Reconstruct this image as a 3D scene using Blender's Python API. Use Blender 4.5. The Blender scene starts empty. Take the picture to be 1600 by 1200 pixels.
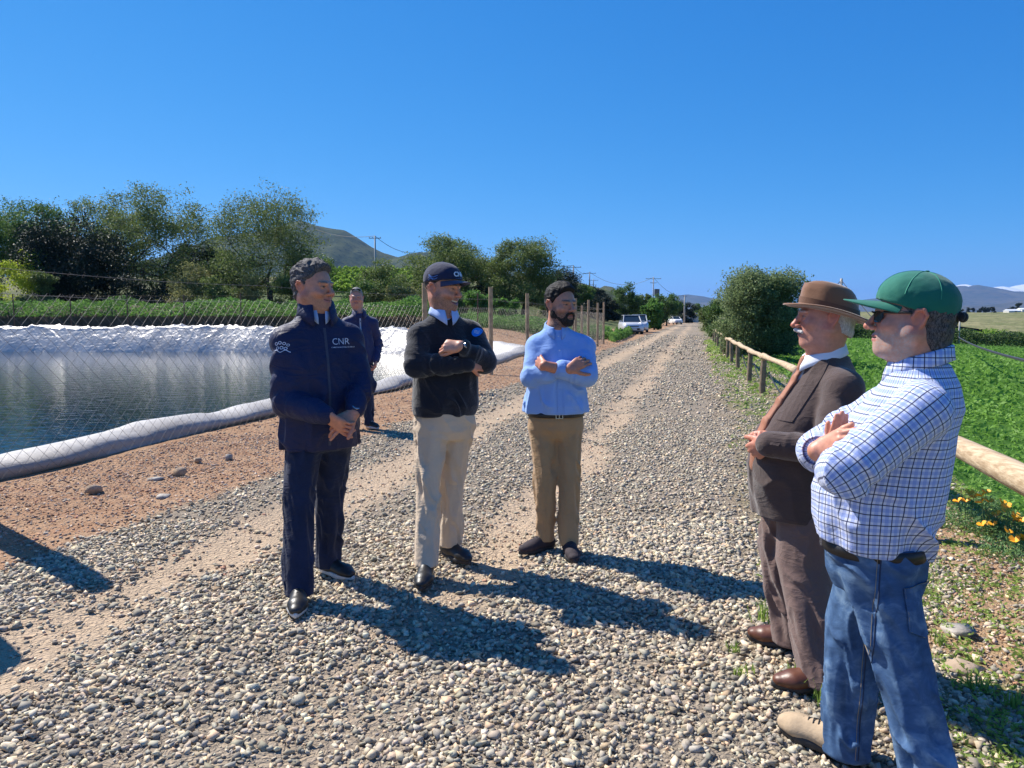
import bpy, bmesh, math, random
import numpy as np
from mathutils import Vector, Matrix
from mathutils.bvhtree import BVHTree
R = math.radians
SC = bpy.context.scene
COL = SC.collection
rng = np.random.default_rng(11)
random.seed(5)

# ------------------------------------------------------------------ camera
CAMZ = 1.52
FOC = 1109.0
PITCH = math.atan(105 / FOC)
cam = bpy.data.cameras.new('camera')
cam.sensor_width = 36
cam.lens = FOC / 1600 * 36
cam.clip_start = 0.05
cam.clip_end = 90000
co = bpy.data.objects.new('camera', cam)
COL.objects.link(co)
co.location = (0, 0, CAMZ)
co.rotation_euler = (math.pi / 2 - PITCH, 0, 0)
SC.camera = co

# ------------------------------------------------------------------ sky, sun, exposure
SUN_EL = R(48.0)
SUN_DIR = Vector((-0.79, 0.61, 0)).normalized()          # horizontal direction towards the sun
SUN_AZ = math.atan2(SUN_DIR.x, SUN_DIR.y)
w = bpy.data.worlds.new('World')
SC.world = w
w.use_nodes = True
nt = w.node_tree
bg = nt.nodes['Background']
sky = nt.nodes.new('ShaderNodeTexSky')
sky.sky_type = 'NISHITA'
sky.sun_disc = False
sky.sun_elevation = SUN_EL
sky.sun_rotation = SUN_AZ
sky.altitude = 900
sky.air_density = 0.6
sky.dust_density = 0.05
sky.ozone_density = 3.0
sp = nt.nodes.new('ShaderNodeSeparateColor'); cb = nt.nodes.new('ShaderNodeCombineColor')
nt.links.new(sky.outputs[0], sp.inputs[0])
for i, (g_, k_, mx) in enumerate(((1.70, 1.24, .50), (.76, .87, .80), (.44, 1.10, 1.05))):   # colour response of the photo's sky
    a_ = nt.nodes.new('ShaderNodeMath'); a_.operation = 'MULTIPLY'; a_.inputs[1].default_value = .111; nt.links.new(sp.outputs[i], a_.inputs[0])
    q_ = nt.nodes.new('ShaderNodeMath'); q_.operation = 'MINIMUM'; q_.inputs[1].default_value = mx; nt.links.new(a_.outputs[0], q_.inputs[0])
    b_ = nt.nodes.new('ShaderNodeMath'); b_.operation = 'POWER'; b_.inputs[1].default_value = g_; nt.links.new(q_.outputs[0], b_.inputs[0])
    c_ = nt.nodes.new('ShaderNodeMath'); c_.operation = 'MULTIPLY'; c_.inputs[1].default_value = 10 * k_ / 1.624; nt.links.new(b_.outputs[0], c_.inputs[0])
    nt.links.new(c_.outputs[0], cb.inputs[i])
nt.links.new(cb.outputs[0], bg.inputs[0])
bg.inputs[1].default_value = 0.10
sl = bpy.data.lights.new('sun', 'SUN')
sl.energy = 5.0
sl.angle = R(0.5)
sl.color = (1.0, 0.945, 0.86)
so = bpy.data.objects.new('sun', sl)
COL.objects.link(so)
sd = Vector((SUN_DIR.x * math.cos(SUN_EL), SUN_DIR.y * math.cos(SUN_EL), math.sin(SUN_EL)))
so.rotation_euler = sd.to_track_quat('Z', 'Y').to_euler()
so.location = (-20, 15, 30)
SC.view_settings.view_transform = 'Standard'
SC.view_settings.look = 'None'
SC.view_settings.exposure = 0.7
SC.view_settings.gamma = 1
SC.render.engine = 'CYCLES'

# ------------------------------------------------------------------ pixel helpers (photo pixels -> world points)
def ray(px, py):
    cx, cz = (px - 800) / FOC, (600 - py) / FOC
    return np.array([cx, math.cos(PITCH) + cz * math.sin(PITCH), -math.sin(PITCH) + cz * math.cos(PITCH)])
def G(px, py, z=0.0):
    d = ray(px, py); t = (z - CAMZ) / d[2]
    return np.array([d[0] * t, d[1] * t, z])
def D(px, py, Y):
    d = ray(px, py); t = Y / d[1]
    return np.array([d[0] * t, Y, CAMZ + d[2] * t])
def PX(p):
    x, y, z = p[0], p[1], p[2] - CAMZ
    f = y * math.cos(PITCH) - z * math.sin(PITCH)
    u = y * math.sin(PITCH) + z * math.cos(PITCH)
    return (800 + FOC * x / f, 600 - FOC * u / f)

# ------------------------------------------------------------------ object helpers
def tag(o, label=None, cat=None, group=None, kind=None):
    if label: o['label'] = label
    if cat: o['category'] = cat
    if group: o['group'] = group
    if kind: o['kind'] = kind
    return o
def empty(name, loc=(0, 0, 0), rz=0, label=None, cat=None, group=None):
    o = bpy.data.objects.new(name, None)
    o.empty_display_size = 0.1
    o.location = loc; o.rotation_euler = (0, 0, rz)
    COL.objects.link(o)
    return tag(o, label, cat, group)
def link(name, me, mat=None, parent=None, smooth=False):
    o = bpy.data.objects.new(name, me)
    COL.objects.link(o)
    if mat is not None:
        for m in (mat if isinstance(mat, (list, tuple)) else [mat]): me.materials.append(m)
    if parent is not None: o.parent = parent
    if smooth: me.polygons.foreach_set('use_smooth', np.ones(len(me.polygons), bool))
    return o
def npmesh(name, V, F, smooth=False, attrs=None):
    """V (n,3) array, F (m,k) array of equal-size faces"""
    me = bpy.data.meshes.new(name)
    V = np.asarray(V, np.float32); F = np.asarray(F, np.int32)
    me.vertices.add(len(V)); me.vertices.foreach_set('co', V.ravel())
    k = F.shape[1]
    me.loops.add(F.size); me.loops.foreach_set('vertex_index', F.ravel())
    me.polygons.add(len(F))
    me.polygons.foreach_set('loop_start', np.arange(0, F.size, k, dtype=np.int32))
    me.polygons.foreach_set('loop_total', np.full(len(F), k, np.int32))
    me.update(calc_edges=True)
    if smooth: me.polygons.foreach_set('use_smooth', np.ones(len(F), bool))
    for nm, a in (attrs or {}).items():
        a = np.asarray(a, np.float32)
        if a.ndim == 1:
            at = me.attributes.new(nm, 'FLOAT', 'POINT'); at.data.foreach_set('value', a)
        else:
            if a.shape[1] == 3: a = np.concatenate([a, np.ones((len(a), 1), np.float32)], 1)
            at = me.attributes.new(nm, 'FLOAT_COLOR', 'POINT'); at.data.foreach_set('color', a.ravel())
    return me

class MB:
    """collects simple shapes, links them as ONE mesh object"""
    def __init__(s): s.v = []; s.f = []
    def add(s, vs, fs):
        o = len(s.v); s.v += [tuple(map(float, v)) for v in vs]; s.f += [tuple(i + o for i in f) for f in fs]; return s
    def box(s, x0, x1, y0, y1, z0, z1, M=None):
        vs = [(x, y, z) for z in (z0, z1) for y in (y0, y1) for x in (x0, x1)]
        if M is not None: vs = [M @ Vector(v) for v in vs]
        return s.add(vs, [(0, 2, 3, 1), (4, 5, 7, 6), (0, 1, 5, 4), (2, 6, 7, 3), (0, 4, 6, 2), (1, 3, 7, 5)])
    def tube(s, pts, rad, n=8, caps=True, jit=0):
        pts = [Vector(p) for p in pts]
        rad = rad if hasattr(rad, '__len__') else [rad] * len(pts)
        rings = []; side = None
        for i, p in enumerate(pts):
            t = (pts[min(i + 1, len(pts) - 1)] - pts[max(i - 1, 0)]).normalized()
            if side is None: side = t.orthogonal().normalized()
            side = (side - t * side.dot(t)).normalized()
            up = t.cross(side)
            rings.append([p + (side * math.cos(a) + up * math.sin(a)) * rad[i] * (1 + (random.uniform(-jit, jit) if jit else 0))
                          for a in [2 * math.pi * k / n for k in range(n)]])
        vs = [v for r in rings for v in r]; fs = []
        for i in range(len(pts) - 1):
            for k in range(n):
                a = i * n + k; b = i * n + (k + 1) % n
                fs.append((a, b, b + n, a + n))
        if caps:
            fs.append(tuple(range(n))[::-1]); fs.append(tuple(range((len(pts) - 1) * n, len(pts) * n)))
        return s.add(vs, fs)
    def lathe(s, prof, n=24, M=None):
        vs = []; fs = []
        for r, z in prof:
            for k in range(n):
                a = 2 * math.pi * k / n
                v = Vector((r * math.cos(a), r * math.sin(a), z))
                vs.append(M @ v if M is not None else v)
        for i in range(len(prof) - 1):
            for k in range(n):
                a = i * n + k; b = i * n + (k + 1) % n
                fs.append((a, b, b + n, a + n))
        fs.append(tuple(range(n))[::-1]); fs.append(tuple(range((len(prof) - 1) * n, len(prof) * n)))
        return s.add(vs, fs)
    def build(s, name, mat, parent=None, smooth=False, bevel=0):
        me = bpy.data.meshes.new(name); me.from_pydata(s.v, [], s.f); me.update()
        bm = bmesh.new(); bm.from_mesh(me); bmesh.ops.recalc_face_normals(bm, faces=bm.faces)
        if bevel: bmesh.ops.bevel(bm, geom=bm.edges[:], offset=bevel, segments=2, affect='EDGES', profile=.6)
        bm.to_mesh(me); bm.free()
        return link(name, me, mat, parent, smooth)

# ------------------------------------------------------------------ numpy value noise
def _h(ix, iy, iz, seed=0):
    n = (ix.astype(np.int64) * 374761393 + iy.astype(np.int64) * 668265263 + iz.astype(np.int64) * 2147483647 + seed * 974634777) & 0xffffffff
    n = ((n ^ (n >> 13)) * 1274126177) & 0xffffffff
    n = n ^ (n >> 16)
    return (n & 0xffff).astype(np.float32) / 65535.0
def vnoise(x, y, z=None, seed=0):
    x = np.asarray(x, np.float64); y = np.asarray(y, np.float64)
    z = np.zeros_like(x) if z is None else np.asarray(z, np.float64)
    ix, iy, iz = np.floor(x), np.floor(y), np.floor(z)
    fx, fy, fz = x - ix, y - iy, z - iz
    fx = fx * fx * (3 - 2 * fx); fy = fy * fy * (3 - 2 * fy); fz = fz * fz * (3 - 2 * fz)
    def g(a, b, c): return _h(ix + a, iy + b, iz + c, seed)
    x00 = g(0, 0, 0) * (1 - fx) + g(1, 0, 0) * fx; x10 = g(0, 1, 0) * (1 - fx) + g(1, 1, 0) * fx
    x01 = g(0, 0, 1) * (1 - fx) + g(1, 0, 1) * fx; x11 = g(0, 1, 1) * (1 - fx) + g(1, 1, 1) * fx
    a = x00 * (1 - fy) + x10 * fy; b = x01 * (1 - fy) + x11 * fy
    return (a * (1 - fz) + b * fz) * 2 - 1
def fbm(x, y, z=None, oct=4, seed=0):
    s = 0; a = 1; t = 0
    for o in range(oct):
        f = 2 ** o
        s = s + a * vnoise(x * f, y * f, None if z is None else z * f, seed + o * 17); t += a; a *= .5
    return s / t
def sstep(a, b, x):
    t = np.clip((x - a) / (b - a), 0, 1); return t * t * (3 - 2 * t)

# ------------------------------------------------------------------ material helpers
def newmat(name):
    m = bpy.data.materials.new(name); m.use_nodes = True
    nt = m.node_tree; b = nt.nodes['Principled BSDF']
    return m, nt, b
def N(nt, typ, **kw):
    n = nt.nodes.new(typ)
    for k, v in kw.items():
        if k in ('op', 'operation'): n.operation = v
        elif k == 'blend': n.blend_type = v
        elif hasattr(n, k) and not k[0].isupper(): setattr(n, k, v)
        else: n.inputs[k.replace('_', ' ')].default_value = v
    return n
def math_(nt, op, a, b=None, c=None, clamp=False):
    n = nt.nodes.new('ShaderNodeMath'); n.operation = op; n.use_clamp = clamp
    for i, v in enumerate((a, b, c)):
        if v is None: continue
        if isinstance(v, (int, float)): n.inputs[i].default_value = v
        else: nt.links.new(v, n.inputs[i])
    return n.outputs[0]
def mixc(nt, f, a, b, blend='MIX'):
    n = nt.nodes.new('ShaderNodeMix'); n.data_type = 'RGBA'; n.blend_type = blend
    for s, v in ((n.inputs[0], f), (n.inputs[6], a), (n.inputs[7], b)):
        if isinstance(v, (int, float)): s.default_value = v
        elif isinstance(v, (tuple, list)): s.default_value = (v[0], v[1], v[2], 1)
        else: nt.links.new(v, s)
    return n.outputs[2]
def ramp(nt, f, stops):
    n = nt.nodes.new('ShaderNodeValToRGB'); r = n.color_ramp
    while len(r.elements) < len(stops): r.elements.new(.5)
    for e, (p, c) in zip(r.elements, stops):
        e.position = p; e.color = (c[0], c[1], c[2], 1) if hasattr(c, '__len__') else (c, c, c, 1)
    nt.links.new(f, n.inputs[0]); return n.outputs[0]
def texco(nt, which='Object', scale=None):
    t = nt.nodes.new('ShaderNodeTexCoord').outputs[which]
    if scale is not None:
        m = nt.nodes.new('ShaderNodeMapping'); m.inputs['Scale'].default_value = scale if hasattr(scale, '__len__') else (scale,) * 3
        nt.links.new(t, m.inputs[0]); t = m.outputs[0]
    return t
def noise(nt, vec, scale=5, detail=4, rough=.55, dist=0):
    n = nt.nodes.new('ShaderNodeTexNoise'); n.inputs['Scale'].default_value = scale; n.inputs['Detail'].default_value = detail
    n.inputs['Roughness'].default_value = rough; n.inputs['Distortion'].default_value = dist
    nt.links.new(vec, n.inputs['Vector']); return n.outputs[0]
def attr(nt, name, out='Color'):
    n = nt.nodes.new('ShaderNodeAttribute'); n.attribute_name = name; return n.outputs[out]
def bump(nt, b, h, strength=.5, dist=.01):
    n = nt.nodes.new('ShaderNodeBump'); n.inputs['Strength'].default_value = strength; n.inputs['Distance'].default_value = dist
    nt.links.new(h, n.inputs['Height']); nt.links.new(n.outputs[0], b.inputs['Normal']); return n
def simple(name, col, rough=.7, metal=0, var=.15, nscale=8, bumpk=0, spec=.5, nvec=1.0):
    """plain surface with a mild procedural mottling"""
    m, nt, b = newmat(name)
    v = texco(nt, 'Object', nvec)
    f = noise(nt, v, nscale, 5)
    lo = tuple(c * (1 - var) for c in col); hi = tuple(min(1, c * (1 + var)) for c in col)
    c = mixc(nt, ramp(nt, f, [(.3, 0), (.7, 1)]), lo, hi)
    nt.links.new(c, b.inputs['Base Color'])
    b.inputs['Roughness'].default_value = rough; b.inputs['Metallic'].default_value = metal
    b.inputs['Specular IOR Level'].default_value = spec
    if bumpk: bump(nt, b, noise(nt, v, nscale * 4, 4), bumpk, .01)
    return m
# ================================================================== TERRAIN
POND = [(-8.9, -3.0), (-5.0, 6.6), (-4.2, 10.6), (-2.55, 16.0), (-1.1, 21.5), (-0.1, 27.0), (0.55, 31.5), (0.3, 34.5),
        (-3.0, 38.5), (-9.0, 42.0), (-24.0, 43.0), (-48.0, 43.0), (-52.0, 30.0), (-50.0, 0.0), (-30.0, -8.0)]
def chaikin(p, n, closed=True):
    p = [np.array(q, float) for q in p]
    for _ in range(n):
        q = []
        m = len(p)
        for i in range(m if closed else m - 1):
            a, b = p[i], p[(i + 1) % m]
            q += [a * .8 + b * .2, a * .2 + b * .8]
        if not closed: q = [p[0]] + q + [p[-1]]
        p = q
    return np.array(p)
POLY = chaikin(POND, 2)
def poly_sd(x, y, P=POLY):
    """signed distance, positive inside"""
    x = np.asarray(x, float); y = np.asarray(y, float)
    best = np.full(x.shape, 1e9); ins = np.zeros(x.shape, bool)
    for i in range(len(P)):
        ax, ay = P[i]; bx, by = P[(i + 1) % len(P)]
        ex, ey = bx - ax, by - ay
        t = np.clip(((x - ax) * ex + (y - ay) * ey) / (ex * ex + ey * ey), 0, 1)
        best = np.minimum(best, np.hypot(x - ax - t * ex, y - ay - t * ey))
        c = ((ay > y) != (by > y)) & (x < ex * (y - ay) / (ey if ey else 1e-9) + ax)
        ins ^= c
    return np.where(ins, best, -best)
def base_h(x, y):
    """ground without the basin"""
    x = np.asarray(x, float); y = np.asarray(y, float)
    u = x - .26 * y
    left = sstep(-7, -13, u) * sstep(33, 42.5, y)
    h = .84 * left
    h = h + left * np.clip(y - 62, 0, 70) * .115 * sstep(-14, -26, u)
    h = h - (.22 * sstep(2.1, 3.4, u) + .06 * np.clip(u - 3, 0, 62)) * sstep(900, 300, y)
    h = h + .05 * sstep(1.2, 1.9, u) * (1 - sstep(1.9, 2.6, u))
    # wheel tracks are a little lower, the crown between them a little higher
    n = fbm(x * .35, y * .35, oct=3, seed=3)
    h = h + .025 * n * sstep(.5, 3, np.hypot(x, y))
    for c in (-3.03, -1.28):
        h = h - .022 * np.exp(-((u - c) / .28) ** 2) * sstep(120, 60, y)
    r = np.hypot(x, y)
    h = h + (1.2 * fbm(x / 90, y / 90, oct=3, seed=9) + .5) * sstep(110, 400, r) * (u < -12)
    return h
def ground_h(x, y):
    d = poly_sd(x, y)
    b = base_h(x, y)
    return np.where(d > .15, b - np.clip((d - .15) * 2.2, 0, 4.0) - .12, b)

# polar sheet: fine underfoot, coarse at the horizon
rr = [0.0, .5]
while rr[-1] < 14000: rr.append(rr[-1] * (1.0072 if rr[-1] < 60 else 1.03) + .004)
rr = np.array(rr[1:])
aa = np.concatenate([np.arange(-52, 52, .32), np.arange(52, 308, 4.0)]) * math.pi / 180
RRg, AAg = np.meshgrid(rr, aa, indexing='ij')
gx, gy = RRg * np.sin(AAg), RRg * np.cos(AAg)
gz = ground_h(gx, gy)
near = sstep(30, 10, RRg)
gu = gx - .26 * gy
nz1 = fbm(gx * 2.2, gy * 2.2, oct=4, seed=21); nz2 = fbm(gx * .9, gy * .9, oct=4, seed=31)
gz = gz + near * (.006 * fbm(gx * 9, gy * 9, oct=3, seed=5) + .012 * nz1 * sstep(1.3, 2.0, gu))
def masks(x, y):
    u = x - .26 * y
    n1 = fbm(x * 2.2, y * 2.2, oct=4, seed=21); n2 = fbm(x * .9, y * .9, oct=4, seed=31)
    us = u + .28 * n2 + .12 * n1
    road = sstep(-4.25, -4.0, us) * (1 - sstep(.25, .75, us + .25 * n1))
    ul = u + .12 * n2 + .10 * n1
    tr = np.maximum(np.exp(-((ul + 3.02) / .40) ** 4) * (1 - .35 * sstep(.2, .6, n1)), np.exp(-((us + 1.27) / .28) ** 4) * (1 - .75 * sstep(.0, .5, n1)) * (1 - .35 * sstep(.1, .6, n2)))
    # the near part of the right-hand track is covered again by loose stones
    tr = tr * np.where(u > -2.2, sstep(2.2, 4.6, y) * .8 + .2, 1)
    red = (1 - sstep(-4.25, -4.0, us)) * sstep(-60, -40, u)
    redr = sstep(1.15, 1.5, us + .3 * n1) * (1 - sstep(2.2, 2.7, us)) * (1 - .9 * sstep(9, 16, y))
    verge = sstep(.25, .9, us) * (1 - sstep(2.3, 2.6, us))
    field = sstep(2.2, 2.5, us)
    far = sstep(42, 45, y) * (u < -9)
    return road, tr, np.maximum(red * (1 - far), redr), verge, field, far, n1, n2
mk = masks(gx, gy)
nr, na = gx.shape
idx = np.arange(nr * na).reshape(nr, na)
i0 = idx[:-1, :]; i1 = idx[1:, :]
F = np.stack([i0, np.roll(i0, -1, 1), np.roll(i1, -1, 1), i1], -1).reshape(-1, 4)
cA = np.stack([mk[0], mk[1], mk[2]], -1).reshape(-1, 3)
cB = np.stack([mk[3], mk[4], mk[5]], -1).reshape(-1, 3)
V = np.stack([gx, gy, gz], -1).reshape(-1, 3)
me = npmesh('ground', V, F[:, ::-1], True, {'ma': cA, 'mb': cB})
# close the hole under the camera
m, nt, b = newmat('ground_soil')
P = texco(nt, 'Object')
sep = nt.nodes.new('ShaderNodeSeparateColor'); nt.links.new(attr(nt, 'ma'), sep.inputs[0])
sepb = nt.nodes.new('ShaderNodeSeparateColor'); nt.links.new(attr(nt, 'mb'), sepb.inputs[0])
nA = noise(nt, P, 3.0, 8, .6); nB = noise(nt, P, 38, 4, .6); nC = noise(nt, P, .6, 5, .55)
wn = nt.nodes.new('ShaderNodeTexNoise'); wn.inputs['Scale'].default_value = 7; wn.inputs['Detail'].default_value = 3; nt.links.new(P, wn.inputs['Vector'])
vm = nt.nodes.new('ShaderNodeVectorMath'); vm.operation = 'MULTIPLY_ADD'; vm.inputs[1].default_value = (.35, .35, .35); nt.links.new(wn.outputs['Color'], vm.inputs[0]); nt.links.new(P, vm.inputs[2]); PW = vm.outputs[0]
def vor(scale):
    v = nt.nodes.new('ShaderNodeTexVoronoi'); v.inputs['Scale'].default_value = scale; nt.links.new(PW, v.inputs['Vector']); return v
v1 = vor(26); v2 = vor(60)
hs = nt.nodes.new('ShaderNodeSeparateColor'); nt.links.new(v1.outputs['Color'], hs.inputs[0])
stone = ramp(nt, hs.outputs[0], [(0, (.17, .155, .13)), (.35, (.31, .27, .21)), (.6, (.43, .35, .25)), (.8, (.26, .23, .195)), (1, (.52, .42, .29))])
stone = mixc(nt, math_(nt, 'MULTIPLY', v1.outputs['Distance'], 1.0, clamp=True), stone, (.12, .11, .095), 'MIX')
dust_shade = mixc(nt, nB, (.38, .28, .185), (.53, .405, .28))
dust_shade = mixc(nt, ramp(nt, nA, [(.35, 0), (.65, 1)]), dust_shade, (.48, .36, .245))
redc = mixc(nt, ramp(nt, nA, [(.3, 0), (.7, 1)]), (.29, .14, .07), (.44, .28, .165))
redc = mixc(nt, ramp(nt, nB, [(.4, 0), (.75, .7)]), redc, (.40, .29, .20))
grass = mixc(nt, nA, (.05, .09, .018), (.12, .17, .04))
grass = mixc(nt, ramp(nt, nC, [(.35, 0), (.7, .5)]), grass, (.22, .20, .09))
# base dirt between things
col = mixc(nt, math_(nt, 'MULTIPLY', sepb.outputs[2], 1.0), (.26, .19, .12), grass)
far_n = noise(nt, P, .05, 6, .6)
farc = mixc(nt, ramp(nt, far_n, [(.35, 0), (.65, 1)]), (.055, .085, .03), (.17, .16, .075))
geo = nt.nodes.new('ShaderNodeNewGeometry')
dist = nt.nodes.new('ShaderNodeVectorMath'); dist.operation = 'LENGTH'; nt.links.new(geo.outputs['Position'], dist.inputs[0])
fd = ramp(nt, math_(nt, 'DIVIDE', dist.outputs['Value'], 200.0, clamp=True), [(.25, 0), (.6, 1)])
col = mixc(nt, fd, col, farc)
col = mixc(nt, sep.outputs[2], col, redc)
vg = ramp(nt, math_(nt, 'ADD', math_(nt, 'MULTIPLY', nA, .6), math_(nt, 'MULTIPLY', nB, .4)), [(.42, 0), (.58, 1)])
vcol = mixc(nt, vg, mixc(nt, .45, stone, dust_shade), (.10, .14, .035))
vcol = mixc(nt, math_(nt, 'MULTIPLY', sep.outputs[2], .8), vcol, redc)
col = mixc(nt, sepb.outputs[0], col, vcol)
col = mixc(nt, sepb.outputs[1], col, mixc(nt, nA, (.035, .10, .012), (.085, .19, .025)))
gcol = mixc(nt, .25, stone, dust_shade)
col = mixc(nt, sep.outputs[0], col, gcol)
col = mixc(nt, math_(nt, 'MULTIPLY', sep.outputs[1], sep.outputs[0]), col, dust_shade)
nt.links.new(col, b.inputs['Base Color'])
b.inputs['Roughness'].default_value = .95; b.inputs['Specular IOR Level'].default_value = .15
hh = math_(nt, 'ADD', math_(nt, 'MULTIPLY', v1.outputs['Distance'], -.9), math_(nt, 'ADD', math_(nt, 'MULTIPLY', v2.outputs['Distance'], -.35), math_(nt, 'MULTIPLY', nB, .5)))
bump(nt, b, hh, .75, .03)
link('ground', me, m, smooth=True)['kind'] = 'structure'
GM = m

# ================================================================== GRAVEL
def hull_stone(n=16, flat=.55, seed=0, sharp=1.0):
    r = random.Random(seed); bm = bmesh.new()
    cube = [Vector((a, b_, c)) for a in (-1, 1) for b_ in (-1, 1) for c in (-1, 1)]; r.shuffle(cube)
    for i_ in range(n):
        v = (cube[i_] * .62 + Vector((r.gauss(0, .28), r.gauss(0, .28), r.gauss(0, .28)))) if i_ < 8 else Vector((r.gauss(0, 1), r.gauss(0, 1), r.gauss(0, 1))).normalized() * .92
        k = r.uniform(.85, 1.05)
        bm.verts.new((v.x * k, v.y * k * r.uniform(.62, .8), v.z * k * flat))
    res = bmesh.ops.convex_hull(bm, input=bm.verts)
    junk = list({g for g in list(res['geom_unused']) + list(res['geom_interior']) if isinstance(g, bmesh.types.BMVert)})
    bmesh.ops.delete(bm, geom=junk, context='VERTS')
    bmesh.ops.triangulate(bm, faces=bm.faces)
    V = np.array([v.co[:] for v in bm.verts]); bm.verts.index_update()
    F = np.array([[v.index for v in f.verts] for f in bm.faces]); bm.free()
    return V, F
STONES = [hull_stone(random.randint(7, 9), random.uniform(.4, .75), i) for i in range(28)]
def scatter_stones(name, pts, size, cols, z=None, sink=.25, tilt=.35, protos=STONES):
    """one mesh of many stones; pts (n,2)"""
    n = len(pts)
    zz = ground_h(pts[:, 0], pts[:, 1]) if z is None else z
    which = rng.integers(0, len(protos), n)
    VV = []; FF = []; CC = []; off = 0
    for k in range(len(protos)):
        sel = np.nonzero(which == k)[0]
        if len(sel) == 0: continue
        pv, pf = protos[k]
        m_ = len(sel)
        az = rng.uniform(0, 2 * math.pi, m_); tx = rng.normal(0, tilt, m_); ty = rng.normal(0, tilt, m_)
        ca, sa = np.cos(az), np.sin(az); cx, sx = np.cos(tx), np.sin(tx); cy, sy = np.cos(ty), np.sin(ty)
        s = size[sel] * .5
        P_ = pv[None] * s[:, None, None]
        x, y, z_ = P_[..., 0], P_[..., 1], P_[..., 2]
        y, z_ = y * cx[:, None] - z_ * sx[:, None], y * sx[:, None] + z_ * cx[:, None]
        x, z_ = x * cy[:, None] + z_ * sy[:, None], -x * sy[:, None] + z_ * cy[:, None]
        x, y = x * ca[:, None] - y * sa[:, None], x * sa[:, None] + y * ca[:, None]
        x = x + pts[sel, 0][:, None]; y = y + pts[sel, 1][:, None]; z_ = z_ + (zz[sel] + s * (.5 - sink))[:, None]
        VV.append(np.stack([x, y, z_], -1).reshape(-1, 3))
        FF.append((pf[None] + (off + np.arange(m_) * len(pv))[:, None, None]).reshape(-1, 3))
        CC.append(np.repeat(cols[sel], len(pv), 0))
        off += m_ * len(pv)
    me = npmesh(name, np.concatenate(VV), np.concatenate(FF), False, {'col': np.concatenate(CC)})
    return me
m, nt, b = newmat('gravel_stone')
c = attr(nt, 'col'); P = texco(nt)
c = mixc(nt, ramp(nt, noise(nt, P, 70, 4, .6), [(.3, .0), (.7, .55)]), c, (.33, .28, .21))
c = mixc(nt, .55, c, mixc(nt, noise(nt, P, 220, 3), (.4, .4, .4), (1.5, 1.5, 1.5)), 'MULTIPLY')
nt.links.new(c, b.inputs['Base Color']); b.inputs['Roughness'].default_value = .9; b.inputs['Specular IOR Level'].default_value = .25
bump(nt, b, noise(nt, P, 150, 4), .25, .004)
STONE_M = m
PAL = np.array([(.20, .21, .215), (.26, .265, .26), (.16, .17, .18), (.34, .325, .29), (.42, .385, .33), (.30, .27, .23), (.40, .32, .25), (.23, .225, .22), (.36, .345, .315), (.13, .135, .145)])
PAL = PAL * np.array([1.92, 1.67, 1.31])
PALW = np.array([.17, .16, .12, .14, .07, .09, .05, .10, .07, .03]); PALW /= PALW.sum()
PALR = 1.35 * np.array([(.38, .19, .115), (.30, .135, .075), (.42, .30, .22), (.33, .26, .2), (.24, .20, .18), (.44, .35, .27), (.30, .17, .11)])
def pal(n, P_=PAL, W=None):
    c = P_[rng.choice(len(P_), n, p=W)]
    return np.clip(c * rng.uniform(.5, 1.45, (n, 1)) * rng.uniform(.95, 1.05, (n, 3)), 0, 1)
def wedge(n, y0, y1, power=1.0, umin=-60, umax=60):
    """random points in the field of view between distances y0 and y1"""
    y = (rng.uniform(y0 ** (power + 1), y1 ** (power + 1), n)) ** (1 / (power + 1))
    x = rng.uniform(-.86, .86, n) * (y + 1.5)
    u = x - .26 * y
    k = (u > umin) & (u < umax)
    return np.stack([x[k], y[k]], -1)
vs = []
sets = []
def gravel(n, y0, y1, s0, s1, power=1.0):
    p = wedge(n, y0, y1, power, -4.6, 3.0)
    mk = masks(p[:, 0], p[:, 1]); road, tr, red, verge = mk[0], mk[1], mk[2], mk[3]
    patch = .55 + .45 * sstep(-.35, .1, fbm(p[:, 0] * .8, p[:, 1] * .8, oct=3, seed=64))
    prob = road * patch * (1 - .965 * tr) + verge * .62 * (1 - .8 * red)
    k = rng.uniform(0, 1, len(p)) < prob
    p = p[k]; n_ = len(p)
    sz = s0 + (s1 - s0) * rng.beta(1.1, 3.8, n_)
    return p, sz
for a in ((125000, 1.0, 5.2, .016, .070), (60000, 1.0, 5.2, .006, .020), (100000, 5.2, 11, .020, .066), (62000, 11, 24, .036, .10), (30000, 24, 60, .08, .18)):
    sets.append(gravel(*a))
p = np.concatenate([s[0] for s in sets]); sz = np.concatenate([s[1] for s in sets])
me = scatter_stones('gravel', p, sz, pal(len(p), PAL, PALW))
tag(link('gravel', me, STONE_M), 'loose grey and beige crushed stones covering the road', 'gravel', kind='stuff')
# small reddish rubble beside the road
sets = []
for n, y0, y1, s0, s1 in ((110000, 1.0, 9, .008, .05), (50000, 9, 22, .02, .075), (16000, 22, 45, .05, .11)):
    p = wedge(n, y0, y1, 1.0, -12, 3.0)
    mk = masks(p[:, 0], p[:, 1]); dd = poly_sd(p[:, 0], p[:, 1])
    k = (rng.uniform(0, 1, len(p)) < mk[2] * .9 + mk[1] * .16) & (dd < -.5)
    p = p[k]; sets.append((p, s0 + (s1 - s0) * rng.beta(1.2, 4.5, len(p))))
p = np.concatenate([s[0] for s in sets]); sz = np.concatenate([s[1] for s in sets])
me = scatter_stones('rubble', p, sz, pal(len(p), PALR), sink=.3, tilt=.25)
tag(link('rubble', me, STONE_M), 'small reddish broken stones scattered over the bare earth', 'rubble', kind='stuff')

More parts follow.
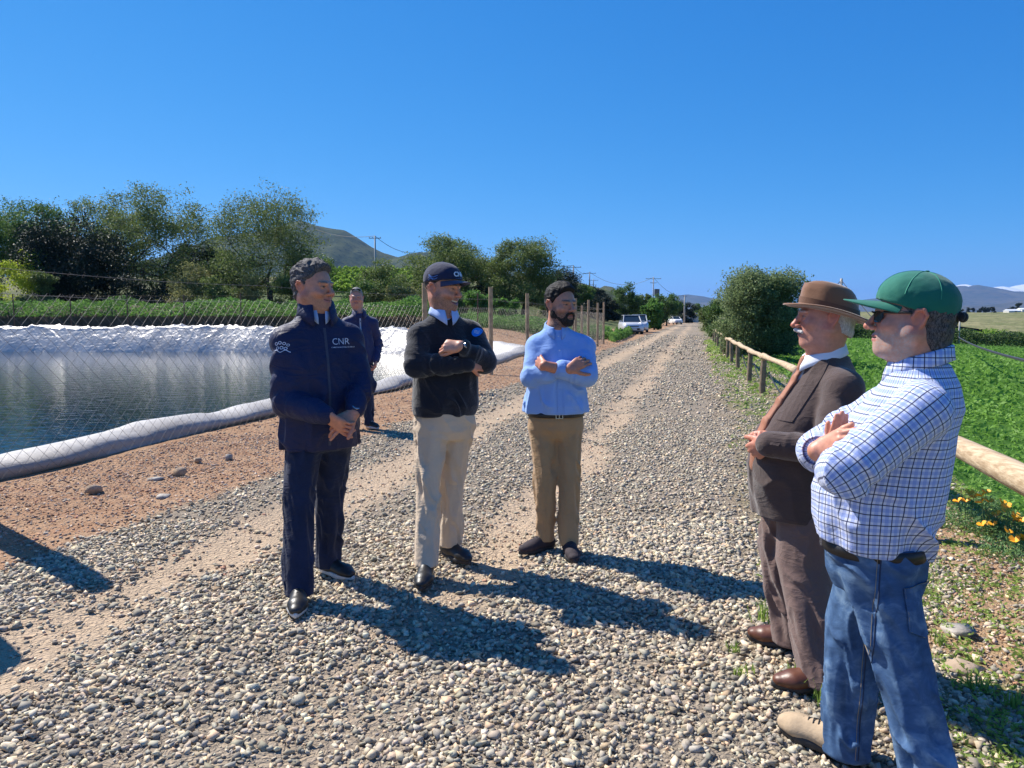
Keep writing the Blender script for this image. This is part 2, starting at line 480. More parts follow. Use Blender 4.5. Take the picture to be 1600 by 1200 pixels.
# single rocks one can point at
ROCKM = simple('rock_face', (.36, .27, .19), .9, var=.3, nscale=14, bumpk=.4)
ROCKG = simple('rock_grey', (.38, .34, .29), .9, var=.3, nscale=14, bumpk=.4)
def rock(px, py, size, mat, label, flat=.5, seed=0, zs=.3):
    g = G(px, py); V_, F_ = hull_stone(22, flat, seed + 100)
    me = npmesh('rock', V_ * size * .5, F_)
    o = link('rock', me, mat)
    o.location = (g[0], g[1], float(ground_h(g[0], g[1])) + size * flat * zs * .5); o.rotation_euler = (random.uniform(-.15, .15), random.uniform(-.15, .15), random.uniform(0, 6))
    return tag(o, label, 'rock')
rock(148, 770, .16, ROCKM, 'brown angular rock lying on the red earth below the liner', .6, 1, .8)
rock(254, 776, .17, ROCKG, 'flat pale rock on the red earth right of the brown one', .25, 2)
rock(282, 742, .13, ROCKM, 'small reddish rock standing on the bare earth near the liner edge', .8, 3, .8)
rock(245, 748, .14, ROCKG, 'low grey broken rock behind the flat pale one', .4, 4)
rock(357, 718, .10, ROCKG, 'upright pointed grey rock nearest the man in the jacket', .8, 5, .8)
rock(310, 723, .12, ROCKM, 'tan rock close to the edge of the red earth', .6, 6, .8)
rock(1500, 1050, .17, ROCKM, 'flat tan sandstone slab in the gravel behind the man in jeans', .3, 7)
rock(1492, 990, .19, ROCKG, 'pale grey slab tilted in the red dirt beneath the rail', .3, 8)
rock(1148, 822, .07, ROCKM, 'small yellowish cobble alone on the gravel between the facing men', .5, 9)
rock(836, 885, .09, ROCKM, 'pinkish flat stone by the shoe of the man in the pale blue shirt', .3, 10)

# ================================================================== POND
m, nt, b = newmat('pond_water')
P = texco(nt)
b.inputs['Base Color'].default_value = (.003, .016, .028, 1); b.inputs['Roughness'].default_value = .04; b.inputs['IOR'].default_value = 1.33
mp = nt.nodes.new('ShaderNodeMapping'); mp.inputs['Scale'].default_value = (1, 1.7, 1); nt.links.new(P, mp.inputs[0])
w1 = noise(nt, mp.outputs[0], 2.2, 3, .5, .6); w2 = noise(nt, mp.outputs[0], 9, 3, .5, .4)
bump(nt, b, math_(nt, 'ADD', math_(nt, 'MULTIPLY', w1, 1.0), math_(nt, 'MULTIPLY', w2, .3)), .12, .10)
WZ = -.52
me = bpy.data.meshes.new('water'); me.from_pydata([(x, y, WZ) for x, y in POLY], [], [tuple(range(len(POLY)))]); me.update()
link('water', me, m)['kind'] = 'structure'
# liner: silver sheet that runs over the bank and is folded under along the outer side
def resample(P_, step):
    P_ = np.vstack([P_, P_[:1]]); seg = np.hypot(*(np.diff(P_, axis=0).T)); s = np.concatenate([[0], np.cumsum(seg)])
    n = int(s[-1] / step); t = np.linspace(0, s[-1], n, endpoint=False)
    return np.stack([np.interp(t, s, P_[:, 0]), np.interp(t, s, P_[:, 1])], -1), t
PR, PS = resample(POLY, .07)
for _ in range(14): PR = (np.roll(PR, 1, 0) + PR + np.roll(PR, -1, 0)) / 3
tan = np.roll(PR, -1, 0) - np.roll(PR, 1, 0); tan /= np.linalg.norm(tan, axis=1)[:, None]
area = np.sum(PR[:, 0] * np.roll(PR[:, 1], -1) - PR[:, 1] * np.roll(PR[:, 0], -1))
inn = np.stack([-tan[:, 1], tan[:, 0]], -1) * (1 if area > 0 else -1)
ctrl = np.array([(-.30, -.03), (-.42, .01), (-.47, .06), (-.44, .12), (-.34, .165), (-.18, .19), (0, .18), (.15, .12), (.35, -.04), (.8, -.30), (1.3, -.62), (2.2, -1.35), (4.2, -2.2)])
tt = np.concatenate([[0], np.cumsum(np.hypot(*np.diff(ctrl, axis=0).T))])
tq = np.concatenate([np.linspace(0, tt[9], 44), np.linspace(tt[9], tt[-1], 16)[1:]])
pd = np.interp(tq, tt, ctrl[:, 0]); pz = np.interp(tq, tt, ctrl[:, 1])
for _ in range(2):
    pd[1:-1] = (pd[:-2] + pd[1:-1] * 2 + pd[2:]) / 4; pz[1:-1] = (pz[:-2] + pz[1:-1] * 2 + pz[2:]) / 4
S_, T_ = np.meshgrid(PS, tq, indexing='ij')
DD = np.broadcast_to(pd, S_.shape).copy(); ZZ = np.broadcast_to(pz, S_.shape).copy()
hb = base_h(PR[:, 0], PR[:, 1]); 
farb = sstep(35, 41, PR[:, 1]) * (PR[:, 0] < 0)            # far bank is higher and its slope longer and full of folds
kk = (hb)
ZZ = np.where(ZZ > 0, ZZ * (1 - .75 * farb[:, None]), ZZ * (1 + farb[:, None] * 1.25))
wav = vnoise(S_ * .55, T_ * .4, seed=4)
DD = DD + (.15 * vnoise(S_ * .45, T_ * 0, seed=41) + .06 * vnoise(S_ * 1.3, T_ * 1.2, seed=42) + .05 * wav) * sstep(.0, .2, T_) * (1 - farb[:, None] * .5)
roll = 1 + .35 * vnoise(S_ * .55, S_ * 0, seed=43) + .18 * vnoise(S_ * 1.7, T_ * 1.5, seed=44)
ZZ = np.where(ZZ > 0, ZZ * roll, ZZ)
# diagonal folds
q = S_ * 1.0 + T_ * 1.1 + .5 * vnoise(S_ * .7, T_ * .9, seed=51)
rid = 1 - np.abs(vnoise(q * 1.25, (S_ - T_) * .22, seed=52)) * 2.4
q2 = S_ * .9 - T_ * 1.3
rid2 = 1 - np.abs(vnoise(q2 * 1.0, (S_ + T_) * .25, seed=55)) * 2.4
fold = .055 * np.clip(rid, 0, 1) ** 2 + .045 * np.clip(rid2, 0, 1) ** 2 + .02 * vnoise(S_ * 5, T_ * 5, seed=56)
fk = sstep(.1, .5, T_) * (.18 + 1.9 * farb[:, None])
ZZ = ZZ + fold * fk; DD = DD - fold * fk * .6
X_ = PR[:, 0][:, None] + inn[:, 0][:, None] * DD; Y_ = PR[:, 1][:, None] + inn[:, 1][:, None] * DD
ZZ = ZZ + hb[:, None]
ns, ntq = X_.shape
ii = np.arange(ns * ntq).reshape(ns, ntq)
a_ = ii[:, :-1]; b_ = ii[:, 1:]
F = np.stack([a_, np.roll(a_, -1, 0), np.roll(b_, -1, 0), b_], -1).reshape(-1, 4)
keep = (PR[:, 1] > -2.9) | True
near_shade = sstep(.9, .2, T_) * (1 - farb[:, None]) * (.75 + .25 * vnoise(S_ * 2, T_ * 3, seed=77)) + 0 * S_  # shade painted into the near roll's colour, so the far bank looks brighter
me = npmesh('pond_liner', np.stack([X_, Y_, ZZ], -1).reshape(-1, 3), F[:, ::-1] if area > 0 else F, True, {'dust_shade': near_shade.ravel(), 'farb': np.broadcast_to(farb[:, None], S_.shape).ravel()})
m, nt, b = newmat('silver_liner')
P = texco(nt)
c = mixc(nt, ramp(nt, noise(nt, P, .8, 6, .6), [(.3, 0), (.7, 1)]), (.38, .365, .35), (.52, .50, .475))
c = mixc(nt, ramp(nt, noise(nt, P, 7, 6, .65), [(.55, 0), (.75, .45)]), c, (.34, .29, .23))
c = mixc(nt, math_(nt, 'MULTIPLY', attr(nt, 'dust_shade', 'Fac'), .85), c, (.27, .235, .195))  # mixes the painted shade tone into the near roll
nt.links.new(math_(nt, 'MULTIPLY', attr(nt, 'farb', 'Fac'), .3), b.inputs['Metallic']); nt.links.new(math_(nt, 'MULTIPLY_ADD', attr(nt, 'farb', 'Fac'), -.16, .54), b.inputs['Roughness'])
nt.links.new(c, b.inputs['Base Color']); b.inputs['Metallic'].default_value = .30; b.inputs['Roughness'].default_value = .38
bump(nt, b, math_(nt, 'ADD', noise(nt, P, 3.5, 5, .55, 1.2), math_(nt, 'MULTIPLY', noise(nt, P, 22, 4), .12)), .30, .09)
bn = [n for n in nt.nodes if n.bl_idname == 'ShaderNodeBump'][0]; nt.links.new(math_(nt, 'ADD', math_(nt, 'MULTIPLY', attr(nt, 'farb', 'Fac'), .18), .25), bn.inputs['Strength'])
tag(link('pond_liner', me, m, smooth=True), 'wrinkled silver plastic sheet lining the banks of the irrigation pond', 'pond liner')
# ================================================================== PLANTS
def leafmat(name, c1, c2, transl=.25, rough=.6):
    transl = min(.5, transl * 1.5)
    c1 = tuple(v * 1.5 for v in c1); c2 = tuple(min(.6, v * 1.5) for v in c2)
    m, nt, b = newmat(name)
    c = mixc(nt, attr(nt, 'tone', 'Fac'), c1, c2)
    nt.links.new(c, b.inputs['Base Color']); b.inputs['Roughness'].default_value = rough; b.inputs['Specular IOR Level'].default_value = .3
    t = nt.nodes.new('ShaderNodeBsdfTranslucent'); mx = nt.nodes.new('ShaderNodeMixShader'); mx.inputs[0].default_value = transl
    nt.links.new(c, t.inputs[0]); nt.links.new(b.outputs[0], mx.inputs[1]); nt.links.new(t.outputs[0], mx.inputs[2])
    nt.links.new(mx.outputs[0], nt.nodes['Material Output'].inputs[0])
    return m
def leaf_mesh(name, C_, size, up=.3, aspect=.45, tone=None, normal=None):
    """diamond leaves at C_ (n,3)"""
    n = len(C_)
    a = rng.normal(0, 1, (n, 3)); a[:, 2] = a[:, 2] * (1 - up) + up * .8
    a /= np.linalg.norm(a, axis=1)[:, None]
    b_ = np.cross(a, rng.normal(0, 1, (n, 3))); b_ /= np.linalg.norm(b_, axis=1)[:, None]
    s = (np.ones(n) * size)[:, None] * rng.uniform(.6, 1.3, (n, 1)) * .5
    nrm = np.cross(a, b_)
    V_ = np.stack([C_ - a * s, C_ + b_ * s * aspect + nrm * s * .12, C_ + a * s, C_ - b_ * s * aspect + nrm * s * .12], 1).reshape(-1, 3)
    F_ = np.arange(n * 4).reshape(n, 4)
    t = rng.uniform(0, 1, n) if tone is None else tone
    return npmesh(name, V_, F_, False, {'tone': np.repeat(t, 4)})
BARK = simple('bark', (.10, .08, .06), .95, var=.35, nscale=6, bumpk=.5)
BARKD = simple('bark_dark', (.045, .038, .03), .95, var=.35, nscale=6, bumpk=.5)
LEAF_OLIVE = leafmat('leaf_olive', (.045, .07, .022), (.15, .19, .055))
LEAF_DARK = leafmat('leaf_dark', (.008, .014, .010), (.026, .038, .018), .08)
LEAF_MID = leafmat('leaf_mid', (.03, .065, .018), (.10, .16, .04))
LEAF_LIME = leafmat('leaf_lime', (.15, .21, .02), (.36, .42, .04), .3)
LEAF_HEDGE = leafmat('leaf_hedge', (.04, .10, .02), (.13, .24, .05), .3)
LEAF_VINE = leafmat('leaf_vine', (.08, .15, .02), (.22, .32, .05), .3)
LEAF_CROP = leafmat('leaf_crop', (.045, .125, .018), (.16, .29, .05), .3)
LEAF_GRASS = leafmat('leaf_grass', (.10, .17, .03), (.26, .34, .08), .3)
LEAF_DRY = leafmat('leaf_dry', (.12, .13, .045), (.26, .25, .10), .25)

def tree(name, base, H, W, mat, label, group=None, nleaf=9000, leaf=.22, trunk_h=.22, seed=0, open_=.5, lean=0, bark=BARK, clumps=26, bottom=.28, multi=1, cat='tree', limbs=True):
    nleaf = int(nleaf * 1.5); leaf = leaf * .84
    r = np.random.default_rng(seed); rr_ = random.Random(seed)
    root = empty(name, base, 0, label, cat, group)
    # clump centres spread through an uneven crown
    cl = []
    tries = 0
    while len(cl) < clumps and tries < 4000:
        tries += 1
        z = r.uniform(bottom, .93)
        prof = math.sqrt(max(0, 1 - ((z - .58) / .46) ** 2)) if z > .3 else .75
        a = r.uniform(0, 2 * math.pi); q = math.sqrt(r.uniform(.05, 1)) * prof
        p = np.array([math.cos(a) * q * W / 2 * .85 + lean * z * H, math.sin(a) * q * W / 2 * .85, z * H])
        if all(np.linalg.norm((p - c[0]) / (W, W, H)) > .11 for c in cl):
            cl.append((p, r.uniform(.09, .19) * (W * .5 + H * .5)))
    mb = MB()
    r0 = max(.035, H * .022)
    starts = []
    for k in range(multi):
        a = k * 2.4 + seed; off = (0, 0) if multi == 1 else (math.cos(a) * W * .05, math.sin(a) * W * .05)
        th = trunk_h * H
        top = (off[0] * 2.5 + lean * th, off[1] * 2.5, th)
        pts = [(off[0], off[1], -.3), (off[0] * 1.3 + rr_.uniform(-.03, .03) * H, off[1] * 1.3, th * .5), top]
        mb.tube(pts, [r0 * 1.5, r0 * 1.15, r0], 8)
        starts.append((np.array(top), r0))
    cs = sorted(cl, key=lambda c: c[0][2]); nodes = list(starts)
    for c, rad in (cs if limbs else cs[:6]):
        bi = min(range(len(nodes)), key=lambda i: np.linalg.norm(nodes[i][0] - c) + (50 if nodes[i][0][2] > c[2] + .15 * H else 0) - .05 * H * (nodes[i][1] / r0))
        s, sr = nodes[bi]
        mid = (s + c) / 2 + r.normal(0, .045 * H, 3) + np.array([0, 0, .02 * H])
        er = max(.012, sr * .55)
        mb.tube([s, (s * .6 + mid * .4) + r.normal(0, .01 * H, 3), mid, c], [sr * .85, sr * .75, (sr * .6 + er * .4), er], 6)
        nodes.append((mid, sr * .65)); nodes.append((c, er))
        for _ in range(5):
            d = r.normal(0, 1, 3); d /= np.linalg.norm(d); d[2] = abs(d[2]) * .6
            mb.tube([c, c + d * rad * .5 + r.normal(0, .03 * rad, 3), c + d * rad * 1.15], [er * .7, er * .5, er * .2], 4, False)
    mb.build('trunk', bark, root, True)
    # leaves: clusters on twig ends, denser towards each clump's outside
    per = max(8, int(nleaf / len(cl)))
    LL = []; TT = []
    for c, rad in cl:
        nt_ = max(6, int(per / 22)); 
        d = r.normal(0, 1, (nt_, 3)); d /= np.linalg.norm(d, axis=1)[:, None]
        tips = c + d * (rad * r.uniform(.35, 1.15, nt_) ** .7)[:, None] * np.array([1.1, 1.1, .8])
        k = per // nt_ + 1
        sp = rad * (.20 + .12 * (1 - open_))
        pts = np.repeat(tips, k, 0) + r.normal(0, 1, (nt_ * k, 3)) * sp * np.array([1, 1, .75])
        LL.append(pts); TT.append(np.clip(np.repeat(r.uniform(0, 1, nt_), k) * .5 + r.uniform(0, .5, nt_ * k), 0, 1))
    L_ = np.concatenate(LL); T__ = np.concatenate(TT)
    k = L_[:, 2] > .02 * H
    link('crown', leaf_mesh('crown', L_[k], leaf, .1, .5, T__[k]), mat, root)
    return root
def gz_at(x, y): return float(ground_h(np.array([x]), np.array([y]))[0])
def ptree(px, top, Y, wpx, mat, label, **kw):
    """tree whose crown top shows at photo row `top`, standing at distance Y"""
    x = (px - 800) / FOC * Y
    zt = CAMZ + (495 - top) / FOC * Y; zb = gz_at(x, Y)
    return tree(kw.pop('name', 'tree'), (x, Y, zb), zt - zb, wpx / FOC * Y, mat, label, **kw)
GB = 'trees behind the pond'
ptree(8, 332, 76, 90, LEAF_MID, 'green tree at the left edge of the row behind the pond', group=GB, seed=1, nleaf=12000, leaf=.30, open_=.2)
ptree(75, 316, 84, 125, LEAF_MID, 'rounded bluish green tree behind the thin pole at far left', group=GB, seed=2, nleaf=16000, leaf=.30)
ptree(128, 347, 62, 150, LEAF_DARK, 'very dark dense tree right of the lime green bush', group=GB, seed=3, nleaf=32000, leaf=.26, open_=0, bark=BARKD, bottom=.08, clumps=44)
ptree(183, 308, 72, 130, LEAF_OLIVE, 'tall airy tree rising just behind the very dark one', group=GB, seed=4, nleaf=12000, leaf=.24, bottom=.3, clumps=28)
ptree(262, 303, 67, 160, LEAF_OLIVE, 'widest olive green tree with bare twigs at its top', group=GB, seed=14, nleaf=24000, leaf=.23, bottom=.10, clumps=42)
ptree(322, 385, 72, 110, LEAF_DARK, 'low dark tree filling the gap between the two big olive trees', group=GB, seed=6, nleaf=14000, leaf=.24, open_=.1, bottom=.08)
ptree(424, 310, 63, 172, LEAF_OLIVE, 'open branched tree with visible dark limbs left of the mountain', group=GB, seed=27, nleaf=19000, leaf=.21, trunk_h=.26, bottom=.26, clumps=38, bark=BARKD)
ptree(372, 395, 66, 90, LEAF_OLIVE, 'small scrubby tree under the left side of the open branched tree', group=GB, seed=8, nleaf=9000, leaf=.22, bottom=.08)
ptree(490, 398, 68, 80, LEAF_MID, 'small tree directly behind the man with grey hair', group=GB, seed=9, nleaf=9000, leaf=.22, bottom=.08)
ptree(596, 412, 60, 84, LEAF_OLIVE, 'short olive tree under the utility pole on the slope', group=GB, seed=10, nleaf=9000, leaf=.2, bottom=.12)
ptree(708, 376, 74, 150, LEAF_OLIVE, 'broad leafy tree above the navy cap', group=GB, seed=11, nleaf=24000, leaf=.24, bottom=.14, clumps=38)
ptree(655, 432, 80, 90, LEAF_OLIVE, 'low twiggy tree left of the navy cap', group=GB, seed=12, nleaf=8000, leaf=.22)
ptree(812, 379, 70, 112, LEAF_OLIVE, 'rounded tree with several trunks between the two right-hand men of the trio', group=GB, seed=13, nleaf=22000, leaf=.22, multi=3, bottom=.2, clumps=36)
ptree(768, 442, 76, 70, LEAF_DARK, 'dark low tree between the broad tree and the rounded one', group=GB, seed=15, nleaf=8000, leaf=.22, bottom=.05)
ptree(878, 424, 92, 60, LEAF_DARK, 'dark round treetop just above the black haired man', group=GB, seed=16, nleaf=9000, leaf=.25, open_=0)
GR_ = 'trees along the left of the far road'
for i, (px, top, Y, wd, mt, lb) in enumerate((
    (905, 446, 100, 46, LEAF_MID, 'green tree just right of the black haired man'),
    (925, 452, 112, 50, LEAF_DARK, 'dark tree behind the wooden fence posts'),
    (948, 457, 104, 40, LEAF_DARK, 'dark tree beneath the small round hill'),
    (977, 446, 122, 44, LEAF_MID, 'pointed tree above the silver car'),
    (1000, 458, 128, 40, LEAF_OLIVE, 'greyish tree behind the silver car'),
    (1022, 466, 84, 34, LEAF_HEDGE, 'light green bushy tree at the right of the silver car'),
    (1040, 459, 118, 52, LEAF_MID, 'big rounded dark green tree behind the light green bushy one'),
    (1066, 472, 170, 40, LEAF_DARK, 'dark tree by the white pole near the end of the road'),
    (1090, 474, 210, 40, LEAF_MID, 'tree closing the view at the end of the road'),
    (860, 452, 86, 50, LEAF_OLIVE, 'low olive tree left of the black haired man'))):
    ptree(px, top, Y, wd, mt, lb, group=GR_, seed=40 + i, nleaf=6500, leaf=.34, open_=.1, bottom=.03, clumps=20)
# bushes in front of them
GS = 'bushes on the far bank'
for i, (px, top, Y, wd, mt, lb) in enumerate((
    (28, 391, 58, 90, LEAF_LIME, 'bright lime green bush at the left edge'),
    (60, 425, 56, 70, LEAF_OLIVE, 'dull green bush at the foot of the lime green one'),
    (300, 420, 60, 90, LEAF_DRY, 'yellowish scrub under the widest olive tree'),
    (385, 432, 60, 60, LEAF_DRY, 'yellow green scrub beside the trunk of the open branched tree'),
    (345, 436, 58, 70, LEAF_OLIVE, 'grey green scrub between the two yellowish bushes'),
    (455, 436, 58, 60, LEAF_OLIVE, 'scrub left of the grey haired man'),
    (215, 430, 60, 110, LEAF_DARK, 'dark undergrowth below the tall airy tree'),
    (560, 438, 57, 60, LEAF_MID, 'leafy bush above the man standing behind'),
    (632, 446, 58, 56, LEAF_DRY, 'reddish dry scrub left of the navy cap wearer'),
    (745, 456, 50, 44, LEAF_HEDGE, 'fresh green bush left of the first tall post'),
    (790, 462, 52, 44, LEAF_HEDGE, 'fresh green bush between the two tall posts'),
    (700, 458, 54, 50, LEAF_MID, 'green bush hidden behind the laughing man'))):
    ptree(px, top, Y, wd, mt, lb, group=GS, seed=80 + i, nleaf=6500, leaf=.20, open_=0, bottom=.05, clumps=16, trunk_h=.1, name='bush', cat='bush', limbs=False)
# the big bush beyond the rail fence and its neighbours
ptree(1184, 428, 27.5, 142, leafmat('leaf_willow', (.06, .09, .04), (.18, .23, .10), .35), 'big round willow leaved tree beyond the rail fence', seed=70, nleaf=52000, leaf=.11, open_=.3, bottom=.10, clumps=54, trunk_h=.2, name='broadleaf_tree')
ptree(1128, 470, 50, 56, LEAF_MID, 'smaller dark bush left of the big round tree', seed=71, nleaf=12000, leaf=.17, open_=0, bottom=.04, name='bush', cat='bush')
ptree(1108, 476, 74, 36, LEAF_OLIVE, 'greyish bush at the right verge where the road narrows', seed=72, nleaf=7000, leaf=.2, open_=0, bottom=.04, name='bush', cat='bush')
ptree(1212, 472, 31, 60, LEAF_DARK, 'dark lower bush at the right foot of the big round tree', seed=73, nleaf=14000, leaf=.12, open_=0, bottom=.02, name='bush', cat='bush')

# green band of shrubs along the far bank
def band(name, pts, w_, h0, h1, n, size, mat, label, shade=.0, seed=0, kind='stuff'):
    """continuous leafy mass following a polyline"""
    P_ = np.array(pts, float); seg = np.hypot(*np.diff(P_[:, :2], axis=0).T); s = np.concatenate([[0], np.cumsum(seg)])
    t = rng.uniform(0, s[-1], n)
    x = np.interp(t, s, P_[:, 0]); y = np.interp(t, s, P_[:, 1])
    v = rng.uniform(-1, 1, n); q = rng.uniform(0, 1, n) ** .6
    hh_ = (h1 * (.72 + .28 * fbm(t / 1.6, v * .5, oct=4, seed=seed))) * np.sqrt(1 - .8 * v ** 2)
    y = y + v * w_ * .5
    z = base_h(x, y) + h0 + q * (hh_ - h0)
    me = leaf_mesh(name, np.stack([x, y, z], -1), size, .3, .55, np.clip(.5 + .5 * fbm(x / 1.1, z, oct=3, seed=seed + 3) + rng.uniform(-.35, .35, n), 0, 1))
    return tag(link(name, me, mat), label, 'shrubs', kind=kind)
band('shrub_band', [(-52, 52), (-30, 51), (-16, 49.5), (-8, 47), (-3.6, 44.5)], 6.0, .7, 2.55, 60000, .17, LEAF_HEDGE, 'long band of fresh green shrubs behind the pond fence', seed=5)
band('shrub_band', [(-3.6, 46), (3.0, 48), (7.0, 52)], 7.0, .02, 1.15, 26000, .16, LEAF_HEDGE, 'lower green weeds behind the corner of the pond', seed=6)
band('verge_weeds', [(6.0, 43), (8.2, 52), (13, 75), (22, 110)], 2.2, 0, .9, 14000, .17, LEAF_HEDGE, 'tall green weeds beside the road near the silver car', seed=8)
# earth bank under the shrubs
mb = MB()
xs = np.linspace(-54, -4.5, 60); V_ = []
for x in xs:
    yc = np.interp(x, [-52, -30, -16, -8, -3.6], [49.5, 48.5, 47.2, 45.0, 42.8])
    for dy, dz in ((-.15, -.1), (0.0, .55), (.35, 1.0), (1.6, 1.35), (6, 1.3)):
        V_.append((x, yc + dy + .15 * random.uniform(-1, 1), float(base_h(x, yc)) + dz * (1 + .12 * random.uniform(-1, 1)) * min(1, (-4.2 - x) / 3)))
F_ = [(i * 5 + k, (i + 1) * 5 + k, (i + 1) * 5 + k + 1, i * 5 + k + 1) for i in range(59) for k in range(4)]
mb.add(V_, F_)
o = mb.build('earth_bank', simple('bank_earth', (.10, .065, .045), .95, var=.35, nscale=3, bumpk=.5), None, True); o['kind'] = 'structure'

# vineyard rows on the slope behind the pond
def vine_row(x0, x1, y0, y1, lb, h=2.2, n=5000, size=.28, group='vine rows on the slope'):
    root = empty('vine_row', (x0, y0, gz_at(x0, y0)), 0, lb, 'vines', group)
    t = rng.uniform(0, 1, n); x = x0 + (x1 - x0) * t; y = y0 + (y1 - y0) * t + rng.normal(0, .25, n)
    z = ground_h(x, y) + h * (.45 + .55 * rng.uniform(0, 1, n) ** .7) * (.9 + .15 * vnoise(t * 60, t * 0))
    link('foliage', leaf_mesh('foliage', np.stack([x, y, z], -1) - np.array(root.location), size, .3, .6), LEAF_VINE, root)
    L = math.hypot(x1 - x0, y1 - y0); k = max(2, int(L / 4.5))
    for i in range(k + 1):
        xx = x0 + (x1 - x0) * i / k; yy = y0 + (y1 - y0) * i / k; g = gz_at(xx, yy)
        mb = MB(); mb.tube([(xx - x0, yy - y0, g - root.location.z - .2), (xx - x0, yy - y0, g - root.location.z + h * .95)], .06, 6)
        mb.build('stake', POSTW, root)
    return root
POSTW = simple('post_pale', (.34, .29, .23), .9, var=.25, nscale=9)
for i, (Y, a, b_) in enumerate(((84, 515, 700), (91, 505, 690), (99, 500, 680), (108, 495, 665), (118, 490, 655), (128, 490, 650))):
    vine_row((a - 800) / FOC * Y, (b_ - 800) / FOC * Y, Y, Y - 3, ['nearest row of trellised vines on the slope', 'second row of trellised vines from the front', 'third row of trellised vines up the slope', 'fourth row of trellised vines up the slope', 'row of vines just below the top of the slope', 'highest row of vines against the mountain'][i], n=4200, size=.30)
LEAF_VROW = leafmat('leaf_vine_dark', (.018, .035, .010), (.075, .12, .03), .2)
# dark vine row at the far side of the crop field
def field_row(pts, h, n, size, lb, mat):
    P_ = np.array(pts, float); t = rng.uniform(0, 1, n); k = np.linspace(0, 1, len(P_))
    x = np.interp(t, k, P_[:, 0]); y = np.interp(t, k, P_[:, 1]) + rng.normal(0, .8, n)
    z = base_h(x, y) + h * rng.uniform(0, 1, n) ** .6 * (.85 + .2 * vnoise(t * 90, t * 0))
    return tag(link('vine_row', leaf_mesh('vine_row', np.stack([x, y, z], -1), size, .2, .6), mat), lb, 'vines', group='vine rows beyond the crop field')
field_row([(30, 84), (42, 87), (74, 103), (100, 112)], 2.1, 36000, .26, 'dark clipped vine row along the far edge of the green field', LEAF_VROW)
field_row([(32, 92), (44, 96), (78, 112), (108, 122)], 2.4, 20000, .28, 'lighter vine row just behind the dark one', LEAF_VINE)

# ---- crop field, verge grass
def clumps(name, n, y0, y1, um, uM, size, h, mat, label, dens=None, cat='plants', aspect=.4, power=1.0, k=5, up=.55):
    p = wedge(n, y0, y1, power, um, uM)
    if dens is not None:
        p = p[rng.uniform(0, 1, len(p)) < dens(p[:, 0], p[:, 1])]
    sc = np.clip(p[:, 1] / 9.0, .75, 3.6)
    p3 = np.stack([p[:, 0], p[:, 1], ground_h(p[:, 0], p[:, 1])], -1)
    q = np.repeat(p3, k, 0); s_ = np.repeat(sc, k)
    q[:, :2] += rng.normal(0, 1, (len(q), 2)) * (size * .45 * s_)[:, None]
    q[:, 2] += np.abs(rng.normal(0, 1, len(q))) * h * np.clip(s_, 1, 2) * .6 + .005
    tn = np.repeat(np.clip(.5 + .5 * fbm(p[:, 0] * 1.6, p[:, 1] * 1.6, oct=3, seed=77) + .5 * fbm(p[:, 0] * .22, p[:, 1] * .22, oct=3, seed=78), 0, 1), k)
    me = leaf_mesh(name, q, size * s_, up, aspect, np.clip(tn * .7 + rng.uniform(0, .4, len(q)), 0, 1))
    return tag(link(name, me, mat), label, cat, kind='stuff')
clumps('crop', 110000, 1.0, 85, 2.35, 60, .075, .07, LEAF_CROP, 'low bright green crop covering the field beyond the rail fence', power=.35)
def gd(x, y):
    mk = masks(x, y); u = x - .26 * y
    pn = sstep(-.28, .22, fbm(x * 1.7, y * 1.7, oct=4, seed=91) + .25 * sstep(.9, 1.6, u))
    return mk[3] * (.12 + .88 * pn) * (1 - .45 * mk[2])
clumps('verge_grass', 42000, 2.0, 45, -.1, 2.6, .045, .03, LEAF_GRASS, 'patchy yellow green weeds growing through the gravel verge', gd, 'grass', power=.8, k=5)
clumps('verge_grass', 56000, 1.0, 7.5, .9, 2.6, .038, .028, LEAF_GRASS, 'thick yellow green weeds in the red earth nearest the camera', gd, 'grass', power=.9, k=4)
def gd2(x, y): return sstep(-60, -50, x) * (poly_sd(x, y) < -.6) * sstep(.25, .5, fbm(x * .8, y * .8, oct=3, seed=92)) * .25
clumps('bank_grass', 5000, 4.5, 45, -12, -4.4, .05, .03, LEAF_DRY, 'thin dry grass on the red earth beside the pond', gd2, 'grass', k=4)
# upright grass tufts
def tuft(px, py, h, lb, n=26, mat=LEAF_GRASS):
    g = G(px, py); z0 = gz_at(g[0], g[1]); V_ = []; F_ = []
    for i in range(n):
        a = random.uniform(0, 6.283); l = h * random.uniform(.5, 1); bx, by = random.gauss(0, .02), random.gauss(0, .02); sp = random.uniform(.1, .6)
        w_ = .0035; dx, dy = math.cos(a), math.sin(a); o_ = len(V_)
        V_ += [(bx - dy * w_, by + dx * w_, -.01), (bx + dy * w_, by - dx * w_, -.01), (bx + dx * sp * l * .4 + dy * w_ * .8, by + dy * sp * l * .4 - dx * w_ * .8, l * .6), (bx + dx * sp * l * .4 - dy * w_ * .8, by + dy * sp * l * .4 + dx * w_ * .8, l * .6), (bx + dx * sp * l, by + dy * sp * l, l)]
        F_ += [(o_, o_ + 1, o_ + 2, o_ + 3), (o_ + 3, o_ + 2, o_ + 4)]
    me = bpy.data.meshes.new('grass_tuft'); me.from_pydata(V_, [], F_); me.update()
    at = me.attributes.new('tone', 'FLOAT', 'POINT'); at.data.foreach_set('value', np.repeat(np.random.default_rng(1).uniform(0, 1, n), 5).astype(np.float32))
    o = link('grass_tuft', me, mat); o.location = (g[0], g[1], z0); return tag(o, lb, 'grass tuft', 'grass tufts in the gravel')
tuft(1192, 975, .16, 'tall grass tuft behind the brown shoe of the man in the hat')
tuft(1278, 1098, .10, 'weed sprouting between the brown shoe and the hiking shoe')
tuft(1150, 1020, .05, 'tiny weed in the gravel left of the brown shoes')
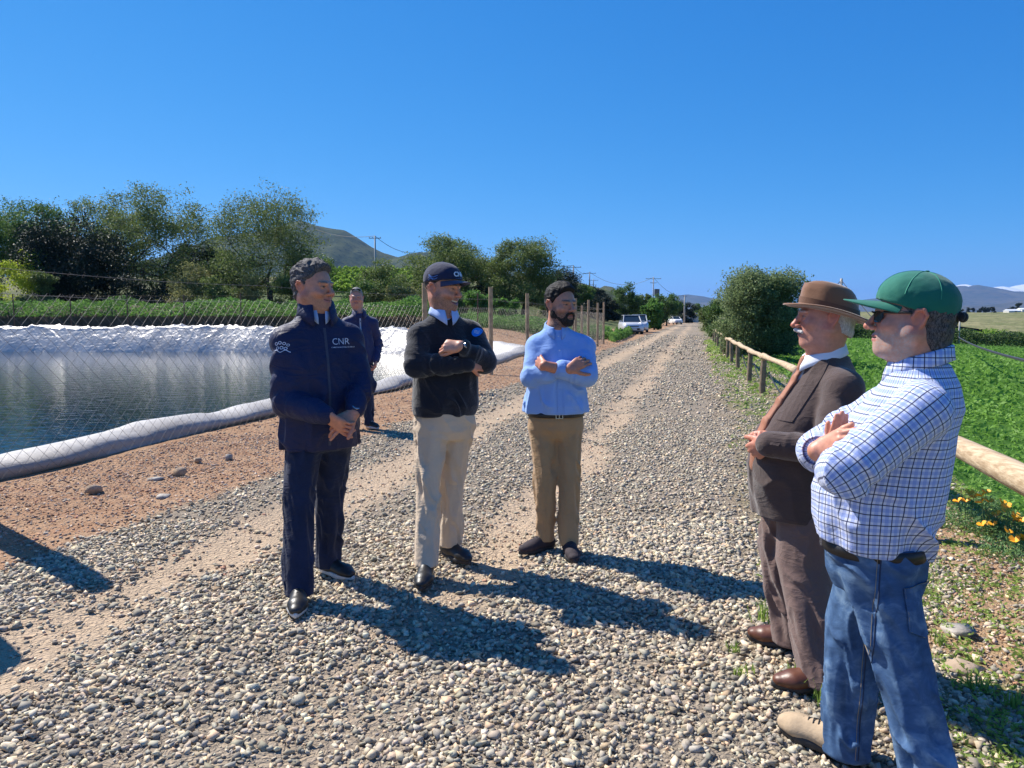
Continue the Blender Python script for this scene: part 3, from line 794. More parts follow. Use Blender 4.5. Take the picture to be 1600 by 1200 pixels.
tuft(1160, 1058, .05, 'tiny weed nearest the camera side of the brown shoes')
tuft(1525, 1080, .09, 'grass tuft beside the flat tan slab')
tuft(1470, 1010, .07, 'low grass tuft left of the pale grey slab')
tuft(1585, 1110, .10, 'grass tuft at the right edge of the picture')
tuft(1245, 1060, .07, 'weed tuft left of the hiking shoe')
# ---- orange poppies
PET = simple('poppy_petal', (.95, .42, .012), .55, var=.15, nscale=30)
LEAF_POP = leafmat('leaf_poppy', (.06, .12, .04), (.14, .24, .09), .25)
def poppy(px, py, flowers, lb, w_=.20, h=.19):
    g = G(px, py); root = empty('poppy_plant', (g[0], g[1], gz_at(g[0], g[1])), 0, lb, 'poppy plant', 'orange poppies under the rail')
    n = 900; a = rng.uniform(0, 6.283, n); q = np.sqrt(rng.uniform(0, 1, n)) * w_
    z = rng.uniform(0, 1, n) * h * (1 - .5 * (q / w_) ** 2)
    link('leaves', leaf_mesh('leaves', np.stack([np.cos(a) * q, np.sin(a) * q, z], -1), .035, .75, .22), LEAF_POP, root)
    for fx, fy in flowers:
        p = D(fx, fy, g[1] - .05 + random.uniform(-.08, .1)) - np.array(root.location)
        mb = MB(); mb.tube([(p[0] * .6, p[1] * .6, 0), (p[0] * .9, p[1] * .9, p[2] * .6), tuple(p)], .002, 4); mb.build('stem', LEAF_POP_S, root)
        mb = MB(); tl = random.uniform(-.5, .5); M = Matrix.Translation(Vector(p)) @ Matrix.Rotation(tl, 4, 'X') @ Matrix.Rotation(random.uniform(-.5, .5), 4, 'Y')
        for k in range(4):
            Rz = Matrix.Rotation(k * math.pi / 2 + .3, 4, 'Z'); s = .029
            vs = [(0, 0, 0), (.5 * s, .45 * s, .35 * s), (1.0 * s, .5 * s, .75 * s), (1.12 * s, 0, .85 * s), (1.0 * s, -.5 * s, .75 * s), (.5 * s, -.45 * s, .35 * s)]
            mb.add([M @ (Rz @ Vector(v)) for v in vs], [(0, 1, 2, 3, 4, 5)])
        mb.build('flower', PET, root, True)
LEAF_POP_S = simple('poppy_stem', (.10, .17, .06), .7)
poppy(1508, 838, [(1498, 785), (1509, 785), (1514, 773), (1521, 778)], 'poppy plant with a close cluster of blooms nearest the man in jeans')
poppy(1560, 850, [(1534, 776), (1540, 771), (1545, 785), (1534, 786), (1536, 822), (1543, 821), (1552, 822)], 'poppy plant in the middle with a low pair of blooms', .2, .2)
poppy(1592, 856, [(1558, 806), (1570, 800), (1574, 794), (1585, 807), (1586, 812), (1592, 816), (1598, 816)], 'poppy plant at the right edge with the most blooms', .2, .2)
poppy(1592, 888, [(1573, 832), (1586, 846), (1594, 844), (1599, 843)], 'lowest poppy plant at the right edge', .22, .16)
poppy(1545, 800, [(1565, 786)], 'poppy plant just under the log rail', .14, .12)
# ================================================================== MOUNTAINS AND HILLS
def mountmat(name, c1, c2, c3, sc):
    m, nt, b = newmat(name); P = texco(nt)
    n = noise(nt, P, sc, 9, .62); n2 = noise(nt, P, sc * 7, 6, .7)
    c = mixc(nt, ramp(nt, n, [(.35, 0), (.62, 1)]), c1, c2); c = mixc(nt, ramp(nt, n2, [(.5, 0), (.62, .85)]), c, c3)
    nt.links.new(c, b.inputs['Base Color']); b.inputs['Roughness'].default_value = 1; b.inputs['Specular IOR Level'].default_value = .05
    return m
def ridge(name, Y, prof, depth, mat, rough=.12, seed=0, nx=220, ny=46, front=0.0, snow=None):
    """mountain whose crest follows (photo column, photo row) pairs at distance Y; slopes fall towards and away from us"""
    px = np.array([p[0] for p in prof], float); py = np.array([p[1] for p in prof], float)
    xs = np.linspace(px[0], px[-1], nx); X = (xs - 800) / FOC * Y
    H = CAMZ + (495 - np.interp(xs, px, py)) / FOC * Y
    v = np.linspace(-1, 1, ny)
    XX, VV = np.meshgrid(X, v, indexing='ij'); HH = np.repeat(H[:, None], ny, 1)
    fall = (1 - np.abs(VV)) ** 1.15
    sc = Y / 10
    n = fbm(XX / sc, VV * depth / sc, oct=6, seed=seed); rg = 1 - 2 * np.abs(fbm(XX / sc * 1.3, VV * depth / sc * .8, oct=5, seed=seed + 7))
    Z = HH * fall + HH.max() * rough * (n + .8 * rg) * np.clip(np.abs(VV) * 3.2, 0.04, 1) * np.clip(HH / HH.max() * 1.4, .1, 1) * (1 - np.abs(VV) * .4)
    Z = Z - front * (1 - sstep(0, .35, 1 - np.abs(VV)))
    Z = np.where(np.abs(VV) > .99, -20, Z)
    idx = np.arange(nx * ny).reshape(nx, ny)
    F = np.stack([idx[:-1, :-1], idx[1:, :-1], idx[1:, 1:], idx[:-1, 1:]], -1).reshape(-1, 4)
    at = {} if snow is None else {'snow': sstep(snow[0], snow[1], Z + HH.max() * .08 * n).ravel()}
    me = npmesh(name, np.stack([XX, Y + VV * depth, Z], -1).reshape(-1, 3), F, True, at)
    o = link(name, me, mat, smooth=True); o['kind'] = 'structure'; return o
MT = mountmat('mountain_scrub', (.026, .042, .018), (.085, .095, .040), (.012, .022, .012), .012)
ridge('mountain', 2300, [(40, 480), (180, 420), (300, 392), (345, 372), (400, 366), (440, 356), (462, 348), (478, 345), (500, 353), (520, 357), (545, 361), (562, 372), (580, 385), (602, 396), (625, 403), (650, 396), (690, 394), (740, 402), (800, 420), (850, 440), (920, 470), (990, 490)], 750, MT, .13, 3)
MT2 = mountmat('hill_scrub', (.06, .07, .035), (.14, .14, .07), (.03, .045, .025), .02)
ridge('round_hill', 1500, [(890, 496), (915, 470), (932, 452), (943, 446), (955, 448), (968, 458), (985, 474), (1000, 490)], 240, MT2, .06, 5, nx=90)
MT3 = mountmat('far_range', (.06, .065, .045), (.11, .10, .07), (.04, .045, .03), .0016)
ridge('far_range', 9500, [(960, 494), (1000, 482), (1030, 467), (1050, 463), (1070, 460), (1095, 463), (1120, 468), (1160, 474), (1200, 480), (1260, 478), (1330, 470), (1400, 462), (1450, 455), (1480, 447), (1496, 446), (1508, 449), (1518, 445), (1530, 447), (1545, 450), (1560, 456), (1580, 455), (1600, 456), (1640, 452), (1800, 462), (2000, 480)], 2400, MT3, .10, 8, nx=340)
ridge('near_range', 6500, [(1080, 495), (1140, 484), (1200, 489), (1300, 488), (1400, 482), (1480, 477), (1530, 478), (1570, 473), (1600, 468), (1660, 462), (1800, 470)], 1500, MT3, .08, 12, nx=240)
m, nt, b = newmat('snow_peak')
c = mixc(nt, attr(nt, 'snow', 'Fac'), (.10, .09, .08), (.88, .88, .88)); nt.links.new(c, b.inputs['Base Color']); b.inputs['Roughness'].default_value = .8
ridge('snow_mountains', 17000, [(1300, 480), (1400, 462), (1470, 452), (1490, 446), (1500, 444), (1512, 447), (1530, 450), (1545, 449), (1558, 447), (1570, 449), (1582, 446), (1600, 443), (1640, 440), (1700, 447), (1800, 444), (1960, 470)], 3600, m, .10, 15, nx=260, snow=(180, 420))
# grassy hill with the farm on it
HM = mountmat('grassy_hill', (.13, .15, .06), (.25, .23, .12), (.045, .06, .03), .055)
ridge('grassy_hill', 520, [(1150, 500), (1230, 494), (1290, 489), (1340, 487), (1400, 489), (1470, 490), (1500, 488), (1530, 489), (1560, 488), (1600, 486), (1700, 482), (1900, 484), (2200, 494)], 330, HM, .04, 22, nx=240, front=5.5)
def hill_z(px, Y=520):
    return CAMZ + (495 - np.interp(px, [1470, 1500, 1530, 1560, 1600], [490, 488, 489, 488, 486])) / FOC * Y
for i, (px, wd, hh_, lb) in enumerate(((1500, 3.5, 3, 'left one of the dark shrubs along the crest of the grassy hill'), (1512, 4, 3.2, 'second dark shrub on the crest of the grassy hill'), (1534, 5, 4, 'middle shrub on the crest of the grassy hill'), (1545, 4, 3.4, 'shrub just left of the farm sheds on the hill'), (1580, 4, 3, 'shrub below the pointed tree on the hill'))):
    x = (px - 800) / FOC * 520
    tree('hill_shrub', (x, 520, hill_z(px) - 1.0), hh_ + 1, wd * 2, LEAF_DARK, lb, 'shrubs on the grassy hill', nleaf=900, leaf=1.0, seed=200 + i, open_=0, bottom=.05, clumps=8, limbs=False, cat='shrub')
x = (1588 - 800) / FOC * 515
tree('conifer_tree', (x, 515, hill_z(1588) - 1), 7.2, 4.6, LEAF_DARK, 'lone pointed tree beside the white farm sheds on the hill', nleaf=1500, leaf=.9, seed=220, open_=0, bottom=.1, clumps=10)
def shed(px, wd, hh_, lb, Y=512):
    x = (px - 800) / FOC * Y; z = float(hill_z(px)) - 1.0
    r_ = empty('farm_shed', (x, Y, z), 0, lb, 'building', 'sheds on the grassy hill')
    MB().box(-wd / 2, wd / 2, -3, 3, 0, hh_).build('wall', simple('shed_wall', (.75, .73, .7), .8), r_)
    MB().add([(-wd / 2 - .3, -3.4, hh_ - .1), (wd / 2 + .3, -3.4, hh_ - .1), (wd / 2 + .3, 0, hh_ + 1), (-wd / 2 - .3, 0, hh_ + 1), (-wd / 2 - .3, 3.4, hh_ - .1), (wd / 2 + .3, 3.4, hh_ - .1)], [(0, 1, 2, 3), (3, 2, 5, 4), (0, 3, 4), (1, 5, 2), (0, 4, 5, 1)]).build('roof', simple('shed_roof', (.72, .74, .76), .4), r_)
shed(1574, 5.5, 1.8, 'left white shed on the crest of the grassy hill'); shed(1582, 4, 1.6, 'small white shed between the other two on the hill'); shed(1597, 8, 2.2, 'rightmost white shed on the hill, cut by the picture edge')
# gate walls at the far end of the road
x0, x1 = (1071 - 800) / FOC * 190, (1085 - 800) / FOC * 190
r_ = empty('gate_wall', (x0, 190, 0), 0, 'grey solid gate between pale pillars at the end of the road', 'gate')
MB().box(0, x1 - x0, -.1, .1, 0, 2.1).build('panel', simple('gate_grey', (.33, .35, .36), .7), r_)
for a in (-.5, x1 - x0 + .4): MB().box(a - .4, a + .4, -.4, .4, 0, 2.6).build('pillar', simple('pillar_pale', (.5, .47, .42), .8), r_)

# ================================================================== WOODEN RAIL FENCE
m, nt, b = newmat('log_wood')
P = texco(nt); g_ = noise(nt, P, 3, 6, .6)
mp = nt.nodes.new('ShaderNodeMapping'); mp.inputs['Scale'].default_value = (60, 2.5, 60); mp.inputs['Rotation'].default_value = (0, 0, R(-14)); nt.links.new(P, mp.inputs[0])
gr = noise(nt, mp.outputs[0], 1, 5, .6)
c = mixc(nt, ramp(nt, gr, [(.35, 0), (.65, 1)]), (.34, .235, .135), (.60, .47, .31)); c = mixc(nt, ramp(nt, g_, [(.6, 0), (.72, .6)]), c, (.26, .20, .14))
nt.links.new(c, b.inputs['Base Color']); b.inputs['Roughness'].default_value = .8; bump(nt, b, gr, .4, .01); LOGM = m
POSTM = simple('post_wood', (.21, .155, .10), .9, var=.4, nscale=9, bumpk=.5)
RAIL_PX = [(1114.6, 534, 511), (1118, 536.5, 512), (1121.5, 541, 514), (1127, 549, 518.5), (1131.5, 553, 521), (1136, 559, 525), (1143, 566, 530), (1153, 575, 536), (1170, 594, 544), (1191, 613, 555)]
fence = empty('rail_fence', (4.7, 13.5, 0), 0, 'low rustic fence of one long log rail on short round posts', 'fence')
fo = np.array(fence.location)
posts = []
for px, yb, yt in RAIL_PX:
    g = G(px, yb, .03); posts.append((g[0], g[1]))
for Yp in (10.25, 7.6, 4.6, 1.9, -.8):
    posts.append((1.62 + .245 * Yp, Yp))
posts = posts
HT = []
for i, (x, y) in enumerate(posts):
    z0 = gz_at(x, y); h = .72 + random.uniform(-.02, .03); HT.append(z0 + h)
    a = Vector((x, y, z0 - .2)) - Vector(fo); bt = Vector((x + random.uniform(-.03, .03), y + random.uniform(-.03, .03), z0 + h - .04)) - Vector(fo)
    MB().tube([a, (a * .5 + bt * .5) + Vector((random.uniform(-.01, .01), 0, 0)), bt], [.062, .058, .055], 12, True, .03).build('post', POSTM, fence, False)
for i in range(len(posts) - 1):
    if i not in (0, 2, 4, 6, 7, 8, 9, 10, 11, 12, 13): pass
    p0, p1 = posts[i], posts[i + 1]
    A = Vector((p0[0], p0[1], HT[i])) - Vector(fo); B_ = Vector((p1[0], p1[1], HT[i + 1])) - Vector(fo)
    d = (B_ - A).normalized(); A2 = A - d * .05; B2 = B_ + d * .05
    n_ = 12; pts = []; rad = []
    bow = random.uniform(-.015, .02); sid = random.uniform(-.02, .02)
    for k in range(n_ + 1):
        t = k / n_; s_ = math.sin(math.pi * t)
        pts.append(A2.lerp(B2, t) + Vector((sid * s_, 0, bow * s_ + (.022 if i % 2 else -.004) + .006 * math.sin(9 * t + i)))); rad.append(.052 + .009 * math.sin(5 * t + i) + (.008 if i > 9 else 0))
    MB().tube(pts, rad, 16, True, .05).build('rail', LOGM, fence, True)
# black irrigation hose slung below the rail
mb = MB(); pts = []
for i in range(4, 11):
    x, y = posts[i]
    for k in range(6):
        t = k / 6; xx = x + (posts[i + 1][0] - x) * t; yy = y + (posts[i + 1][1] - y) * t
        pts.append((xx + .12, yy, gz_at(xx, yy) + .42 - .26 * math.sin(math.pi * t)))
mb.tube(pts, .014, 8)
tag(mb.build('hose', simple('hose_black', (.02, .02, .022), .5), None, True), 'thin black irrigation hose sagging behind the rail fence posts', 'hose')
g = G(1222, 579)
mb = MB(); mb.box(-.5, .5, -.14, .14, 0, .12); o = mb.build('white_trough', simple('trough_white', (.75, .76, .77), .5), None, bevel=.03); o.location = (g[0] + .6, g[1] + .4, gz_at(g[0] + .6, g[1] + .4) + .02); o.rotation_euler = (0, 0, .4)
tag(o, 'small white object lying on the dry leaves beyond the rail fence', 'trough')

# ================================================================== CHAIN LINK FENCES
WIRE = simple('galvanised_wire', (.17, .16, .15), .5, .6, var=.1)
WIREF = simple('rusty_wire', (.10, .08, .065), .6, .4, var=.2)
WOODP = simple('fence_post_wood', (.42, .29, .17), .9, var=.35, nscale=7, bumpk=.4)
STEELP = simple('steel_post', (.17, .09, .06), .7, .3, var=.3)
def tubes_np(A, B, rad, k=3):
    """many straight thin wires as one mesh"""
    A = np.array(A, float); B = np.array(B, float); d = B - A; d /= np.linalg.norm(d, axis=1)[:, None]
    u = np.cross(d, [0, 0, 1.0]); ln = np.linalg.norm(u, axis=1)[:, None]; u = np.where(ln < 1e-3, [1, 0, 0], u / np.maximum(ln, 1e-6)); v = np.cross(d, u)
    ang = np.arange(k) * 2 * math.pi / k; n = len(A)
    ring = (u[:, None] * np.cos(ang)[None, :, None] + v[:, None] * np.sin(ang)[None, :, None]) * rad
    V_ = np.concatenate([A[:, None] + ring, B[:, None] + ring], 1).reshape(-1, 3)
    base = (np.arange(n) * 2 * k)[:, None, None]
    q = np.array([[j, (j + 1) % k, (j + 1) % k + k, j + k] for j in range(k)])[None]
    return V_, (base + q).reshape(-1, 4)
def mesh_panel(root, a, b_, za, zb, h0a, h0b, h1a, h1b, cell, rad, mat):
    """diamond wire netting between two posts; heights h0/h1 at each end"""
    L = math.hypot(b_[0] - a[0], b_[1] - a[1]); A = []; B = []
    Hm = (h1a - h0a); step = cell
    def P3(s, h): 
        t = s / L; return (a[0] + (b_[0] - a[0]) * t, a[1] + (b_[1] - a[1]) * t, (za + h0a) * (1 - t) + (zb + h0b) * t + h)
    run = Hm * .95
    n = int((L + run) / step) + 1
    for i in range(n):
        s0 = i * step - run
        for dirn in (1, -1):
            s_lo, s_hi = (s0, s0 + run) if dirn == 1 else (s0 + run, s0)
            # clip to panel
            ta, tb = 0.0, 1.0
            for lim, sg in ((0, 1), (L, -1)):
                fa = (s_lo - lim) * sg; fb = (s_hi - lim) * sg
                if fa < 0 and fb < 0: ta = 2
                elif fa < 0: ta = max(ta, -fa / (fb - fa))
                elif fb < 0: tb = min(tb, fa / (fa - fb))
            if ta >= tb: continue
            A.append(P3(s_lo + (s_hi - s_lo) * ta, Hm * ta)); B.append(P3(s_lo + (s_hi - s_lo) * tb, Hm * tb))
    if not A: return
    V_, F_ = tubes_np(A, B, rad)
    link('wire_netting', npmesh('wire_netting', V_ - np.array(root.location), F_), mat, root)
def chain_fence(name, pts, label, cell, rad, top, strands, post_r, post_h, posts_mat, wire, postmask=None, woodtop=True):
    root = empty(name, (pts[0][0], pts[0][1], 0), 0, label, 'fence'); o_ = np.array([pts[0][0], pts[0][1], 0])
    zs = [float(base_h(np.array([p[0]]), np.array([p[1]]))[0]) for p in pts]
    for i in range(len(pts) - 1):
        mesh_panel(root, pts[i], pts[i + 1], zs[i], zs[i + 1], .03, .03, top + .03, top + .03, cell, rad, wire)
        for s_ in strands:
            A = []; B = []; n = 8
            for k in range(n):
                t0, t1 = k / n, (k + 1) / n
                f = lambda t: (pts[i][0] * (1 - t) + pts[i + 1][0] * t, pts[i][1] * (1 - t) + pts[i + 1][1] * t, zs[i] * (1 - t) + zs[i + 1] * t + s_ - .03 * math.sin(math.pi * t))
                A.append(f(t0)); B.append(f(t1))
                if s_ > top + .1:      # barbs
                    for kk in range(3):
                        t = t0 + (t1 - t0) * kk / 3; p = f(t)
                        A.append((p[0] - .012, p[1], p[2] - .018)); B.append((p[0] + .012, p[1], p[2] + .018))
            V_, F_ = tubes_np(A, B, rad * 1.15); link('strand', npmesh('strand', V_ - o_, F_), wire, root)
    for i, p in enumerate(pts):
        if postmask is not None and not postmask[i]: continue
        hgt = post_h * random.uniform(.97, 1.03)
        lx, ly = random.uniform(-.02, .02), random.uniform(-.02, .02)
        MB().tube([(p[0] - o_[0], p[1] - o_[1], zs[i] - .3), (p[0] - o_[0] + lx * .5, p[1] - o_[1] + ly * .5, zs[i] + hgt / 2), (p[0] - o_[0] + lx, p[1] - o_[1] + ly, zs[i] + hgt)], [post_r * 1.04, post_r, post_r * .95], 10, True, .03).build('post', posts_mat, root)
    return root
NF = [(-6.35, .6), (-5.6, 3.2), (-4.73, 6.45), (-3.62, 10.4), (-1.80, 14.75), (-.55, 18.6), (.48, 21.9), (1.55, 25.6), (2.6, 29.2), (3.55, 33.2), (4.4, 36.6), (5.15, 40.0)]
NFZ = [0] * 12
chain_fence('chain_link_fence', NF, 'tall chain link fence with wooden posts and barbed wire beside the road', .15, .0019, 1.72, [1.74, 1.97], .058, 2.28, WOODP, WIRE, [1, 0, 0, 0, 1, 1, 1, 1, 1, 1, 1, 1])
# the fence turns away from the road after its last posts
NB = [(5.15, 40.0), (4.2, 42.8), (3.3, 45.6), (2.4, 48.6)]
chain_fence('return_fence', NB, 'dense end run of the chain link fence where it turns away from the road', .12, .0026, 1.72, [1.74, 1.97], .07, 2.2, WOODP, WIRE, [0, 1, 1, 1])
FF_ = [(-56 + i * 3.55, 44.6 + .0 * i) for i in range(14)] + [(-5.0, 43.4), (-2.0, 41.6), (.9, 39.2), (3.2, 37.2), (4.4, 36.9)]
chain_fence('pond_back_fence', FF_, 'wire fence on thin rusty posts along the far bank of the pond', .24, .0030, 1.95, [2.0], .035, 2.1, STEELP, WIREF, [1] * 18 + [0])
# thick post left of the picture, plus an added stand-in for a bystander's shadow
def stout(x, y, h, r, lb):
    o = MB().tube([(0, 0, -.3), (0, 0, h * .5), (0, 0, h)], [r, r * .97, r * .95], 14, True, .03).build('shadow_post', WOODP, None); o.location = (x, y, gz_at(x, y)); tag(o, lb, 'post')
stout(-3.98, 5.15, 2.25, .11, 'thick wooden gate post left of the picture casting the long bar shadow')
stout(-3.70, 4.0, 1.85, .20, 'unseen stump standing in for a bystander, added for its shadow at left')
# pipes and a brushwood heap beyond the pond corner
def brush(px, yb, w_, h, lb, seed):
    g = G(px, yb, .3); r = random.Random(seed); mb = MB()
    for _ in range(240):
        a = r.uniform(0, 3.14); x, y = r.gauss(0, w_ / 3), r.gauss(0, .5); z = r.uniform(0, h) * math.exp(-(x / w_ * 2) ** 2); l = r.uniform(.3, 1)
        mb.tube([(x, y, z), (x + math.cos(a) * l, y + math.sin(a) * l * .5, z + r.uniform(-.1, .5))], [.02, .008], 4, False)
    o = mb.build('brush_pile', simple('brush_brown', (.12, .075, .05), .95, var=.4), None); o.location = g; tag(o, lb, 'brush pile')
brush(838, 516, 2.4, 1.2, 'heap of dry brown brushwood behind the corner of the pond', 4)
g = G(838, 512, .3)
mb = MB(); mb.tube([(-1.0, 0, 0), (-1.0, 0, 1.3), (-.9, 0, 1.35), (0.1, 0, 1.35), (.2, 0, 1.45), (.2, 0, 1.9)], .05, 10); o = mb.build('bent_pipe', simple('pipe_yellow', (.42, .27, .10), .6), None, True); o.location = g; tag(o, 'bent yellowish pipe standing in front of the brushwood heap', 'pipe')

# ================================================================== UTILITY POLES
CONC = simple('pole_concrete', (.42, .40, .37), .85, var=.15)
STEELD = simple('cross_arm', (.16, .15, .15), .6)
CABLE = simple('cable_black', (.03, .03, .035), .6)
INS = simple('insulator', (.35, .2, .15), .3)
def pole(px, top, Y, lb, arms=((.35, 2.2),), transformer=False, r=.16, group='utility poles', base=None):
    x = (px - 800) / FOC * Y; zb = gz_at(x, Y) if base is None else base; zt = CAMZ + (495 - top) / FOC * Y; H = zt - zb
    root = empty('utility_pole', (x, Y, zb), 0, lb, 'utility pole', group)
    MB().tube([(0, 0, 0), (0, 0, H)], [r, r * .6], 10).build('shaft', CONC, root, True)
    for off, wd in arms:
        a = MB().box(-wd / 2, wd / 2, -.05, .05, H - off - .04, H - off + .04).build('cross_arm', STEELD, root)
        for k in (-.46, -.2, .46): MB().lathe([(.02, H - off + .04), (.045, H - off + .07), (.035, H - off + .12), (.045, H - off + .15), (.02, H - off + .18)], 8, Matrix.Translation((k * wd, 0, 0))).build('insulator', INS, a)
    if transformer: MB().box(.25, 1.15, -.4, .4, H - 3.6, H - 2.3).build('transformer', STEELD, root)
    return x, Y, zt - (arms[0][0] if arms else 0) + .3
pA = pole(589, 371, 95, 'utility pole standing above the vines in front of the mountain', ((.3, 1.6),))
pB = pole(895, 416, 120, 'double armed utility pole just right of the black haired man', ((.3, 2.6), (2.2, 2.4)))
pC = pole(920, 426, 150, 'utility pole with one arm, second from the black haired man', ((.3, 2.6),))
pD = pole(926, 437, 190, 'smallest utility pole beside the round hill', ((.3, 2.6), (1.5, 1.6)))
pE = pole(1019, 434, 140, 'utility pole carrying a transformer above the silver car', ((.3, 3.0), (1.1, 1.2)), True)
pF = pole(1068, 462, 165, 'plain pale utility pole at the end of the road', ((.2, .9),), r=.22)
pG = pole(72, 328, 88, 'thin pole rising through the trees at far left', ((.3, 2.2),), r=.10)
pH = pole(1310, 436, 42, 'dark pole top showing above the brown hat', (), r=.12)
pI = pole(1497, 499, 95, 'short pale post standing in front of the dark vine row', (), r=.14)
def cable(a, b_, lb, sag=.6, r=.012, grp='overhead wires'):
    a = Vector(a); b_ = Vector(b_); pts = [a.lerp(b_, k / 16) - Vector((0, 0, sag * 4 * (k / 16) * (1 - k / 16))) for k in range(17)]
    tag(MB().tube(pts, r, 5).build('overhead_wire', CABLE, None), lb, 'wire', grp)
cable(pA, ((662 - 800) / FOC * 100, 100, CAMZ + (495 - 395) / FOC * 100), 'wire running down right from the pole above the vines', .9, .03)
cable(pA, ((500 - 800) / FOC * 110, 110, CAMZ + (495 - 362) / FOC * 110), 'wire running left from the pole above the vines', .5, .03)
cable(pB, ((850 - 800) / FOC * 110, 110, CAMZ + (495 - 417) / FOC * 110), 'wire leaving left from the double armed pole', .1, .035)
cable(pB, pC, 'wire between the double armed pole and its neighbour', .8, .03)
cable(pC, pE, 'wire sagging to the pole with the transformer', 2.0, .03)
cable(pE, pF, 'wire from the transformer pole to the pale pole', 1.2, .03)
cable((pH[0], pH[1], pH[2] - .4), (13.6, 26, 1.0), 'stay wire slanting down right from the pole behind the hat', .05, .02)
cable((pH[0], pH[1], pH[2] - .4), (17.6, 42, 2.1), 'stay wire slanting down left from the pole behind the hat', .05, .02)
cable(((1497 - 800) / FOC * 40, 40, CAMZ + (495 - 527) / FOC * 40), ((1640 - 800) / FOC * 12, 12, CAMZ + (495 - 572) / FOC * 12), 'thick grey cable crossing above the crop field at right', .12, .035)

# ================================================================== CARS
PAINT = simple('car_paint_silver', (.62, .63, .65), .28, .25, var=.03); PAINTW = simple('car_paint_white', (.75, .75, .74), .3, var=.03)
GLASS = simple('car_glass', (.02, .03, .04), .06, var=.05, spec=.8); TYRE = simple('tyre', (.03, .03, .03), .85); RIM = simple('rim', (.35, .35, .36), .35, .7); BLK = simple('black_trim', (.02, .02, .02), .5)
LAMP = simple('headlight_lens', (.7, .72, .75), .1, .3, var=.05); PLATE = simple('plate', (.8, .8, .78), .5)
def loftx(sections, mat, name, root, smooth=True):
    """sections: list of (y, [(x,z)...]) closed rings"""
    mb = MB(); n = len(sections[0][1]); vs = []; fs = []
    for y, ring in sections: vs += [(x, y, z) for x, z in ring]
    for i in range(len(sections) - 1):
        for k in range(n): fs.append((i * n + k, i * n + (k + 1) % n, (i + 1) * n + (k + 1) % n, (i + 1) * n + k))
    fs.append(tuple(range(n))); fs.append(tuple(range((len(sections) - 1) * n, len(sections) * n)))
    mb.add(vs, fs); return mb.build(name, mat, root, smooth)
def suv(loc, rz, paint, lb, H=1.68, W=1.84, L=4.5, pickup=False):
    root = empty('parked_car', loc, rz, lb, 'car')
    h = W / 2
    def ring(z0, z1, w0, w1, wm, zm):
        return [(-w0, z0), (w0, z0), (wm, z0 + .12), (wm, zm), (w1, z1 - .03), (w1 * .85, z1), (-w1 * .85, z1), (-w1, z1 - .03), (-wm, zm), (-wm, z0 + .12)]
    bd = [(-2.25, ring(.32, .78, .62, .60, .70, .55)), (-2.12, ring(.24, .90, .78, .74, .86, .6)), (-1.85, ring(.22, .99, .84, .80, .91, .7)), (-1.1, ring(.22, 1.06, .88, .84, .92, .8)), (.2, ring(.22, 1.08, .88, .86, .92, .85)), (1.5, ring(.24, 1.08, .88, .86, .92, .85)), (2.1, ring(.3, 1.02, .84, .8, .88, .8)), (2.25, ring(.4, .9, .75, .7, .8, .7))]
    body = loftx(bd, paint, 'body', root)
    cab = [(-1.15, [(-.80, 1.02), (.80, 1.02), (.78, 1.06), (-.78, 1.06)]), (-.45, [(-.83, 1.02), (.83, 1.02), (.66, H - .06), (-.66, H - .06)]), (0, [(-.83, 1.02), (.83, 1.02), (.66, H), (-.66, H)]), (1.3 if not pickup else .6, [(-.83, 1.02), (.83, 1.02), (.64, H - .04), (-.64, H - .04)]), (2.05 if not pickup else .95, [(-.8, 1.02), (.8, 1.02), (.70, 1.12), (-.70, 1.12)])]
    loftx(cab, GLASS, 'windows', root, False)
    MB().box(-.66, .66, -.50, 1.35 if not pickup else .65, H - .03, H + .02).build('roof', paint, root, bevel=.02)
    for sx in (-1, 1):
        MB().tube([(sx * .80, -1.18, 1.04), (sx * .665, -.46, H - .03)], .04, 6).build('pillar', paint, root)
        MB().tube([(sx * .82, .25, 1.04), (sx * .67, .25, H - .03)], .035, 6).build('pillar', BLK, root)
        mi = MB().box(sx * 1.0 - .11, sx * 1.0 + .11, -.95, -.83, 1.03, 1.18).build('mirror', paint, root, bevel=.03)
        hl = MB().add([(sx * .50, -2.215, .72), (sx * .80, -2.08, .80), (sx * .84, -1.86, .90), (sx * .56, -2.17, .80)], [(0, 1, 2, 3)]); hl.build('headlight', LAMP, root)
        for yy in (-1.35, 1.35):
            M = Matrix.Translation((sx * .80, yy, .36)) @ Matrix.Rotation(math.pi / 2, 4, 'Y')
            t = MB().lathe([(.20, -.115), (.33, -.115), (.36, -.08), (.36, .08), (.33, .115), (.20, .115)], 24, M).build('wheel', TYRE, root, False)
            MB().lathe([(.05, -.118), (.21, -.12), (.21, .12), (.05, .118)], 16, M).build('rim', RIM, t)
    MB().box(-.42, .42, -2.275, -2.22, .66, .72).build('grille', BLK, root)
    MB().box(-.50, .50, -2.285, -2.2, .36, .54).build('grille', BLK, root)
    for sx in (-1, 1): MB().add([(sx * .56, -2.262, .36), (sx * .74, -2.20, .38), (sx * .80, -2.16, .52), (sx * .60, -2.25, .50)], [(0, 1, 2, 3)]).build('fog_light_recess', BLK, root)
    MB().box(-.26, .26, -2.31, -2.286, .40, .51).build('number_plate', PLATE, root)
    MB().box(-.7, .7, -2.24, -2.1, .20, .30).build('bumper_skirt', BLK, root)
    return root
g = G(992, 522.5); suv((g[0] + .0, g[1] + 2.3, gz_at(g[0], g[1] + 2)), R(-2), PAINT, 'silver SUV parked facing us at the left edge of the road', 1.66)
g = G(1008, 520.5); suv((g[0] + .15, g[1] + 4.2, gz_at(g[0], g[1] + 4)), R(-10), PAINT, 'second silver car mostly hidden behind the silver SUV', 1.72)
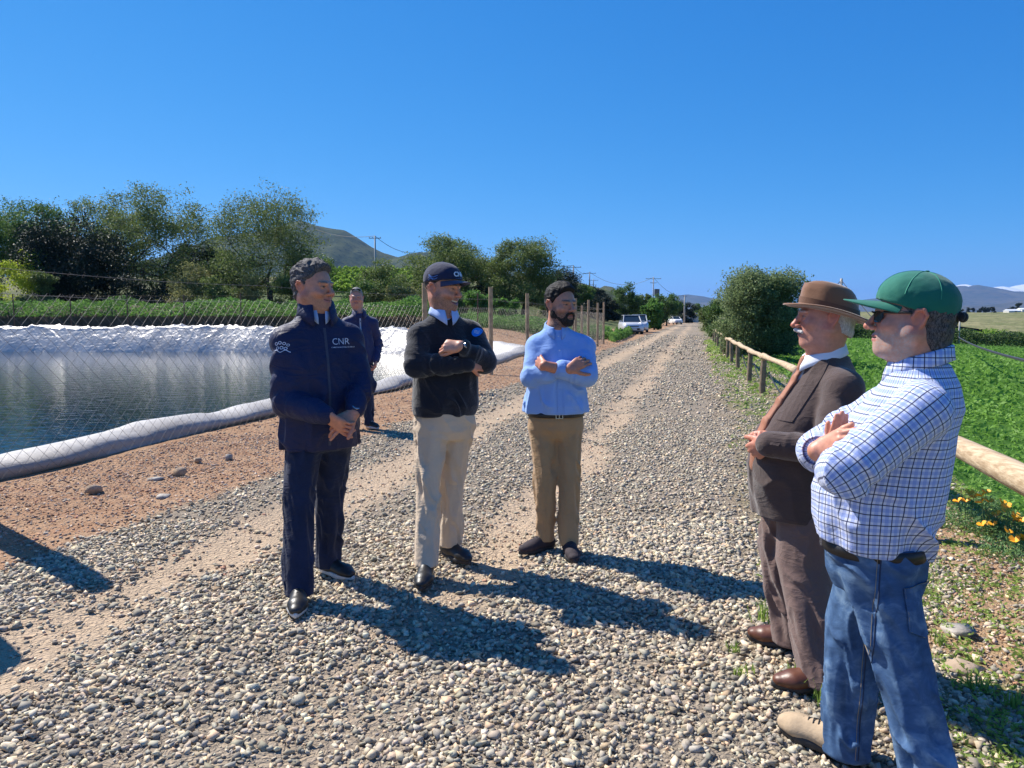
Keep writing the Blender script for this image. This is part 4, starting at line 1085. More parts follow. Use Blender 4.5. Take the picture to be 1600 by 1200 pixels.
g = G(1058, 507); suv((g[0], g[1] + 1.8, 0), R(6), PAINTW, 'white pickup parked far down the road under the trees', 1.55, pickup=True)
# ================================================================== FIGURES: implicit-surface modelling
def V3(*a): return np.array(a, float)
def unit(v): v = np.asarray(v, float); return v / max(1e-9, np.linalg.norm(v))
class Shape:
    """a list of rounded volumes blended into one continuous surface"""
    def __init__(s): s.p = []; s.disp = None
    def cone(s, a, b, ra, rb=None, k=.015, flat=None, op='u', fold=None):
        a = np.asarray(a, float); b = np.asarray(b, float); rb = ra if rb is None else rb
        s.p.append(dict(t='c', a=a, b=b, ra=ra, rb=rb, k=k, flat=flat, op=op, fold=fold)); return s
    def chain(s, pts, rad, **kw):
        for i in range(len(pts) - 1): s.cone(pts[i], pts[i + 1], rad[i], rad[i + 1], **kw)
        return s
    def ell(s, c, r, M=None, k=.015, op='u'):
        s.p.append(dict(t='e', c=np.asarray(c, float), r=np.asarray(r, float), M=M, k=k, op=op)); return s
    def loft(s, nodes, k=.02, ex=2.3, op='u', fold=None, rnd=.01):
        """nodes: (z, cx, cy, half side, half front, yaw) from low to high"""
        s.p.append(dict(t='l', n=np.array(nodes, float), k=k, ex=ex, op=op, fold=fold, rnd=rnd)); return s
    def half(s, c, n, k=.0):
        """cut away the side of the plane the normal points to"""
        s.p.append(dict(t='h', c=np.asarray(c, float), n=unit(n), k=k, op='i')); return s
    def prim(s, q, P):
        t = q['t']
        if t == 'c':
            ba = q['b'] - q['a']; L2 = max(1e-9, ba @ ba); v = P - q['a']; h = np.clip(v @ ba / L2, 0, 1)
            v = v - h[:, None] * ba
            if q['flat'] is not None:
                n, sc = q['flat']; v = v + (v @ n)[:, None] * n * (1 / sc - 1)
            d = np.sqrt((v * v).sum(1)) - (q['ra'] + h * (q['rb'] - q['ra']))
            if q['flat'] is not None: d = d * min(1, q['flat'][1] * 1.25)
            if q['fold']:
                amp, fr, sd = q['fold']; L = math.sqrt(L2); u_ = unit(ba); o1 = unit(np.cross(u_, [.3, .2, 1])); o2 = np.cross(u_, o1)
                x1 = v @ o1; x2 = v @ o2
                nn = vnoise(h * L * fr + 3 * x1 * fr * .25, x1 * fr * .30, x2 * fr * .30, sd)
                m_ = vnoise(h * L * fr * .45 - x2 * fr * .2, x1 * fr * .2 + 7, x2 * fr * .2, sd + 3)
                d = d - amp * 2.7 * ((1 - 2.2 * (nn * nn + .004) ** .25) * .95 + m_ * .55) * np.clip(.35 + .9 * vnoise(h * L * 9, x1 * 6, x2 * 6, sd + 5) + .3, .25, 1.3)
            return d
        if t == 'e':
            v = P - q['c']
            if q['M'] is not None: v = v @ q['M']
            k0 = np.sqrt(((v / q['r']) ** 2).sum(1)); k1 = np.sqrt(((v / q['r'] ** 2) ** 2).sum(1))
            return k0 * (k0 - 1) / np.maximum(k1, 1e-9)
        if t == 'l':
            n = q['n']; z = np.clip(P[:, 2], n[0, 0], n[-1, 0])
            f = [np.interp(z, n[:, 0], n[:, i]) for i in range(1, 6)]
            x = P[:, 0] - f[0]; y = P[:, 1] - f[1]; c, s_ = np.cos(f[4]), np.sin(f[4])
            lx = x * c + y * s_; ly = -x * s_ + y * c
            e = q['ex']; kx = np.abs(lx / f[2]); ky = np.abs(ly / f[3])
            rr2 = (kx ** e + ky ** e) ** (1 / e)
            rad = np.sqrt(lx * lx + ly * ly)
            d = rad * (1 - 1 / np.maximum(rr2, 1e-6)); d = np.where(rr2 < .25, -np.minimum(f[2], f[3]) * .75, d)
            if q['fold']:
                amp, fr, sd = q['fold'][:3]; an = np.arctan2(ly, lx); w0 = vnoise(P[:, 2] * 6, np.cos(an) * 2, np.sin(an) * 2, sd + 31)
                w_ = vnoise(P[:, 2] * fr + an * 1.3 + .8 * w0, np.cos(an) * 1.6, np.sin(an) * 1.6, sd); w2 = vnoise(P[:, 2] * fr * .4 - an * .7, np.cos(an) * 2.4, np.sin(an) * 2.4, sd + 9)
                wt = 1 if len(q['fold']) < 4 else np.interp(P[:, 2], q['fold'][3], q['fold'][4])
                md_ = np.clip(.6 + .9 * vnoise(P[:, 2] * 5, np.cos(an) * 1.3, np.sin(an) * 1.3, sd + 5), .2, 1.4)
                d = d - amp * 2.8 * wt * md_ * ((1 - 2.2 * (w_ * w_ + .004) ** .25) * .9 + w2 * .75)
            dz = np.maximum(P[:, 2] - n[-1, 0], n[0, 0] - P[:, 2])
            r = q['rnd']; a_ = np.maximum(d + r, 0); b_ = np.maximum(dz + r, 0)
            return np.minimum(np.maximum(d + r, dz + r), 0) + np.sqrt(a_ * a_ + b_ * b_) - r
        if t == 'h': return (P - q['c']) @ q['n']
    def ev(s, P, active=None):
        D_ = None
        for i, q in enumerate(s.p):
            if active is not None and not active[i]: continue
            d = s.prim(q, P); k = q['k']; op = q['op']
            if D_ is None:
                D_ = d if op == 'u' else np.full(len(P), 1.0)
                if op == 'u': continue
            if op == 'u':
                if k > 0: h = np.clip(.5 + .5 * (D_ - d) / k, 0, 1); D_ = D_ * (1 - h) + d * h - k * h * (1 - h)
                else: D_ = np.minimum(D_, d)
            elif op == 's':
                if k > 0: h = np.clip(.5 - .5 * (D_ + d) / k, 0, 1); D_ = D_ * (1 - h) + (-d) * h + k * h * (1 - h)
                else: D_ = np.maximum(D_, -d)
            elif op == 'i': D_ = np.maximum(D_, d)
        if D_ is None: D_ = np.full(len(P), 1.0)
        return D_ + (s.disp(P) if s.disp is not None else 0)
    def bounds(s):
        lo = np.full(3, 1e9); hi = -lo
        for q in s.p:
            if q['op'] != 'u': continue
            if q['t'] == 'c':
                r = max(q['ra'], q['rb']); l_ = np.minimum(q['a'], q['b']) - r; h_ = np.maximum(q['a'], q['b']) + r
            elif q['t'] == 'e': r = q['r'].max(); l_ = q['c'] - r; h_ = q['c'] + r
            elif q['t'] == 'l':
                n = q['n']; r = n[:, 3:5].max(1); l_ = np.array([(n[:, 1] - r).min(), (n[:, 2] - r).min(), n[0, 0]]); h_ = np.array([(n[:, 1] + r).max(), (n[:, 2] + r).max(), n[-1, 0]])
            lo = np.minimum(lo, l_); hi = np.maximum(hi, h_)
        return lo - .03, hi + .03
    def mesh(s, res, B=12):
        lo, hi = s.bounds(); nb = np.ceil((hi - lo) / (res * B)).astype(int)
        shp = nb * B + 1
        A = np.full(shp, 1.0, np.float32)
        bi = np.stack(np.meshgrid(*[np.arange(n) for n in nb], indexing='ij'), -1).reshape(-1, 3)
        cen = lo + (bi + .5) * B * res; rad = B * res * .5 * 1.7321
        dc = s.ev(cen); near = np.nonzero(np.abs(dc) < rad * 1.5 + .03)[0]
        A_in = np.nonzero(dc <= -(rad * 1.5 + .03))[0]
        for j in A_in:
            b = bi[j] * B; A[b[0]:b[0] + B + 1, b[1]:b[1] + B + 1, b[2]:b[2] + B + 1] = -1
        per = []
        if len(near):
            pc = cen[near]
            allp = np.stack([s.prim(q, pc) for q in s.p], 0)
        g = np.arange(B + 1) * res; off = np.stack(np.meshgrid(g, g, g, indexing='ij'), -1).reshape(-1, 3)
        for jj, j in enumerate(near):
            act = [(abs(allp[i, jj]) < rad * 2.2 + .06 or q['op'] == 'i' or (q['op'] == 'u' and allp[i, jj] < 0)) for i, q in enumerate(s.p)]
            b = bi[j] * B
            d = s.ev(lo + b * res + off, act).reshape(B + 1, B + 1, B + 1)
            A[b[0]:b[0] + B + 1, b[1]:b[1] + B + 1, b[2]:b[2] + B + 1] = d
        # surface nets
        ins = A < 0
        c = np.zeros(np.array(shp) - 1, np.uint8)
        for dx in (0, 1):
            for dy in (0, 1):
                for dz in (0, 1): c += ins[dx:shp[0] - 1 + dx, dy:shp[1] - 1 + dy, dz:shp[2] - 1 + dz]
        cell = np.argwhere((c > 0) & (c < 8))
        vid = np.full(c.shape, -1, np.int32); vid[tuple(cell.T)] = np.arange(len(cell))
        corners = np.array([(x, y, z) for x in (0, 1) for y in (0, 1) for z in (0, 1)])
        cv = np.stack([A[tuple((cell + k).T)] for k in corners], 1)
        acc = np.zeros((len(cell), 3)); cnt = np.zeros(len(cell))
        for i in range(8):
            for j in range(i + 1, 8):
                if np.abs(corners[i] - corners[j]).sum() != 1: continue
                a, b = cv[:, i], cv[:, j]; m_ = (a < 0) != (b < 0)
                t = np.where(m_, a / np.where(m_, a - b, 1), 0)
                acc += m_[:, None] * (corners[i] + t[:, None] * (corners[j] - corners[i])); cnt += m_
        V_ = lo + (cell + acc / np.maximum(cnt, 1)[:, None]) * res
        F_ = []
        for ax in range(3):
            sl0 = [slice(1, -1)] * 3; sl1 = [slice(1, -1)] * 3
            sl0[ax] = slice(0, -1); sl1[ax] = slice(1, None)
            e = ins[tuple(sl0)] != ins[tuple(sl1)]
            ed = np.argwhere(e); o = np.ones(3, int); o[ax] = 0; ed = ed + o
            if len(ed) == 0: continue
            sgn = ins[tuple(ed.T)]
            b1, b2 = (ax + 1) % 3, (ax + 2) % 3
            d1 = np.zeros(3, int); d1[b1] = 1; d2 = np.zeros(3, int); d2[b2] = 1
            q = np.stack([vid[tuple((ed - d1 - d2).T)], vid[tuple((ed - d2).T)], vid[tuple(ed.T)], vid[tuple((ed - d1).T)]], 1)
            q[~sgn] = q[~sgn][:, ::-1]
            F_.append(q)
        F_ = np.concatenate(F_); F_ = F_[(F_ >= 0).all(1)]
        # light relaxation
        W_ = V_.copy(); nbs = np.zeros_like(V_); cn = np.zeros(len(V_))
        for a, b in ((0, 1), (1, 2), (2, 3), (3, 0)):
            for p, q in ((a, b), (b, a)):
                for d_ in range(3): nbs[:, d_] += np.bincount(F_[:, p], V_[F_[:, q], d_], len(V_))
                cn += np.bincount(F_[:, p], minlength=len(V_))
        k = cn > 0; V_[k] = V_[k] * .65 + nbs[k] / cn[k][:, None] * .35
        return V_, F_
def obj_from(shape, name, mat, root, res, attrs=None, extra=None):
    V_, F_ = shape.mesh(res)
    at = attrs(V_) if attrs else None
    me = npmesh(name, V_ - np.array(root['o'] if isinstance(root, dict) else root.location), F_, True, at)
    return link(name, me, mat, root if not isinstance(root, dict) else None)

# ---- materials for people
def skinmat():
    m, nt, b = newmat('skin')
    P = texco(nt); c = attr(nt, 'col')
    n = noise(nt, P, 60, 5, .6)
    c = mixc(nt, 1.0, c, mixc(nt, ramp(nt, n, [(.3, 0), (.7, 1)]), (.86, .82, .80), (1.1, 1.08, 1.05)), 'MULTIPLY')
    nt.links.new(c, b.inputs['Base Color']); b.inputs['Roughness'].default_value = .48
    b.inputs['Subsurface Weight'].default_value = .12; b.inputs['Subsurface Radius'].default_value = (.012, .004, .002); b.inputs['Subsurface Scale'].default_value = 1
    bump(nt, b, noise(nt, P, 300, 3), .15, .002)
    return m
SKIN = skinmat()
def cloth(name, col, rough=.85, weave=900, sheen=.2, var=.1, bumpd=.0008, wr=.0, strip=None):
    m, nt, b = newmat(name); P = texco(nt)
    f = noise(nt, P, 6, 6, .6)
    c = mixc(nt, ramp(nt, f, [(.3, 0), (.7, 1)]), tuple(v * (1 - var) for v in col), tuple(v * (1 + var) for v in col))
    if strip: c = strip(nt, P, c)
    nt.links.new(c, b.inputs['Base Color']); b.inputs['Roughness'].default_value = rough; b.inputs['Sheen Weight'].default_value = sheen; b.inputs['Specular IOR Level'].default_value = .3
    mp = nt.nodes.new('ShaderNodeMapping'); mp.inputs['Rotation'].default_value = (.3, .9, .4); mp.inputs['Scale'].default_value = (1, 1, 2.2); nt.links.new(P, mp.inputs[0])
    n1 = noise(nt, mp.outputs[0], 5.5, 3, .5, 1.6)
    rdg = math_(nt, 'POWER', math_(nt, 'ABSOLUTE', math_(nt, 'SUBTRACT', n1, .5)), .6)
    h = noise(nt, P, 16, 4, .6, 1.2)
    h2 = noise(nt, P, weave, 1)
    hh = math_(nt, 'ADD', math_(nt, 'MULTIPLY', rdg, -5.0 * (wr + .15)), math_(nt, 'ADD', math_(nt, 'MULTIPLY', h, 4 * (wr + .2)), math_(nt, 'MULTIPLY', h2, .35)))
    bump(nt, b, hh, .7, .0022)
    return m
LEATHER_BLK = simple('leather_black', (.018, .017, .017), .42, var=.2, nscale=20, bumpk=.1)
LEATHER_BRN = simple('leather_brown', (.12, .042, .022), .42, var=.3, nscale=14, bumpk=.1)
SUEDE = simple('suede_tan', (.42, .31, .20), .9, var=.15, nscale=30, bumpk=.2)
SUEDE_DK = simple('suede_dark', (.035, .025, .03), .85, var=.25, nscale=30, bumpk=.2)
RUBBER = simple('sole_rubber', (.03, .03, .032), .7); RUBBERW = simple('sole_white', (.55, .55, .53), .7)
METAL = simple('watch_metal', (.45, .45, .47), .25, .9); DIAL = simple('watch_dial', (.03, .03, .04), .15)
EYEM = None
def hairmat(name, c1, c2, sc=(220, 220, 40)):
    m, nt, b = newmat(name); P = texco(nt)
    mp = nt.nodes.new('ShaderNodeMapping'); mp.inputs['Scale'].default_value = sc; nt.links.new(P, mp.inputs[0])
    n = noise(nt, mp.outputs[0], 1, 3, .6, 1.5); c = mixc(nt, ramp(nt, n, [(.38, 0), (.62, 1)]), c1, c2)
    nt.links.new(c, b.inputs['Base Color']); b.inputs['Roughness'].default_value = .62; b.inputs['Specular IOR Level'].default_value = .2; bump(nt, b, n, .9, .004); return m

# ------------------------------------------------------------- head
def frame(fwd, up=(0, 0, 1), roll=0):
    f = unit(fwd); l = unit(np.cross(up, f)); u = np.cross(f, l)       # l = the person's own left
    if roll:
        c, s = math.cos(roll), math.sin(roll); l, u = l * c + u * s, u * c - l * s
    return np.stack([l, f, u], 0)                                      # rows: left, forward, up
def head_shape(S, c, Fm, sc=1.0, smile=0.0, jaw=1.0, chin=1.0, nose=1.0, fat=0.0, neck_to=None, neck_r=.058, lids=.6, open_=0.0, earsc=1.0):
    """c = centre between the ears at eye height. local axes: x left, y forward, z up (metres for a 0.235 m head)"""
    def L(x, y, z): return c + (Fm.T @ (np.array([x, y, z]) * sc))
    Me = Fm.T                                                          # world = Me @ local
    S.ell(L(0, -.016, .032), np.array([.076, .098, .088]) * sc, Me, k=.02)
    S.ell(L(0, .030, -.020), np.array([.064 + fat, .064, .084]) * sc, Me, k=.03)
    for sx in (-1, 1):
        S.cone(L(sx * (.047 + fat) * jaw, .004, -.052), L(sx * .018, .066, -.102 * chin), (.027 + fat * .6) * sc, .018 * sc, k=.04)
        S.ell(L(sx * (.043 + fat * .5), .060, -.028), np.array([.022, .022, .020]) * sc, Me, k=.02)
        if smile: S.ell(L(sx * (.036 + fat * .3), .078, -.036), np.array([.017, .014, .013]) * sc * (1 + smile * .15), Me, k=.015)
    S.ell(L(0, .076, -.098 * chin), np.array([.022, .018, .017]) * sc, Me, k=.022)
    S.ell(L(0, .068, -.066), np.array([.034, .030, .030]) * sc, Me, k=.02)       # muzzle
    if fat: S.cone(L(-.03, .02, -.105), L(.03, .02, -.105), .035 * sc, .035 * sc, k=.03)
    for sx in (-1, 1):
        S.ell(L(sx * .031, .098, .000), np.array([.017, .013, .012]) * sc, Me, k=.014, op='s')
        S.ell(L(sx * .031, .0765, -.001), np.array([.0145, .0135, .0125]) * sc, Me, k=.003)
        S.cone(L(sx * .014, .094, .017), L(sx * .046, .081, .019), .0075 * sc, .006 * sc, k=.012)   # brow
        S.cone(L(sx * .019, .0905, .0075), L(sx * .044, .0805, .005), .0042 * sc, .0035 * sc, k=.004)   # upper lid
        S.cone(L(sx * .019, .0875, -.0085), L(sx * .043, .079, -.0075), .0036 * sc, .003 * sc, k=.006)  # lower lid
    n = nose
    S.cone(L(0, .090, .012), L(0, .092 + .020 * n, -.026), .0085 * sc, .0105 * sc, k=.010)
    S.ell(L(0, .095 + .021 * n, -.032), np.array([.0125, .012, .0105]) * sc, Me, k=.008)
    for sx in (-1, 1):
        S.ell(L(sx * .0125, .098 + .006 * n, -.036), np.array([.0085, .011, .0075]) * sc, Me, k=.006)
        S.ell(L(sx * .0075, .101 + .010 * n, -.043), np.array([.0038, .005, .003]) * sc, Me, k=.002, op='s')
    w_ = .022 + .006 * smile
    S.cone(L(-w_, .083, -.061 + .005 * smile), L(0, .0965, -.060), .0035 * sc, .0062 * sc, k=.006); S.cone(L(w_, .083, -.061 + .005 * smile), L(0, .0965, -.060), .0035 * sc, .0062 * sc, k=.006)
    zl = -.071 - .012 * open_
    S.cone(L(-w_ * .85, .082, zl + .004 + .005 * smile), L(0, .0945, zl), .0035 * sc, .0068 * sc, k=.006); S.cone(L(w_ * .85, .082, zl + .004 + .005 * smile), L(0, .0945, zl), .0035 * sc, .0068 * sc, k=.006)
    zm = -.0655 - .006 * open_
    S.cone(L(-w_, .090, zm + .006 * smile), L(0, .1035, zm), (.0018 + .004 * open_) * sc, (.0022 + .0055 * open_) * sc, k=.002, op='s'); S.cone(L(w_, .090, zm + .006 * smile), L(0, .1035, zm), (.0018 + .004 * open_) * sc, (.0022 + .0055 * open_) * sc, k=.002, op='s')
    if smile:
        for sx in (-1, 1): S.cone(L(sx * .020, .102, -.040), L(sx * .037, .084, -.066), .0025 * sc, .002 * sc, k=.006, op='s')
    for sx in (-1, 1):                                                  # ears
        e = earsc
        rim = [L(sx * .076, .004, -.018), L(sx * .080, .006, .002), L(sx * .0845, -.004, .020 * e), L(sx * .088, -.020, .022 * e), L(sx * .088, -.029, .006), L(sx * .084, -.023, -.014), L(sx * .079, -.008, -.034 * e)]
        S.chain(rim, [.0045 * sc, .0045 * sc, .0045 * sc, .0050 * sc, .0050 * sc, .0048 * sc, .0060 * sc], k=.004)
        S.ell(L(sx * .078, -.012, -.004), np.array([.006, .019, .026]) * sc, Me, k=.005)
        S.ell(L(sx * .088, -.008, -.002), np.array([.006, .010, .013]) * sc, Me, k=.003, op='s')
    if neck_to is not None:
        S.cone(L(0, -.022, -.055), neck_to, neck_r * sc, neck_r * 1.12, k=.03)
        S.cone(L(0, .028, -.088), neck_to + Fm[1] * .012, .030 * sc, .040, k=.03)
    return L
def head_colors(V_, c, Fm, sc, base, lips=(.42, .16, .14), stubble=None, stub_amt=0, red=.25, brow=(.02, .015, .012), browt=.0034, eye=True, mouth_dark=0, teeth=False, open_=0, smile=0, beard=None, skintan=None):
    q = (V_ - c) @ Fm.T / sc; x, y, z = q[:, 0], q[:, 1], q[:, 2]; ax_ = np.abs(x)
    col = np.tile(np.array(base, float), (len(V_), 1))
    def mixm(m_, cc):
        nonlocal col
        col = col * (1 - m_[:, None]) + np.array(cc) * m_[:, None]
    front = sstep(.02, .06, y)
    # warmer nose, cheeks and ears
    nz = np.exp(-((ax_ / .02) ** 2 + ((z + .03) / .02) ** 2)) * sstep(.08, .1, y)
    ck = np.exp(-(((ax_ - .042) / .02) ** 2 + ((z + .03) / .022) ** 2)) * front
    er = sstep(.074, .082, ax_) * (z > -.05) * (z < .04)
    mixm(np.clip(red * (nz + ck * .8 + er * 1.1), 0, .8), (base[0] * 1.05, base[1] * .62, base[2] * .55))
    lw = .024 + .006 * smile
    lipz = z - .05 * smile * ax_ * 2
    lp = sstep(.0125, .0085, np.abs(z + .066 + .006 * open_ - .006 * smile * (ax_ / lw) ** 2)) * sstep(lw + .003, lw - .003, ax_) * sstep(.078, .086, y)
    mixm(lp * .85, lips)
    dk = sstep(.0032 + .004 * open_, .0015, np.abs(z + .0655 + .006 * open_ - .006 * smile * (ax_ / lw) ** 2)) * sstep(lw + .001, lw - .004, ax_) * sstep(.076, .084, y)
    mixm(dk * .9, (.10, .03, .03))
    if teeth: mixm(sstep(.0035, .002, np.abs(z + .0625 + .003 * open_ - .006 * smile * (ax_ / lw) ** 2)) * sstep(lw - .003, lw - .006, ax_) * sstep(.074, .082, y), (.72, .68, .60))
    if stubble is not None and stub_amt > 0:
        nse = vnoise(V_[:, 0] * 400, V_[:, 1] * 400, V_[:, 2] * 400, 3) * .5 + .5
        reg = np.maximum(sstep(-.030, -.055, z - .45 * np.clip(.06 - ax_, 0, .03) * 0) * sstep(-.02, .01, y) * sstep(-.155, -.125, z), sstep(-.006, -.03, z) * sstep(.058, .068, ax_) * sstep(.0, .02, y) * sstep(.05, .03, y))
        reg = reg * (1 - lp) * (1 - nz)
        mixm(np.clip(reg * stub_amt * (.25 + 1.2 * nse), 0, .95), stubble)
    bz = z - .0205 + .10 * np.clip(ax_ - .032, 0, 1) - .06 * np.clip(.032 - ax_, 0, 1)
    bw = sstep(browt + .0025, browt - .0005, np.abs(bz)) * sstep(.010, .014, ax_) * sstep(.054, .048, ax_) * sstep(.05, .065, y) * np.clip(.75 + .6 * vnoise(V_[:, 0] * 350, V_[:, 1] * 350, V_[:, 2] * 350, 9), 0, 1)
    mixm(bw * .72, brow)
    if eye:
        ex = (ax_ - .031); ez = z + .0005
        op = sstep(1.15, .95, (ex / .0125) ** 2 + (ez / (.0028)) ** 2) * sstep(.07, .078, y)
        mixm(op, (.34, .28, .25)); ir = sstep(.0062, .005, np.hypot(ex, ez)) * sstep(.07, .078, y) * (np.abs(ez) < .003); mixm(ir, (.035, .02, .012))
        ln = np.exp(-((ez - .0035 + 12 * ex ** 2) / .0020) ** 2) * sstep(.017, .013, np.abs(ex)) * sstep(.065, .075, y); mixm(ln * .8, (.04, .025, .02))
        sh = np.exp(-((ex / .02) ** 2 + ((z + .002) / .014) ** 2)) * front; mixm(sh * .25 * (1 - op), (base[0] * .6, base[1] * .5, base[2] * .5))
    return col
# ------------------------------------------------------------- hand
def hand(S, wrist, d, n, thumb_side, curl=(.25, .3, .35, .4), spread=.06, sc=1.0, thumb=(.5, .3), bend2=None, k=.004, wr=.026):
    """d: direction wrist->knuckles, n: out of the BACK of the hand, thumb_side: +1 if the thumb lies on cross(d,n)"""
    d = unit(d); n = unit(np.array(n) - np.dot(n, d) * d); s = np.cross(d, n) * thumb_side
    pl = .088 * sc
    kn = [wrist + d * pl * a + s * b * sc + n * cc_ * sc for a, b, cc_ in ((.97, .029, .0), (1.0, .010, .003), (.95, -.010, .001), (.86, -.028, -.004))]
    fl = [(.043, .026, .020), (.047, .030, .021), (.043, .028, .021), (.034, .021, .018)]
    for i, p in enumerate(kn):
        S.cone(wrist + s * (.012 - .008 * i) * sc + n * .0, p, .017 * sc, .0125 * sc, k=.012, flat=(n, .85))
    S.cone(wrist + d * .02 + s * .010 * sc - n * .006, wrist + d * pl * .7 - s * .018 * sc - n * .006, .015 * sc, .013 * sc, k=.015)
    tips = []
    for i, p in enumerate(kn):
        a = curl[i]; ang = 0; cur = p; dd = unit(d + s * spread * (1.5 - i)); r = (.0098, .0100, .0094, .0083)[i] * sc
        bb = bend2[i] if bend2 is not None else a * 1.15
        for j, l in enumerate(fl[i]):
            ang += (a, bb, bb * .7)[j]
            v = dd * math.cos(ang) - n * math.sin(ang)
            nx = cur + v * l * sc
            S.cone(cur, nx, r, r * .91, k=k if j == 0 else .003); r *= .91; cur = nx
        tips.append(cur)
    # thumb leaves the side of the palm near its base
    tb = wrist + d * .022 * sc + s * .022 * sc - n * .006 * sc
    v1 = unit(d * math.cos(thumb[0]) + s * math.sin(thumb[0]) - n * thumb[1])
    j1 = tb + v1 * .042 * sc; v2 = unit(v1 * .9 + d * .25 - n * thumb[1] * .4); j2 = j1 + v2 * .033 * sc; v3 = unit(v2 + d * .3); j3 = j2 + v3 * .026 * sc
    S.cone(wrist + s * .010 * sc, tb, .016 * sc, .0165 * sc, k=.012); S.cone(tb, j1, .0165 * sc, .0122 * sc, k=.010); S.cone(j1, j2, .0115 * sc, .0110 * sc, k=.004); S.cone(j2, j3, .0110 * sc, .0088 * sc, k=.003)
    return kn, tips, j3
def hand_colors(V_, base): 
    n = vnoise(V_[:, 0] * 90, V_[:, 1] * 90, V_[:, 2] * 90, 8)[:, None] * .07
    return np.clip(np.array(base) * (1 + n) * np.array([1.03, .93, .9]), 0, 1)

# ------------------------------------------------------------- shoes
def shoe(root, ankle, dirv, L=.285, mat=LEATHER_BLK, solem=RUBBER, boot=.0, w=.048, lace=None, name='shoe', toe=1.0, label=None, tr=.036, sole_h=1.0):
    """ankle: point on the ground under the ankle; dirv: horizontal toe direction"""
    f = unit(np.array([dirv[0], dirv[1], 0.0])); l = np.cross([0, 0, 1.0], f); o = np.asarray(ankle, float) + np.array([0, 0, .014])
    z0 = o[2]
    P_ = lambda a, b, c: o + f * a + l * b + np.array([0, 0, c])
    heel = -.075; tip = L - .08
    S = Shape()
    fl = (np.array([0, 0, 1.0]), .72)
    S.cone(P_(heel + .035, 0, .045), P_(.02, 0, .050), .037, .040, k=.02)
    S.cone(P_(.02, 0, .048), P_(tip - .085, .004, .040), .040, w * .93, k=.03, flat=(np.array([0, 0, 1.0]), .78))
    S.cone(P_(tip - .085, .004, .038), P_(tip - .002 - tr, .0, .032), w * .93, tr, k=.02, flat=(np.array([0, 0, 1.0]), .70))
    S.cone(P_(-.012, 0, .06), P_(-.016, 0, .105 + boot), .038, .040, k=.02)
    S.cone(P_(.005, 0, .085), P_(.085, 0, .058), .030, .024, k=.03)
    S.half(P_(0, 0, .016), (0, 0, -1)); S.half(P_(0, 0, .112 + boot), (0, 0, 1))
    V_, F_ = S.mesh(.005)
    sh = link(name, npmesh(name, V_ - np.array(root.location), F_, True), mat, root)
    # sole
    mb = MB(); n = 36; prof = []
    for i in range(n):
        a = 2 * math.pi * i / n; ca, sa = math.cos(a), math.sin(a)
        x = (tip + heel) / 2 + ca * (tip - heel) / 2; t = (x - heel) / (tip - heel)
        wd = np.interp(t, [0, .12, .4, .68, .88, 1], [.030, .037, .034, w + .001, .040 + (tr - .036), .026 + (tr - .036) * 1.6])
        prof.append((x, sa * wd * (1.0 if abs(sa) < .95 else 1)))
    rings = []
    for zz, g in ((0, -.002), (.003 * sole_h, .002), (.014 * sole_h, .004), (.024 * sole_h, .002), (.028 * sole_h, -.004)):
        for x, y in prof:
            r_ = math.hypot(x - (tip + heel) / 2, y) or 1; k_ = 1 + g / r_
            rings.append(P_((tip + heel) / 2 + (x - (tip + heel) / 2) * k_, y * k_, zz) - np.array(root.location))
    fs = [tuple(range(n))[::-1]]
    for j in range(4):
        for i in range(n): fs.append((j * n + i, j * n + (i + 1) % n, (j + 1) * n + (i + 1) % n, (j + 1) * n + i))
    fs.append(tuple(range(4 * n, 5 * n)))
    mb.add(rings, fs).build('sole', solem, sh, True).parent = sh
    if lace is not None:
        mb = MB()
        for k in range(6 if tr > .04 else 4):
            a = .045 + k * .020; zt = .1025 - k * .0065 - (0 if tr > .04 else k * .003)
            mb.tube([P_(a, -.020, zt - .006) - np.array(root.location), P_(a + .007, 0, zt + .003) - np.array(root.location), P_(a, .020, zt - .006) - np.array(root.location)], .0028, 5)
            mb.tube([P_(a, -.018, zt - .004) - np.array(root.location), P_(a + .02, .018, zt - .012) - np.array(root.location)], .0024, 5)
        mb.build('lace', lace, sh)
    if label: sh['label'] = label
    return sh
